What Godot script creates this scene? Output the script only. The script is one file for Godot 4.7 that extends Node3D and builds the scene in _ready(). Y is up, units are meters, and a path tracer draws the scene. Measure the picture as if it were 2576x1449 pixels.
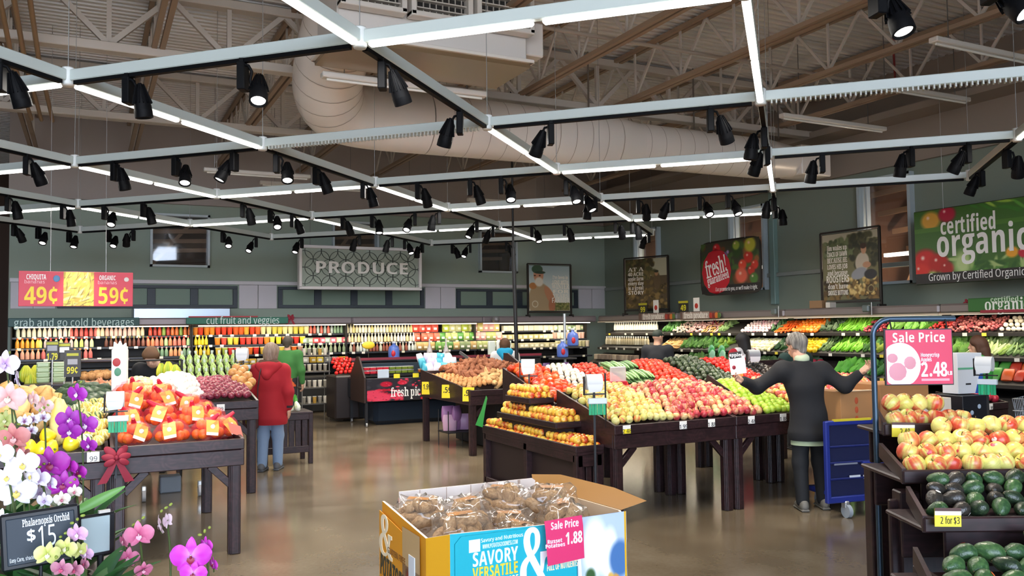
extends Node3D
# A supermarket produce hall. World axes follow the shop walls: back wall at z = -20.25, right wall at x = 13.15, floor y = 0.
# The camera stands at the origin, 1.8 m up, turned 26.7 degrees to the right.
const TURN := 0.46590  # camera's turn to the right of -z

var rng := RandomNumberGenerator.new()
var taken := {}
var mats := {}
var shapes := {}
var bold: SystemFont
var sans: SystemFont
var serif: SystemFont


class G:
	var v := PackedVector3Array()
	var n := PackedVector3Array()
	var u := PackedVector2Array()
	var c := PackedColorArray()
	var ix := PackedInt32Array()
	var col := Color.WHITE
	var x := Transform3D.IDENTITY

	func at(p: Vector3, b := Basis.IDENTITY) -> G:
		x = Transform3D(b, p)
		return self

	func poly(p: Array, ctr = null, uv: Array = []) -> void:
		var m := p.size()
		var nn: Vector3 = (p[1] - p[0]).cross(p[m - 1] - p[0])
		var rev := false
		if ctr != null and nn.dot(p[0] - ctr) < 0.0:
			rev = true
			nn = -nn
		nn = (x.basis * nn).normalized()
		var b := v.size()
		for k in m:
			v.append(x * p[k])
			n.append(nn)
			u.append(uv[k] if uv else Vector2.ZERO)
			c.append(col)
		for k in range(1, m - 1):
			if rev:
				ix.append_array([b, b + k, b + k + 1])
			else:
				ix.append_array([b, b + k + 1, b + k])

	func box(ctr: Vector3, s: Vector3, ch := 0.0) -> G:
		var h := s / 2.0
		ch = minf(ch, minf(h.x, minf(h.y, h.z)) * 0.8)
		var sg := [-1.0, 1.0]
		for a in 3:
			var b := (a + 1) % 3
			var d := (a + 2) % 3
			for sa in sg:
				var q := []
				for w in [[-1.0, -1.0], [1.0, -1.0], [1.0, 1.0], [-1.0, 1.0]]:
					var p := Vector3.ZERO
					p[a] = sa * h[a]
					p[b] = w[0] * (h[b] - ch)
					p[d] = w[1] * (h[d] - ch)
					q.append(ctr + p)
				poly(q, ctr)
		if ch > 0.0:
			for a in 3:
				var b := (a + 1) % 3
				var d := (a + 2) % 3
				for sa in sg:
					for sb in sg:
						var q := []
						for w in [[a, -1.0], [a, 1.0], [b, 1.0], [b, -1.0]]:
							var p := Vector3.ZERO
							p[a] = sa * (h[a] - (0.0 if w[0] == a else ch))
							p[b] = sb * (h[b] - (0.0 if w[0] == b else ch))
							p[d] = w[1] * (h[d] - ch)
							q.append(ctr + p)
						poly(q, ctr)
			for sx in sg:
				for sy in sg:
					for sz in sg:
						var k := Vector3(sx, sy, sz)
						poly([ctr + k * Vector3(h.x, h.y - ch, h.z - ch), ctr + k * Vector3(h.x - ch, h.y, h.z - ch), ctr + k * Vector3(h.x - ch, h.y - ch, h.z)], ctr)
		return self

	# a bar of square section from a to b
	func bar(a: Vector3, b: Vector3, w: float, h: float, ch := 0.0) -> G:
		var keep := x
		var d := (b - a).normalized()
		var side := d.cross(Vector3.UP)
		side = Vector3.RIGHT if side.length() < 0.01 else side.normalized()
		x = keep * Transform3D(Basis(side, d.cross(side), d), (a + b) / 2.0)
		box(Vector3.ZERO, Vector3(w, h, (b - a).length()), ch)
		x = keep
		return self

	# smooth sheet through rows of points; wrap joins last column to first; solid turns it outside out
	func surf(rows: Array, wrap := false, solid := true) -> G:
		var nr := rows.size()
		var nc: int = rows[0].size()
		var m := nc + (1 if wrap else 0)
		var b := v.size()
		var pts := PackedVector3Array()
		var ctr := Vector3.ZERO
		for i in nr:
			for j in m:
				var p: Vector3 = x * rows[i][j % nc]
				pts.append(p)
				ctr += p
		ctr /= pts.size()
		var tr := PackedInt32Array()
		for i in nr - 1:
			for j in m - 1:
				var a := i * m + j
				tr.append_array([a, a + 1, a + m + 1, a, a + m + 1, a + m])
		var nrm := PackedVector3Array()
		nrm.resize(pts.size())
		var vol := 0.0
		for k in range(0, tr.size(), 3):
			var p0 := pts[tr[k]]
			var f := (pts[tr[k + 1]] - p0).cross(pts[tr[k + 2]] - p0)
			vol += f.dot(p0 - ctr)
			nrm[tr[k]] += f
			nrm[tr[k + 1]] += f
			nrm[tr[k + 2]] += f
		var sgn := -1.0 if solid and vol < 0.0 else 1.0
		for i in nr:
			if wrap:
				var s := nrm[i * m] + nrm[i * m + m - 1]
				nrm[i * m] = s
				nrm[i * m + m - 1] = s
			if rows[i][0].distance_squared_to(rows[i][nc / 2]) < 1e-10:
				var s := Vector3.ZERO
				for j in m:
					s += nrm[i * m + j]
				for j in m:
					nrm[i * m + j] = s
		v.append_array(pts)
		for i in nr:
			for j in m:
				n.append((nrm[i * m + j] * sgn).normalized())
				u.append(Vector2(float(j) / (m - 1), float(i) / (nr - 1)))
				c.append(col)
		for k in range(0, tr.size(), 3):
			if sgn > 0.0:
				ix.append_array([b + tr[k], b + tr[k + 2], b + tr[k + 1]])
			else:
				ix.append_array([b + tr[k], b + tr[k + 1], b + tr[k + 2]])
		return self

	func lathe(prof: Array, m := 12) -> G:
		var rows := []
		for q in prof:
			var r := PackedVector3Array()
			for j in m:
				var a := TAU * j / m
				r.append(Vector3(q.x * cos(a), q.y, q.x * sin(a)))
			rows.append(r)
		return surf(rows, true)

	func ell(ctr: Vector3, r: Vector3, m := 12, k := 8) -> G:
		var rows := []
		for i in k + 1:
			var t := PI * i / k
			var w := PackedVector3Array()
			for j in m:
				var a := TAU * j / m
				w.append(ctr + Vector3(r.x * sin(t) * cos(a), r.y * cos(t), r.z * sin(t) * sin(a)))
			rows.append(w)
		return surf(rows, true)

	func tube(path: Array, r, m := 8, caps := true) -> G:
		var rows := []
		var side := Vector3.ZERO
		var cnt := path.size()
		for i in cnt:
			var d: Vector3 = (path[mini(i + 1, cnt - 1)] - path[maxi(i - 1, 0)]).normalized()
			if side == Vector3.ZERO:
				side = d.cross(Vector3.UP if absf(d.y) < 0.9 else Vector3.RIGHT).normalized()
			side = (side - d * side.dot(d)).normalized()
			var up := d.cross(side)
			var rr: float = r[i] if r is Array else r
			var w := PackedVector3Array()
			for j in m:
				var a := TAU * j / m
				w.append(path[i] + side * cos(a) * rr + up * sin(a) * rr)
			rows.append(w)
		surf(rows, true)
		if caps:
			poly(Array(rows[0]), path[1])
			poly(Array(rows[cnt - 1]), path[cnt - 2])
		return self

	func cone(a: Vector3, b: Vector3, ra: float, rb: float, m := 12) -> G:
		return tube([a, b], [ra, rb], m)

	# outline in x,y pushed out from z0 to z1
	func extr(o: PackedVector2Array, z0: float, z1: float) -> G:
		var t := Geometry2D.triangulate_polygon(o)
		var m := o.size()
		var area := 0.0
		for k in m:
			area += o[k].cross(o[(k + 1) % m])
		for k in range(0, t.size(), 3):
			for z in [z0, z1]:
				var q := []
				for w in 3:
					q.append(Vector3(o[t[k + w]].x, o[t[k + w]].y, z))
				poly(q, q[0] - Vector3(0, 0, signf(z - (z0 + z1) / 2.0)))
		for k in m:
			var p := o[k]
			var q := o[(k + 1) % m]
			var out := Vector3(q.y - p.y, p.x - q.x, 0) * signf(area)
			poly([Vector3(p.x, p.y, z0), Vector3(q.x, q.y, z0), Vector3(q.x, q.y, z1), Vector3(p.x, p.y, z1)], Vector3(p.x, p.y, z0) - out)
		return self

	# flat sheet in x,y with its picture the right way up, facing +z
	func sheet(w: float, h: float, z := 0.0) -> G:
		poly([Vector3(-w / 2, -h / 2, z), Vector3(w / 2, -h / 2, z), Vector3(w / 2, h / 2, z), Vector3(-w / 2, h / 2, z)], Vector3(0, 0, z - 1), [Vector2(0, 1), Vector2(1, 1), Vector2(1, 0), Vector2(0, 0)])
		return self

	func mesh(colors := false) -> ArrayMesh:
		var a := []
		a.resize(Mesh.ARRAY_MAX)
		a[Mesh.ARRAY_VERTEX] = v
		a[Mesh.ARRAY_NORMAL] = n
		a[Mesh.ARRAY_TEX_UV] = u
		if colors:
			a[Mesh.ARRAY_COLOR] = c
		a[Mesh.ARRAY_INDEX] = ix
		var m := ArrayMesh.new()
		m.add_surface_from_arrays(Mesh.PRIMITIVE_TRIANGLES, a)
		return m


func numbered(called: String) -> String:
	var k: int = taken.get(called, 0)
	taken[called] = k + 1
	return called if k == 0 else "%s_%03d" % [called, k]


func tag(o: Node, label: String, category: String, group := "") -> void:
	o.set_meta("label", label)
	o.set_meta("category", category)
	if group:
		o.set_meta("group", group)


func thing(called: String, label: String, category: String, where := Vector3.ZERO, turn := 0.0, group := "") -> Node3D:
	var o := Node3D.new()
	o.name = numbered(called)
	add_child(o)
	o.position = where
	o.rotation.y = turn
	tag(o, label, category, group)
	return o


func as_mesh(s) -> Mesh:
	return s.mesh() if s is G else s


func part(parent: Node, called: String, s, m: Material, where := Vector3.ZERO, b := Basis.IDENTITY) -> MeshInstance3D:
	var o := MeshInstance3D.new()
	o.name = called
	o.mesh = as_mesh(s)
	o.material_override = m
	o.transform = Transform3D(b, where)
	parent.add_child(o, true)
	return o


# a thing that is one mesh
func single(called: String, s, m: Material, label: String, category: String, where := Vector3.ZERO, b := Basis.IDENTITY, group := "") -> MeshInstance3D:
	var o := MeshInstance3D.new()
	o.name = numbered(called)
	o.mesh = as_mesh(s)
	o.material_override = m
	o.transform = Transform3D(b, where)
	add_child(o)
	tag(o, label, category, group)
	return o


func struct(called: String, s, m: Material, label := "", where := Vector3.ZERO, b := Basis.IDENTITY) -> MeshInstance3D:
	var o := MeshInstance3D.new()
	o.name = numbered(called)
	o.mesh = as_mesh(s)
	o.material_override = m
	o.transform = Transform3D(b, where)
	add_child(o)
	o.set_meta("kind", "structure")
	if label:
		o.set_meta("label", label)
		o.set_meta("category", called.split("_")[0])
	return o


func mt(hex: String, rough := 0.6, metal := 0.0, spec := 0.5) -> StandardMaterial3D:
	var key := "%s %.2f %.2f %.2f" % [hex, rough, metal, spec]
	if not mats.has(key):
		var m := StandardMaterial3D.new()
		m.albedo_color = Color.html(hex)
		m.roughness = rough
		m.metallic = metal
		m.metallic_specular = spec
		mats[key] = m
	return mats[key]


func glow(hex: String, energy: float) -> StandardMaterial3D:
	var key := "glow %s %.2f" % [hex, energy]
	if not mats.has(key):
		var m := StandardMaterial3D.new()
		m.albedo_color = Color(0.9, 0.9, 0.9)
		m.emission_enabled = true
		m.emission = Color.html(hex)
		m.emission_energy_multiplier = energy
		mats[key] = m
	return mats[key]


func clear_film(hex: String, alpha: float, rough := 0.15) -> StandardMaterial3D:
	var key := "film %s %.2f %.2f" % [hex, alpha, rough]
	if not mats.has(key):
		var m := StandardMaterial3D.new()
		m.albedo_color = Color(Color.html(hex), alpha)
		m.transparency = BaseMaterial3D.TRANSPARENCY_ALPHA
		m.roughness = rough
		mats[key] = m
	return mats[key]


func picture(w: int, h: int, f: Callable) -> ImageTexture:
	var im := Image.create(w, h, false, Image.FORMAT_RGBA8)
	for y in h:
		for x in w:
			im.set_pixel(x, y, f.call((x + 0.5) / w, (y + 0.5) / h))
	return ImageTexture.create_from_image(im)


func noise(sd: int, freq: float, oct := 3) -> FastNoiseLite:
	var f := FastNoiseLite.new()
	f.seed = sd
	f.frequency = freq
	f.noise_type = FastNoiseLite.TYPE_SIMPLEX
	f.fractal_octaves = oct
	return f


# noise that meets itself round the u seam
func around(f: FastNoiseLite, a: float, b: float, k := 1.0, kb := 1.0) -> float:
	return f.get_noise_3d(cos(a * TAU) * k, sin(a * TAU) * k, b * kb) * 1.4


func textured(t: Texture2D, rough := 0.6, spec := 0.5) -> StandardMaterial3D:
	var m := StandardMaterial3D.new()
	m.albedo_texture = t
	m.roughness = rough
	m.metallic_specular = spec
	return m


func words(parent: Node, text: String, height: float, m: Material, where: Vector3, font: Font = null, b := Basis.IDENTITY, width := 0.0, called := "lettering") -> MeshInstance3D:
	var t := TextMesh.new()
	t.text = text
	t.font = font if font else bold
	t.font_size = 32
	t.pixel_size = height / 23.0
	t.depth = 0.003
	t.curve_step = 2.0
	var o := MeshInstance3D.new()
	o.name = called
	o.mesh = t
	o.material_override = m
	if width > 0.0:
		var w := t.get_aabb().size.x
		if w > 0.0:
			b = b * Basis.from_scale(Vector3(width / w, 1, 1))
	o.transform = Transform3D(b, where)
	parent.add_child(o, true)
	return o


func yaw(a: float) -> Basis:
	return Basis(Vector3.UP, a)


func tumble() -> Basis:
	return Basis.from_euler(Vector3(rng.randf() * TAU, rng.randf() * TAU, rng.randf() * TAU))


func jit(a: float) -> float:
	return rng.randf_range(-a, a)


func pick(a: Array):
	return a[rng.randi() % a.size()]

func _ready() -> void:
	rng.seed = 4711
	var fw := Vector3(sin(TURN), 0, -cos(TURN))
	var rt := Vector3(cos(TURN), 0, sin(TURN))
	var pitch := 0.0481
	var roll := -0.012
	var f2 := fw * cos(pitch) + Vector3.UP * sin(pitch)
	var u2 := Vector3.UP * cos(pitch) - fw * sin(pitch)
	var cam := Camera3D.new()
	cam.name = "camera"
	cam.fov = rad_to_deg(2.0 * atan(724.5 / 2121.0))
	cam.near = 0.05
	cam.far = 200.0
	cam.transform = Transform3D(Basis(rt * cos(roll) + u2 * sin(roll), u2 * cos(roll) - rt * sin(roll), -f2), Vector3(0, 1.8, 0))
	add_child(cam)
	cam.current = true

	var env := Environment.new()
	var sky := Sky.new()
	var sm := ProceduralSkyMaterial.new()
	sm.sky_top_color = Color(0.72, 0.80, 0.92)
	sm.sky_horizon_color = Color(0.86, 0.90, 0.96)
	sm.ground_bottom_color = Color(0.62, 0.62, 0.62)
	sm.ground_horizon_color = Color(0.75, 0.76, 0.78)
	sm.sky_energy_multiplier = SKY_E
	sm.ground_energy_multiplier = SKY_E
	sky.sky_material = sm
	env.background_mode = Environment.BG_SKY
	env.sky = sky
	env.tonemap_mode = Environment.TONE_MAPPER_LINEAR
	env.tonemap_exposure = 1.3
	env.sdfgi_enabled = true
	env.ssao_enabled = true
	env.ssil_enabled = true
	var we := WorldEnvironment.new()
	we.name = "environment"
	we.environment = env
	add_child(we)

	bold = SystemFont.new()
	bold.font_names = PackedStringArray(["Droid Sans"])
	bold.font_weight = 700
	sans = SystemFont.new()
	sans.font_names = PackedStringArray(["Droid Sans"])
	serif = SystemFont.new()
	serif.font_names = PackedStringArray(["Droid Serif"])
	serif.font_weight = 700
	make_woods()
	shell()
	ceiling_works()
	light_grid()
	furnish()


const SKY_E := 2.9
const STRIP_E := 2.7    # each 2.3 m light run
const SPOT_E := 3.4     # each track lamp
const CASE_E := 1.7     # canopy lights of the wall cases

var wood_h: StandardMaterial3D
var wood_v: StandardMaterial3D
var wood_dark: StandardMaterial3D


func make_woods() -> void:
	var fa := noise(3, 1.0, 4)
	var fb := noise(9, 1.0, 2)
	for k in 2:
		var t := picture(256, 256, func(a: float, b: float) -> Color:
			var p := a if k == 0 else b   # along the grain
			var q := b if k == 0 else a
			var w := around(fb, p, q, 0.5, 3.0) * 1.4
			var g := 0.5 + 0.5 * sin((q * 26.0 + w * 5.0) * 2.0)
			g = g * 0.5 + 0.5 * (0.5 + 0.8 * around(fa, p, q, 0.7, 40.0))
			return Color(0.115, 0.064, 0.07).lerp(Color(0.225, 0.135, 0.148), clampf(g, 0, 1)))
		var m := textured(t, 0.42, 0.5)
		m.uv1_triplanar = true
		m.uv1_scale = Vector3(1.1, 1.1, 1.1) if k == 0 else Vector3(1.1, 1.1, 1.1)
		m.heightmap_enabled = true
		m.heightmap_texture = t
		m.heightmap_scale = 0.06
		if k == 0:
			wood_h = m
		else:
			wood_v = m
	wood_dark = mt("2a1c1c", 0.5)


# wall of boxes round rectangular openings; along = 0 runs in x (at z), along = 2 runs in z (at x)
func holed(g: G, along: int, from: float, to: float, y0: float, y1: float, face: float, thick: float, holes: Array) -> void:
	var cuts := [from, to]
	for h in holes:
		cuts.append_array([h[0], h[1]])
	cuts.sort()
	for k in cuts.size() - 1:
		var a: float = cuts[k]
		var b: float = cuts[k + 1]
		if b - a < 0.001:
			continue
		var spans := [[y0, y1]]
		for h in holes:
			if h[0] <= a + 0.001 and h[1] >= b - 0.001:
				spans = [[y0, clampf(h[2], y0, y1)], [clampf(h[3], y0, y1), y1]]
		for s in spans:
			if s[1] - s[0] < 0.001:
				continue
			if along == 0:
				g.box(Vector3((a + b) / 2, (s[0] + s[1]) / 2, face), Vector3(b - a, s[1] - s[0], thick))
			else:
				g.box(Vector3(face, (s[0] + s[1]) / 2, (a + b) / 2), Vector3(thick, s[1] - s[0], b - a))


func shell() -> void:
	# polished concrete floor
	var f1 := noise(21, 1.0, 5)
	var f2 := noise(22, 1.0, 3)
	var tf := picture(512, 512, func(a: float, b: float) -> Color:
		var s := around(f1, a, b, 0.8, 4.0) * 0.35 + around(f1, b, a, 2.0, 9.0) * 0.08 + f2.get_noise_2d(a * 90.0, b * 90.0) * 0.1
		return Color(0.395, 0.345, 0.275).lerp(Color(0.50, 0.455, 0.385), clampf(0.5 + s * 1.3, 0, 1)))
	var mf := textured(tf, 0.16, 0.62)
	mf.uv1_triplanar = true
	mf.uv1_world_triplanar = true
	mf.uv1_scale = Vector3(0.23, 0.23, 0.23)
	var g := G.new().box(Vector3(0.5, -0.1, -10), Vector3(26.3, 0.2, 37))
	struct("floor", g, mf, "polished grey-brown concrete floor of the shop")
	# walls
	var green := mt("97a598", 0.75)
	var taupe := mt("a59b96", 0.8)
	var holes_b := [[1.23, 2.43, 3.29, 4.43], [5.3, 6.42, 3.29, 4.45], [9.22, 10.28, 3.31, 4.4]]
	g = G.new()
	holed(g, 0, -1.48, 13.3, 0.0, 4.68, -20.35, 0.2, holes_b)
	struct("wall_back", g, green, "sage green back wall with three small windows above the cases")
	g = G.new().box(Vector3(5.9, 5.6, -20.3), Vector3(14.8, 1.84, 0.3))
	struct("wall_back_upper", g, taupe, "taupe band of the back wall under the roof")
	var holes_r := [[-18.62, -17.62, 2.6, 4.35], [-14.86, -13.8, 2.6, 4.42], [-11.25, -10.15, 2.55, 4.5]]
	g = G.new()
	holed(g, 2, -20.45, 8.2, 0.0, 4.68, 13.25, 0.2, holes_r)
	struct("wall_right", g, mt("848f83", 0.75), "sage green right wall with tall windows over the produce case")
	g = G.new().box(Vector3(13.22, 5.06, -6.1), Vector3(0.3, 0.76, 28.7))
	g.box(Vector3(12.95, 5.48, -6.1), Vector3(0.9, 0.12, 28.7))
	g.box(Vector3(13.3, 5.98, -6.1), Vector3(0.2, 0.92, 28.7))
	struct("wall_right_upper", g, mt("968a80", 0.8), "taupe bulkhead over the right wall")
	# the next department beyond the left end of the back wall, and the outer walls
	struct("wall_left", G.new().box(Vector3(-12.3, 3.2, -9.4), Vector3(0.3, 6.6, 35.4)), mt("6d6a62", 0.8), "plain grey left wall of the shop")
	struct("wall_far", G.new().box(Vector3(-7, 3.2, -27.0), Vector3(11.5, 6.6, 0.3)), mt("4a382e", 0.8), "dark brown wall of the department beyond the green wall")
	struct("wall_side", G.new().box(Vector3(-1.4, 3.2, -23.7), Vector3(0.2, 6.6, 6.6)), mt("5d564e", 0.8), "grey side wall behind the left end of the green wall")
	# front wall behind the camera: a long run of shop windows lets the daylight in
	g = G.new()
	holed(g, 0, -12.3, 13.3, 0.0, 6.6, 5.1, 0.2, [[-11.5, 4.0, 0.3, 6.2]])
	struct("wall_front", g, mt("b8b4aa", 0.7), "front wall with a long shop window")
	var fr := G.new()
	for k in 7:
		fr.box(Vector3(-11.5 + 2.583 * k, 3.25, 5.1), Vector3(0.08, 5.9, 0.12))
	fr.box(Vector3(-3.75, 0.33, 5.1), Vector3(15.5, 0.06, 0.14))
	fr.box(Vector3(-3.75, 3.2, 5.1), Vector3(15.5, 0.06, 0.12))
	struct("window_frame_front", fr, mt("3a3d40", 0.4, 0.6), "dark aluminium frame of the shop front")
	# windows in the two visible walls: frame, pane and the room behind
	var frame := mt("b9c6cc", 0.4)
	var pane := clear_film("dfe6e6", 0.015, 0.03)
	var brown := mt("4a3022", 0.8)
	var k := 1
	for h in holes_b:
		var w: float = h[1] - h[0]
		var t: float = h[3] - h[2]
		var c := Vector3((h[0] + h[1]) / 2, (h[2] + h[3]) / 2, -20.25)
		var o := Node3D.new()
		o.name = "window_%d" % k
		add_child(o)
		o.position = c
		o.set_meta("kind", "structure")
		g = G.new()
		for s in [-1, 1]:
			g.box(Vector3(s * w / 2, 0, 0.01), Vector3(0.05, t + 0.05, 0.24))
			g.box(Vector3(0, s * t / 2, 0.01), Vector3(w + 0.05, 0.05, 0.24))
		part(o, "window_frame", g, frame)
		part(o, "pane", G.new().box(Vector3(0, 0, -0.05), Vector3(w, t, 0.012)), pane)
		back_room(o, w, t, brown, 0.0)
		k += 1
	for h in holes_r:
		var w: float = h[1] - h[0]
		var t: float = h[3] - h[2]
		var o := Node3D.new()
		o.name = "window_%d" % k
		add_child(o)
		o.transform = Transform3D(yaw(-PI / 2), Vector3(13.15, (h[2] + h[3]) / 2, (h[0] + h[1]) / 2))
		o.set_meta("kind", "structure")
		g = G.new()
		for s in [-1, 1]:
			g.box(Vector3(s * w / 2, 0, 0.0), Vector3(0.06, t + 0.05, 0.26))
			g.box(Vector3(0, s * t / 2, 0.0), Vector3(w + 0.05, 0.05, 0.26))
		g.box(Vector3(-w / 2 + 0.12, 0, 0.0), Vector3(0.03, t, 0.1))
		part(o, "window_frame", g, frame)
		part(o, "pane", G.new().box(Vector3(0, 0, -0.06), Vector3(w, t, 0.012)), pane)
		back_room(o, w, t, mt("6a4a38", 0.8), 1.0)
		k += 1
	# trim, white dado and dark panel frames above the back cases
	var white := mt("cfcbd2", 0.6)
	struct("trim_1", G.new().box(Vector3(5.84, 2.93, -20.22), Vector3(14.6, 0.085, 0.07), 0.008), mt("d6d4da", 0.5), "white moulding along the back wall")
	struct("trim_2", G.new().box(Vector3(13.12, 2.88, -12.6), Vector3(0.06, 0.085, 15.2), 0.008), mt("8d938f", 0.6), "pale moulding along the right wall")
	for q in [[-1.45, -0.62], [3.1, 3.97], [7.68, 8.53], [12.25, 13.12]]:
		var o := Node3D.new()
		o.name = numbered("trim_panel")
		add_child(o)
		o.set_meta("kind", "structure")
		var w: float = (q[1] - q[0]) / 2 - 0.012
		for s in 2:
			part(o, "panel", G.new().box(Vector3(q[0] + (q[1] - q[0]) * (0.25 + 0.5 * s), 2.61, -20.235), Vector3(w, 0.55, 0.035), 0.006), white)
	for q in [-0.59, 3.99, 8.55]:
		var o := Node3D.new()
		o.name = numbered("trim_frame")
		add_child(o)
		o.set_meta("kind", "structure")
		g = G.new()
		g.box(Vector3(q + 1.83, 2.82, -20.22), Vector3(3.66, 0.07, 0.07), 0.006)
		g.box(Vector3(q + 1.83, 2.385, -20.22), Vector3(3.66, 0.075, 0.07), 0.006)
		for s in 5:
			g.box(Vector3(q + 0.05 + 3.56 * s / 4.0, 2.6, -20.22), Vector3(0.1 if s in [0, 4] else 0.17, 0.37, 0.07), 0.006)
		part(o, "frame", g, mt("333d48", 0.5))
		for s in 4:
			part(o, "panel", G.new().box(Vector3(q + 0.495 + 0.89 * s, 2.6, -20.24), Vector3(0.74, 0.37, 0.02)), mt("7d9183", 0.6))
	struct("trim_pilaster", G.new().box(Vector3(13.1, 3.45, -13.56), Vector3(0.12, 2.4, 0.14), 0.01), mt("7f9a94", 0.5), "pale green vertical strip on the right wall")


func back_room(o: Node3D, w: float, t: float, m: Material, lit: float) -> void:
	var g := G.new()
	g.box(Vector3(0, 0, -2.6), Vector3(w + 1.6, t + 1.4, 0.1))
	for s in [-1, 1]:
		g.box(Vector3(s * (w / 2 + 0.8), 0, -1.4), Vector3(0.1, t + 1.4, 2.4))
		g.box(Vector3(0, s * (t / 2 + 0.65), -1.4), Vector3(w + 1.6, 0.1, 2.4))
	part(o, "back_room", g, m)
	g = G.new()
	for s in 4:
		g.bar(Vector3(-w, t * (0.42 - 0.17 * s), -0.7 - 0.4 * s), Vector3(w, t * (0.42 - 0.17 * s) + 0.1, -0.7 - 0.4 * s), 0.07, 0.1)
	g.bar(Vector3(-w * 0.5, -t * 0.5, -1.2), Vector3(w * 0.3, t * 0.5, -1.2), 0.08, 0.08)
	part(o, "beam", g, mt("8a6a50", 0.7))
	if lit > 0.0:
		part(o, "light_strip", G.new().box(Vector3(0.2, -t * 0.2, -0.7), Vector3(w + 0.6, 0.07, 0.1)), glow("fff4e0", 2.2))
		var l := OmniLight3D.new()
		l.name = "room_light"
		l.light_energy = 1.6
		l.light_size = 0.05
		l.light_color = Color(1.0, 0.9, 0.78)
		l.position = Vector3(0.2, -t * 0.2 - 0.12, -0.7)
		l.shadow_enabled = true
		o.add_child(l)

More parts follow.
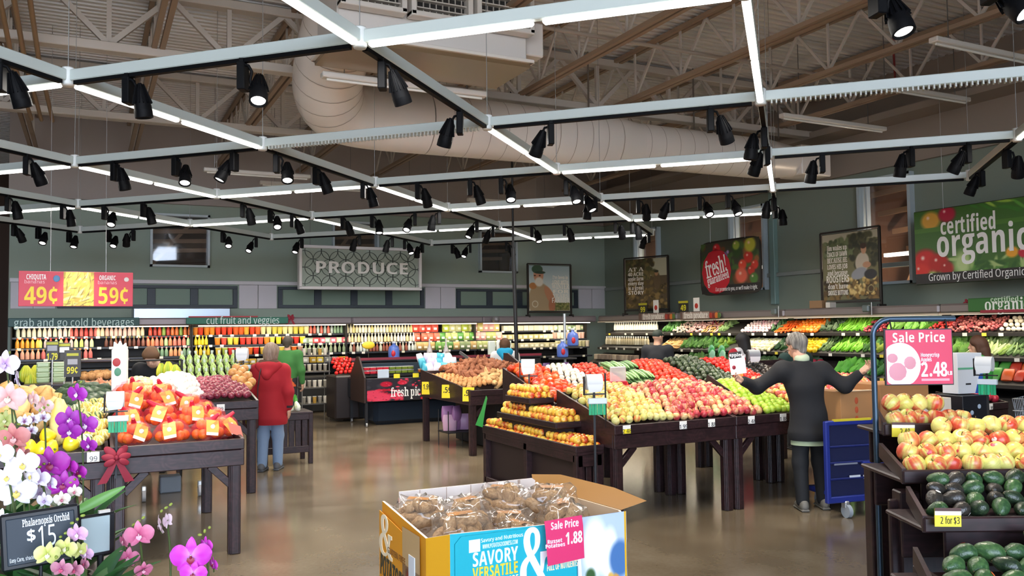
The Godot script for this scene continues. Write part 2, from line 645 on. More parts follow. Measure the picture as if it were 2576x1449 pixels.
func ceiling_works() -> void:
	# corrugated steel deck; its ribs run along x
	var deck := mt("e2dfdc", 0.36, 0.2)
	var g := G.new()
	var z := -27.0
	while z < 8.2:
		var y0 := 6.42
		var y1 := 6.47
		var p := [Vector2(z, y1), Vector2(z + 0.045, y1), Vector2(z + 0.065, y0), Vector2(z + 0.13, y0), Vector2(z + 0.15, y1)]
		for k in 4:
			g.poly([Vector3(-12.4, p[k].y, p[k].x), Vector3(13.4, p[k].y, p[k].x), Vector3(13.4, p[k + 1].y, p[k + 1].x), Vector3(-12.4, p[k + 1].y, p[k + 1].x)], Vector3(0, 8, (p[k].x + p[k + 1].x) / 2))
		z += 0.15
	g.box(Vector3(0.5, 6.6, -9.4), Vector3(25.9, 0.2, 35.6))
	struct("ceiling", g, deck, "corrugated steel roof deck")
	var steel := mt("8d7a68", 0.6)
	var pale := mt("c4bcb4", 0.5)
	# joists along z at 1.82 m centres, hung on two deep girders along x
	var jn := 0
	for k in range(-4, 4):
		var x := 6.25 + 1.82 * k
		var o := thing("roof_joist", "brown open-web roof joist, %s counted from the right wall" % ["eighth", "seventh", "sixth", "fifth", "fourth", "third", "second", "first"][k + 4], "joist", Vector3(x, 5.55, 0), 0.0, "roof joists running back from the shop front")
		var chord := G.new()
		for s in [-1, 1]:
			chord.box(Vector3(s * 0.05, 0.03, -6.0), Vector3(0.065, 0.06, 28.0))
			chord.box(Vector3(s * 0.05, 0.8, -6.0), Vector3(0.065, 0.06, 28.0))
		part(o, "chord", chord, mt("97816d", 0.55))
		var web := G.new()
		var zz := -19.8
		while zz < -0.5:
			web.bar(Vector3(0, 0.05, zz), Vector3(0, 0.78, zz + 0.6), 0.03, 0.04)
			web.bar(Vector3(0, 0.05, zz + 1.2), Vector3(0, 0.78, zz + 0.6), 0.03, 0.04)
			web.bar(Vector3(0, 0.05, zz + 1.2), Vector3(0, 0.78, zz + 1.2), 0.03, 0.03)
			zz += 1.2
		part(o, "web", web, pale).set_meta("kind", "stuff")
		jn += 1
	for gz in [[-12.0, 5.45, -3.0, 13.0, "pale steel girder nearer the shop front, crossing the joists"], [-15.8, 5.45, -12.0, 13.0, "pale steel girder nearer the green back wall, crossing the joists"]]:
		var o := thing("roof_girder", gz[4], "girder", Vector3(0, gz[1], gz[0]))
		var c := G.new()
		for y in [0.06, 0.86]:
			c.box(Vector3((gz[2] + gz[3]) / 2, y, 0), Vector3(gz[3] - gz[2], 0.12, 0.2), 0.01)
		part(o, "chord", c, pale)
		var x: float = gz[2] + 0.2
		while x < gz[3] - 1.5:
			var w := G.new()
			w.bar(Vector3(x, 0.1, 0), Vector3(x + 0.75, 0.84, 0), 0.07, 0.07)
			w.bar(Vector3(x + 1.5, 0.1, 0), Vector3(x + 0.75, 0.84, 0), 0.07, 0.07)
			w.bar(Vector3(x + 1.5, 0.1, 0), Vector3(x + 1.5, 0.84, 0), 0.06, 0.06)
			part(o, "brace", w, pale)
			x += 1.5
	# cross bridging and pipes
	for q in [[-1.3, 5.75, -6.0, "pale pipe under the roof at the left, nearest the shop front"], [0.0, 5.9, -9.9, "pale pipe under the roof deck crossing behind the air handler"]]:
		single("roof_pipe", G.new().tube([Vector3(-12, q[1], q[2]), Vector3(13, q[1], q[2])], 0.03, 8), mt("a89c90", 0.5), q[3], "pipe")
	single("sprinkler_pipe", G.new().tube([Vector3(7.0, 6.2, -5.6), Vector3(13.1, 6.2, -10.4)], 0.018, 6), mt("a8303c", 0.5), "thin red sprinkler pipe crossing the roof at the right", "pipe")
	var conduit := G.new()
	for s in [0.0, 0.14, 0.3]:
		conduit.tube([Vector3(-1.0 + s, 6.3, -7), Vector3(-0.9 + s, 5.3, -12.2), Vector3(-0.85 + s, 5.25, -15.4)], 0.03, 6)
	single("conduit", conduit, mt("9b7d5c", 0.5), "bundle of tan conduits running back under the roof at the left", "conduit")
	# hanging strip fixtures that are switched off
	var q := [[3.52, 4.84, -9.83, 2.15], [10.5, 5.35, -6.9, 2.2], [11.4, 5.35, -8.6, 2.2], [11.2, 5.2, -10.1, 2.4], [11.0, 5.1, -13.9, 2.4], [8.4, 4.6, -16.6, 2.2], [4.2, 4.85, -17.6, 2.2], [2.9, 4.85, -16.6, 2.0]]
	for k in q.size():
		var o := thing("strip_fixture", "white unlit strip light under the roof, " + ["just behind the air handler", "nearest the top right corner", "second below the top right corner", "above the end of the duct", "lowest at the right, by the duct end", "before the back wall, right of the sign", "before the back wall, left of the sign", "by the left window of the back wall"][k], "strip light", Vector3(q[k][0], q[k][1], q[k][2]), 0.0, "unlit strip lights under the roof")
		var hang := G.new()
		for s in [-0.8, 0.8]:
			hang.box(Vector3(s, (6.4 - q[k][1]) / 2 + 0.04, 0), Vector3(0.01, 6.4 - q[k][1], 0.01))
		part(o, "body", G.new().box(Vector3(0, 0, 0), Vector3(q[k][3], 0.07, 0.13), 0.012), mt("dedad4", 0.4))
		part(o, "tube", G.new().tube([Vector3(-q[k][3] / 2 + 0.06, -0.05, 0), Vector3(q[k][3] / 2 - 0.06, -0.05, 0)], 0.016, 8), mt("f0eee8", 0.2))
		part(o, "hanger", hang, mt("8c8c8c", 0.4, 0.8))
	air_handler()
	duct()


func air_handler() -> void:
	var white := mt("dad6d2", 0.45)
	var o := thing("air_handler", "large white ceiling air handler with square louvred grilles", "air handler", Vector3(2.35, 4.92, -8.75))
	part(o, "body", G.new().box(Vector3(1.15, 0.62, -0.46), Vector3(2.3, 1.1, 0.88), 0.02), white)
	part(o, "bottom_plate", G.new().box(Vector3(1.15, 0.0, -0.46), Vector3(2.34, 0.05, 0.96)), mt("a08a6c", 0.28, 0.7))
	var fl := G.new()
	fl.box(Vector3(1.15, 0.045, 0.03), Vector3(2.4, 0.04, 0.07), 0.006)
	fl.box(Vector3(1.15, 0.045, -0.95), Vector3(2.4, 0.04, 0.07), 0.006)
	for s in [-0.03, 2.33]:
		fl.box(Vector3(s, 0.045, -0.46), Vector3(0.07, 0.04, 1.02), 0.006)
	part(o, "flange", fl, mt("e4e0da", 0.4))
	part(o, "end_box", G.new().box(Vector3(2.45, 0.4, -0.4), Vector3(0.3, 0.42, 0.5), 0.015), white)
	for k in 3:
		var gx := 0.36 + 0.79 * k
		var gr := part(o, "grille", G.new().box(Vector3(gx, 0.72, 0.02), Vector3(0.66, 0.68, 0.03)), mt("262422", 0.8))
		var fr := G.new()
		for s in [-1, 1]:
			fr.box(Vector3(gx + s * 0.34, 0.72, 0.09), Vector3(0.06, 0.76, 0.16), 0.008)
			fr.box(Vector3(gx, 0.72 + s * 0.36, 0.09), Vector3(0.74, 0.06, 0.16), 0.008)
		part(gr, "frame", fr, mt("d8d4ce", 0.4))
		for s in 7:
			part(gr, "louvre", G.new().box(Vector3(gx, 0.45 + 0.09 * s, 0.075), Vector3(0.62, 0.014, 0.07)), mt("c4beb6", 0.4), Vector3.ZERO)
		var bars := G.new()
		for s in 8:
			bars.box(Vector3(gx - 0.27 + 0.077 * s, 0.72, 0.05), Vector3(0.01, 0.62, 0.02))
		part(gr, "bar", bars, mt("b8b2aa", 0.4))


func duct() -> void:
	var m := mt("e4ddd6", 0.33, 0.05)
	var o := thing("air_duct", "long round taupe air duct bending out of the air handler", "duct", Vector3(0, 4.9, 0))
	var path := [Vector3(2.75, 0.75, -9.9), Vector3(2.75, 0.4, -10.5), Vector3(2.85, 0.12, -11.1), Vector3(3.15, 0, -11.55), Vector3(3.75, 0, -11.8), Vector3(4.5, 0, -11.8)]
	# smooth bend through the points
	var cv := Curve3D.new()
	for k in path.size():
		var d: Vector3 = (path[mini(k + 1, path.size() - 1)] - path[maxi(k - 1, 0)]) / 6.0
		cv.add_point(path[k], -d, d)
	var pts := Array(cv.tessellate_even_length(5, 0.12))
	part(o, "elbow", G.new().tube(pts, 0.46, 28), m)
	var segs := [[4.5, 7.8, 0.46, 0.44], [7.8, 8.3, 0.44, 0.38], [8.3, 11.2, 0.38, 0.37], [11.2, 11.9, 0.37, 0.29]]
	for s in segs:
		part(o, "duct_section", G.new().tube([Vector3(s[0], 0, -11.8), Vector3(s[1], 0, -11.8)], [s[2], s[3]], 32), m)
	part(o, "end_box", G.new().box(Vector3(12.25, 0, -11.8), Vector3(0.75, 0.56, 0.6), 0.02), m)
	var seam := G.new()
	var x := 4.5
	while x < 11.3:
		var r := 0.462 if x < 7.8 else 0.384
		seam.tube([Vector3(x - 0.004, 0, -11.8), Vector3(x + 0.004, 0, -11.8)], r + 0.003, 32, false)
		x += 0.3
	for k in [3, 6, 9, 12, 15, 18]:
		if k + 1 < pts.size():
			var d: Vector3 = (pts[k + 1] - pts[k]).normalized() * 0.005
			seam.tube([pts[k] - d, pts[k] + d], 0.465, 28, false)
	part(o, "seam", seam, mt("9c9288", 0.5, 0.1)).set_meta("kind", "stuff")
	var st := G.new()
	for hx in [5.2, 7.4, 9.6, 11.6]:
		st.box(Vector3(hx, 0.95, -11.8), Vector3(0.03, 1.1, 0.01))
	part(o, "strap", st, mt("8c857e", 0.4, 0.6))


func grid_node(i: float, j: float) -> Vector3:
	return Vector3(-3.6044 + 1.72534 * (i + j), 3.7211, -7.0293 + 1.72534 * (i - j))


func light_grid() -> void:
	# every beam of the hanging lattice: direction a (i to i+1) or b (j to j+1), first node, and whether it is lit
	var lit := "b20 b22 b24 b11 b13 b15 b02 b04 b-13 b31 b33 b42 a01 a21 a-12 a-23 a03 a23 a-14 a14 a05 a25 a16"
	var dark := "b21 b23 b25 b10 b12 b14 b01 b03 b05 b-12 b-14 b-23 b32 b34 b43 a11 a02 a22 a-13 a13 a33 a-24 a04 a24 a34 a-15 a15 a06 a31"
	var louvre := "a12 a32"
	var beam := mt("c6d0cc", 0.35, 0.05)
	var black := mt("0b0c0f", 0.55, 0.0, 0.25)
	var hot := glow("fffaf2", 3.2)
	var done := {}
	var nodes := {}
	var list := []
	for s in lit.split(" "):
		list.append([s, 1])
	for s in dark.split(" "):
		list.append([s, 0])
	for s in louvre.split(" "):
		list.append([s, 2])
	var bn := 0
	for e in list:
		var s: String = e[0]
		if done.has(s):
			continue
		done[s] = true
		var i := int(s.substr(1, 2)) if s[1] == "-" else int(s[1])
		var j := int(s[s.length() - 1])
		var a := grid_node(i, j)
		var b := grid_node(i + 1, j) if s[0] == "a" else grid_node(i, j + 1)
		nodes[Vector2i(i, j)] = true
		nodes[Vector2i(i + 1, j) if s[0] == "a" else Vector2i(i, j + 1)] = true
		var d := (b - a).normalized()
		var turn := atan2(d.x, d.z)
		var lab := "pale lattice beam with a glowing tube light along its underside" if e[1] == 1 else ("pale lattice beam with an unlit louvre along its underside" if e[1] == 2 else "pale lattice beam with a black lamp track along its underside")
		var o := thing("lattice_beam", lab, "light beam", (a + b) / 2.0, turn, ["lattice beams with black tracks", "lattice beams with lit tubes", "lattice beams with unlit louvres"][e[1]])
		part(o, "body", G.new().box(Vector3(0, 0, 0), Vector3(0.055, 0.085, 2.36), 0.006), beam)
		if e[1] == 1:
			for k in [-1, 1]:
				part(o, "light_tube", G.new().box(Vector3(0, -0.058, k * 0.59), Vector3(0.052, 0.034, 1.12), 0.012), hot)
				var l := AreaLight3D.new()
				l.name = "tube_light"
				l.area_size = Vector2(0.05, 1.12)
				l.light_energy = STRIP_E * 0.5
				l.light_color = Color(1.0, 0.975, 0.94)
				l.rotation.x = -PI / 2
				l.position = Vector3(0, -0.079, k * 0.59)
				l.area_range = 40.0
				l.shadow_enabled = true
				o.add_child(l)
		elif e[1] == 0:
			part(o, "track", G.new().box(Vector3(0, -0.056, 0), Vector3(0.04, 0.03, 2.3)), black)
		else:
			var gl := G.new()
			for k in 60:
				gl.box(Vector3(0, -0.056, -1.13 + k * 0.0383), Vector3(0.05, 0.032, 0.012))
			part(o, "louvre", gl, mt("c6ccc8", 0.4)).set_meta("kind", "stuff")
		bn += 1
	for k in nodes:
		var p := grid_node(k.x, k.y)
		var o := thing("lattice_joint", "white round joint of the light lattice hung on a thin cable", "joint", p, 0.0, "joints of the light lattice")
		part(o, "hub", G.new().lathe([Vector2(0, 0.065), Vector2(0.042, 0.065), Vector2(0.048, 0.055), Vector2(0.048, -0.06), Vector2(0.04, -0.075), Vector2(0, -0.075)], 14), mt("dfe3e0", 0.3))
		part(o, "cable", G.new().tube([Vector3(0, 0.06, 0), Vector3(0, 2.68, 0)], 0.0035, 5), mt("9a9a98", 0.4, 0.7))
	# track lamps: direction, node, place along the beam, lens turned to the camera or not
	var spots := "a 1 1 0.23 0;a 1 1 0.63 1;b 2 1 0.13 0;b 2 1 0.72 0;a 2 2 0.25 0;a 2 2 0.83 0;b 3 2 0.35 0;b 3 2 0.72 0;b 1 0 0.77 0;a 0 2 0.23 0;a 0 2 0.56 1;a 0 2 0.86 1;b 1 2 0.10 1;b 1 2 0.42 0;b 1 2 0.87 0;b 0 1 0.75 0;a 1 3 0.25 0;a 1 3 0.54 0;a 1 3 0.71 1;b 2 3 0.18 1;b 2 3 0.51 1;b 2 3 0.85 0;a 2 4 0.23 0;a 2 4 0.43 0;a 2 4 0.59 1;a 2 4 0.75 1;b 3 4 0.60 0;b 3 4 0.22 0;a 3 3 0.23 0;a 3 3 0.59 0;a 3 3 0.81 0;b 4 3 0.19 0;b 4 3 0.71 0;a -1 3 0.20 1;a -1 3 0.49 0;b -1 2 0.52 0;b -1 2 0.89 0;a -2 4 0.27 1;a -2 4 0.50 0;b -2 3 0.43 0;b -2 3 0.63 1;b -2 3 0.90 1;b -1 4 0.37 1;b -1 4 0.79 1;b 0 3 0.24 0;b 0 3 0.52 1;b 0 3 0.76 0;a 0 4 0.24 0;a 0 4 0.46 1;a 0 4 0.77 1;a 0 4 0.94 0;a -1 5 0.29 1;a -1 5 0.82 0;b 0 5 0.22 0;b 0 5 0.45 1;b 0 5 0.81 0;b 1 4 0.53 1;b 1 4 0.87 0;a 1 5 0.26 1;a 1 5 0.51 0;a 1 5 0.89 0;b 2 5 0.07 0;b 2 5 0.82 0;a 0 6 0.21 0;a 0 6 0.38 1;a 0 6 0.72 0;a 3 1 0.28 1;a 3 1 0.50 1"
	var driver := G.new().box(Vector3(0, -0.1, 0), Vector3(0.055, 0.19, 0.1), 0.006)
	driver.box(Vector3(0, 0.0, 0.0), Vector3(0.03, 0.05, 0.07))
	var yoke := G.new().tube([Vector3(0.01, -0.02, 0.03), Vector3(0.05, -0.03, 0.03), Vector3(0.07, -0.07, 0.02), Vector3(0.055, -0.12, 0.01), Vector3(0.06, -0.17, 0.0), Vector3(0.11, -0.19, 0.0)], 0.011, 8)
	var head := G.new().lathe([Vector2(0, 0.15), Vector2(0.012, 0.148), Vector2(0.032, 0.11), Vector2(0.05, 0.05), Vector2(0.06, -0.02), Vector2(0.061, -0.045), Vector2(0.063, -0.047), Vector2(0.063, -0.1), Vector2(0.054, -0.104), Vector2(0.05, -0.085), Vector2(0, -0.085)], 18)
	for k in 14:
		var a := TAU * k / 14
		head.x = Transform3D(yaw(a), Vector3.ZERO)
		head.bar(Vector3(0.02, 0.135, 0), Vector3(0.061, 0.0, 0), 0.006, 0.02)
	head.x = Transform3D.IDENTITY
	var lens := G.new().lathe([Vector2(0, -0.088), Vector2(0.03, -0.09), Vector2(0.049, -0.088), Vector2(0.049, -0.086), Vector2(0, -0.086)], 18)
	var meshes := [driver.mesh(), yoke.mesh(), head.mesh(), lens.mesh()]
	var hot2 := glow("fffdf6", 3.0)
	for s in spots.split(";"):
		var w := s.split(" ")
		var a := grid_node(int(w[1]), int(w[2]))
		var b := grid_node(int(w[1]) + 1, int(w[2])) if w[0] == "a" else grid_node(int(w[1]), int(w[2]) + 1)
		var p := a.lerp(b, float(w[3])) + Vector3(0, -0.07, 0)
		var facing := w[4] == "1"
		var o := thing("track_lamp", "black bullet-shaped track lamp with its bright lens turned to the camera" if facing else "black bullet-shaped track lamp turned away so its dark back shows", "track lamp", p, -TURN + jit(0.25), "track lamps showing a bright lens" if facing else "track lamps showing a dark back")
		part(o, "driver_box", meshes[0], black)
		var side: float = -1.0 if rng.randf() < 0.3 else 1.0
		part(o, "yoke", meshes[1], black, Vector3.ZERO, Basis.from_scale(Vector3(1, 1, 1)) if side > 0 else Basis(Vector3.UP, PI))
		var tilt := Basis(Vector3.BACK, side * (0.22 + jit(0.15))) * Basis(Vector3.RIGHT, -0.5 + jit(0.15) if facing else 0.3 + jit(0.25))
		var h := part(o, "lamp_head", meshes[2], black, Vector3(side * 0.115, -0.2, 0.01), tilt)
		part(h, "lens", meshes[3], hot2)
		var l := SpotLight3D.new()
		l.name = "lamp_light"
		l.spot_angle = 24.0
		l.spot_angle_attenuation = 0.6
		l.spot_range = 30.0
		l.spot_attenuation = 2.0
		l.light_size = 0.045
		l.light_energy = SPOT_E
		l.light_color = Color(1.0, 0.95, 0.87)
		l.rotation.x = -PI / 2
		l.position = Vector3(0, -0.11, 0)
		l.shadow_enabled = true
		h.add_child(l)

# ---- flat print: pictures painted from blobs, for posters and signs -------------------------------
func canvas(w: int, h: int, c: String) -> Image:
	var im := Image.create(w, h, false, Image.FORMAT_RGBA8)
	im.fill(Color.html(c))
	return im


func blob(im: Image, cx: float, cy: float, rx: float, ry: float, c: String, soft := 0.25, turn := 0.0) -> void:
	var w := im.get_width()
	var h := im.get_height()
	var col := Color.html(c)
	var m := maxf(rx * w, ry * h) * 1.1
	var ct := cos(turn)
	var st := sin(turn)
	for y in range(maxi(0, int(cy * h - m)), mini(h, int(cy * h + m) + 1)):
		for x in range(maxi(0, int(cx * w - m)), mini(w, int(cx * w + m) + 1)):
			var dx := x - cx * w
			var dy := y - cy * h
			var d := sqrt(pow((dx * ct + dy * st) / (rx * w), 2.0) + pow((dy * ct - dx * st) / (ry * h), 2.0))
			if d < 1.0:
				im.set_pixel(x, y, im.get_pixel(x, y).lerp(col, clampf((1.0 - d) / soft, 0, 1)))


func patch(im: Image, x0: float, y0: float, x1: float, y1: float, c: String) -> void:
	var w := im.get_width()
	var h := im.get_height()
	im.fill_rect(Rect2i(int(x0 * w), int(y0 * h), int((x1 - x0) * w), int((y1 - y0) * h)), Color.html(c))


func speckle(im: Image, x0: float, y0: float, x1: float, y1: float, cols: Array, count: int, size: float) -> void:
	for k in count:
		var r := size * rng.randf_range(0.5, 1.2)
		blob(im, rng.randf_range(x0, x1), rng.randf_range(y0, y1), r, r * im.get_width() / im.get_height() * rng.randf_range(0.5, 1.0), pick(cols), 0.5, rng.randf() * 3.0)


func print_mat(im: Image, rough := 0.45) -> StandardMaterial3D:
	return textured(ImageTexture.create_from_image(im), rough)


func wall_signs() -> void:
	var white := mt("f2f2ee", 0.5)
	# PRODUCE sign: white box frame, lattice of rings, raised letters
	var o := thing("produce_sign", "white-framed department sign reading PRODUCE over a pattern of interlocking rings", "sign", Vector3(5.71, 3.25, -19.2))
	var g := G.new()
	for s in [-1, 1]:
		g.box(Vector3(0, s * 0.47, 0), Vector3(2.94, 0.07, 0.2), 0.01)
		g.box(Vector3(s * 1.435, 0, 0), Vector3(0.07, 0.94, 0.2), 0.01)
	part(o, "frame", g, mt("e9e6e6", 0.4))
	part(o, "panel", G.new().box(Vector3(0, 0, 0), Vector3(2.84, 0.9, 0.05)), mt("a6b2a6", 0.5))
	g = G.new()
	var rr := 0.19
	for i in range(-7, 8):
		for j in range(-2, 3):
			var c := Vector3(i * rr, j * rr, 0.03)
			if posmod(i + j, 2) == 1:
				continue
			var ring := []
			for k in 25:
				var a := TAU * k / 24
				ring.append(Vector2(clampf(c.x + cos(a) * rr, -1.4, 1.4), clampf(c.y + sin(a) * rr, -0.43, 0.43)))
			for k in 24:
				var p: Vector2 = ring[k]
				var q: Vector2 = ring[k + 1]
				if p.distance_to(q) > 0.01 and not (absf(p.x) > 1.395 and absf(q.x) > 1.395) and not (absf(p.y) > 0.425 and absf(q.y) > 0.425):
					g.bar(Vector3(p.x, p.y, 0.03), Vector3(q.x, q.y, 0.03), 0.018, 0.012)
	var pat := part(o, "ring_pattern", g, mt("3f4b45", 0.5))
	pat.set_meta("kind", "stuff")
	words(o, "PRODUCE", 0.27, mt("f6f6f2", 0.35), Vector3(0, 0, 0.1), bold, Basis.from_scale(Vector3(1, 1, 10)), 2.2)
	var cb := G.new()
	for s in [-1.2, 1.2]:
		cb.tube([Vector3(s, 0.5, 0), Vector3(s, 3.1, 0)], 0.005, 5)
	part(o, "hanging_wire", cb, mt("777777", 0.4, 0.6))
	# banana price sign
	o = thing("banana_sign", "red hanging price sign for bananas with yellow prices 49 and 59 cents", "sign", Vector3(-0.15, 2.46, -14.0))
	part(o, "board", G.new().box(Vector3(0, 0, 0), Vector3(1.5, 0.51, 0.03), 0.004), mt("d3344a", 0.45))
	var im := canvas(128, 160, "b49a3a")
	for k in 46:
		var x := rng.randf()
		var y := rng.randf()
		blob(im, x, y, 0.06, 0.22, pick(["e3cf55", "d6bd48", "c7ad45", "efe08a"]), 0.4, 0.7 + jit(0.9))
		blob(im, x + 0.05, y + 0.02, 0.02, 0.2, "6d5a2a", 0.7, 0.7 + jit(0.9))
	part(o, "banana_picture", G.new().sheet(0.4, 0.5, 0.0165), print_mat(im), Vector3(0.02, 0, 0.002))
	var yel := mt("f3d531", 0.5)
	words(o, "49¢", 0.25, yel, Vector3(-0.46, -0.1, 0.017), bold, Basis.IDENTITY, 0.42)
	words(o, "59¢", 0.25, yel, Vector3(0.49, -0.1, 0.017), bold, Basis.IDENTITY, 0.4)
	words(o, "CHIQUITA", 0.075, white, Vector3(-0.53, 0.17, 0.017), bold, Basis.IDENTITY, 0.25)
	words(o, "ORGANIC", 0.07, white, Vector3(0.4, 0.17, 0.017), bold, Basis.IDENTITY, 0.22)
	words(o, "bananas", 0.05, mt("f3b9bf", 0.5), Vector3(-0.55, 0.1, 0.017), sans)
	words(o, "bananas", 0.05, mt("f3b9bf", 0.5), Vector3(0.4, 0.1, 0.017), sans)
	part(o, "blue_emblem", G.new().ell(Vector3.ZERO, Vector3(0.045, 0.05, 0.004), 14, 6), mt("3f7fae", 0.4), Vector3(-0.27, 0.15, 0.017))
	part(o, "white_emblem", G.new().ell(Vector3.ZERO, Vector3(0.035, 0.035, 0.004), 14, 6), mt("d8d2cc", 0.4), Vector3(0.66, 0.15, 0.017))
	for s in [-0.35, 0.38]:
		part(o, "hanging_wire", G.new().tube([Vector3(s, 0.25, 0), Vector3(s - 0.02, 3.9, 0)], 0.004, 5), mt("bcbcbc", 0.3, 0.6))
	# hanging picture sign with the red disc
	o = thing("fresh_sign", "rounded hanging picture sign of fruit with a red disc lettered fresh! guaranteed", "sign", Vector3(12.3, 3.07, -14.05), -PI / 2)
	im = canvas(256, 160, "3a3a2c")
	speckle(im, 0, 0, 1, 0.8, ["6b3f22", "8a5a2c", "44602c", "2f4a20"], 60, 0.08)
	for k in 22:
		blob(im, 0.38 + jit(0.1), 0.2 + rng.randf() * 0.35, 0.03, 0.05, pick(["7d5a9a", "6a4a86", "a58ac0"]), 0.6)
	for q in [[0.28, 0.12, 0.08, "c8202a"], [0.82, 0.35, 0.09, "c02418"], [0.92, 0.5, 0.07, "cf3524"], [0.72, 0.48, 0.08, "d9432c"], [0.7, 0.68, 0.12, "d8604a"], [0.86, 0.6, 0.07, "b92a1c"], [0.62, 0.1, 0.07, "8fa23a"], [0.85, 0.12, 0.11, "b9b53a"], [0.9, 0.75, 0.08, "4c7a34"]]:
		blob(im, q[0], q[1], q[2], q[2] * 1.5, q[3], 0.35)
		blob(im, q[0] - 0.02, q[1] - 0.04, q[2] * 0.3, q[2] * 0.4, "f0c8b8", 0.9)
	patch(im, 0.0, 0.84, 1, 1, "231f20")
	var oval := PackedVector2Array()
	for k in 40:
		var a := TAU * k / 40
		var ex := 4.0 / 7.0
		oval.append(Vector2(signf(cos(a)) * pow(absf(cos(a)), ex * 0.45) * 0.96, signf(sin(a)) * pow(absf(sin(a)), ex * 0.45) * 0.6))
	part(o, "board", G.new().extr(oval, -0.02, 0.0), mt("26221f", 0.5))
	part(o, "fruit_picture", G.new().sheet(1.84, 1.12, 0.004), print_mat(im))
	part(o, "red_disc", G.new().ell(Vector3.ZERO, Vector3(0.48, 0.5, 0.008), 30, 6), mt("c01f2e", 0.4), Vector3(-0.42, -0.08, 0.008))
	var tilt := Basis(Vector3.BACK, 0.2)
	words(o, "fresh!", 0.36, white, Vector3(-0.42, 0.02, 0.018), serif, tilt, 0.68)
	words(o, "guaranteed", 0.17, white, Vector3(-0.36, -0.22, 0.018), serif, tilt, 0.72)
	words(o, "Our promise to you, or we'll make it right.", 0.08, white, Vector3(0.2, -0.47, 0.012), sans, Basis.IDENTITY, 1.3)
	for s in [-0.6, 0.5]:
		part(o, "hanging_wire", G.new().tube([Vector3(s, 0.58, 0), Vector3(s, 3.2, 0)], 0.004, 5), mt("bcbcbc", 0.3, 0.6))
	# organic sign at the right edge
	o = thing("organic_sign", "large hanging green and black picture sign reading certified organic", "sign", Vector3(12.3, 3.05, -8.0), -PI / 2)
	im = canvas(320, 150, "3f6b2a")
	for k in 70:
		blob(im, rng.randf(), 0.68 + rng.randf() * 0.2, 0.05, 0.03, pick(["4f8a34", "2f5f24", "8ab45a", "a9c27a"]), 0.5, rng.randf() * 3.0)
	for q in [[0.06, 0.68, 0.09, "cc1c1c"], [0.14, 0.72, 0.07, "b81414"], [0.03, 0.82, 0.06, "d62a20"], [0.19, 0.8, 0.05, "a81616"], [0.1, 0.14, 0.07, "d9a23a"], [0.2, 0.08, 0.06, "b4163a"], [0.55, 0.66, 0.04, "f0a82c"], [0.61, 0.68, 0.035, "c8203a"], [0.84, 0.66, 0.06, "d8402a"], [0.94, 0.72, 0.06, "e07a2a"]]:
		blob(im, q[0], q[1], q[2], q[2] * 2.1, q[3], 0.35)
		blob(im, q[0] - 0.015, q[1] - 0.04, q[2] * 0.2, q[2] * 0.5, "f4d8cc", 0.8)
	blob(im, 0.28, 0.75, 0.07, 0.22, "b8cf8a", 0.6)
	for k in 14:
		blob(im, 0.32 + rng.randf() * 0.6, 0.06 + jit(0.06), 0.06, 0.025, pick(["5a9a3a", "3c7a2a", "9ac04a"]), 0.5, 0.6 + jit(0.5))
	patch(im, 0, 0.24, 1, 0.3, "4d7d2e")
	patch(im, 0.0, 0.86, 1, 1, "1f1c1d")
	part(o, "board", G.new().box(Vector3(0, 0, -0.015), Vector3(3.0, 1.22, 0.03), 0.01), mt("22301c", 0.5))
	part(o, "vegetable_picture", G.new().sheet(2.98, 1.2, 0.003), print_mat(im))
	words(o, "certified", 0.26, white, Vector3(-0.54, 0.3, 0.008), bold, Basis.IDENTITY, 0.92)
	words(o, "organic", 0.42, white, Vector3(-0.34, 0.02, 0.008), bold, Basis.IDENTITY, 1.5)
	words(o, "Grown by Certified Organic Farmers", 0.115, white, Vector3(-0.2, -0.5, 0.008), sans, Basis.IDENTITY, 2.1)
	for s in [-0.95, 0.9]:
		part(o, "hanging_wire", G.new().tube([Vector3(s, 0.6, 0), Vector3(s, 3.2, 0)], 0.004, 5), mt("bcbcbc", 0.3, 0.6))
	# three framed posters standing on the case canopies
	var dark := mt("241f1c", 0.5)
	var frames := [["farmer_poster", "framed poster of a bearded farmer in a green cap above the back wall case", Vector3(10.64, 2.83, -19.0), 0.0, 1.28, 1.24],
		["orchard_poster", "dark framed poster of a field worker near the corner of the two walls", Vector3(12.2, 2.86, -16.95), -PI / 2 + 0.35, 1.28, 1.3],
		["rooster_poster", "framed poster of a young man crouching in a vegetable field, lettered about roosters", Vector3(12.3, 2.86, -10.85), -PI / 2, 1.32, 1.3]]
	for n in 3:
		var f: Array = frames[n]
		o = thing(f[0], f[1], "poster", f[2], f[3])
		var w: float = f[4]
		var h: float = f[5]
		g = G.new()
		for s in [-1, 1]:
			g.box(Vector3(s * w / 2, -0.06, 0), Vector3(0.035, h + 0.12, 0.035))
			g.box(Vector3(0, s * h / 2, 0), Vector3(w, 0.035, 0.035))
			g.box(Vector3(s * w / 2, -h / 2 - 0.1, 0), Vector3(0.05, 0.08, 0.2), 0.01)
		part(o, "frame", g, dark)
		im = [poster_farmer(), poster_orchard(), poster_rooster()][n]
		part(o, "print", G.new().box(Vector3(0, 0, -0.01), Vector3(w - 0.06, h - 0.06, 0.012)), dark)
		part(o, "picture", G.new().sheet(w - 0.08, h - 0.08, 0.002), print_mat(im))
		var lines: Array = [["I've been in", "LOVE WITH", "WINTER", "FOR", "YEARS", "FARMER"], ["AT A", "40 ACRE", "apple farm", "every day", "is a great", "STORY"], ["Jim wakes up", "CRACK OF DAWN", "BECAUSE HE", "LOVES HIS JOB", "and because", "ROOSTERS", "don't have", "SNOOZE BUTTONS"]][n]
		var tx: float = [0.32, -0.3, -0.28][n]
		var y: float = [0.28, 0.36, 0.35][n]
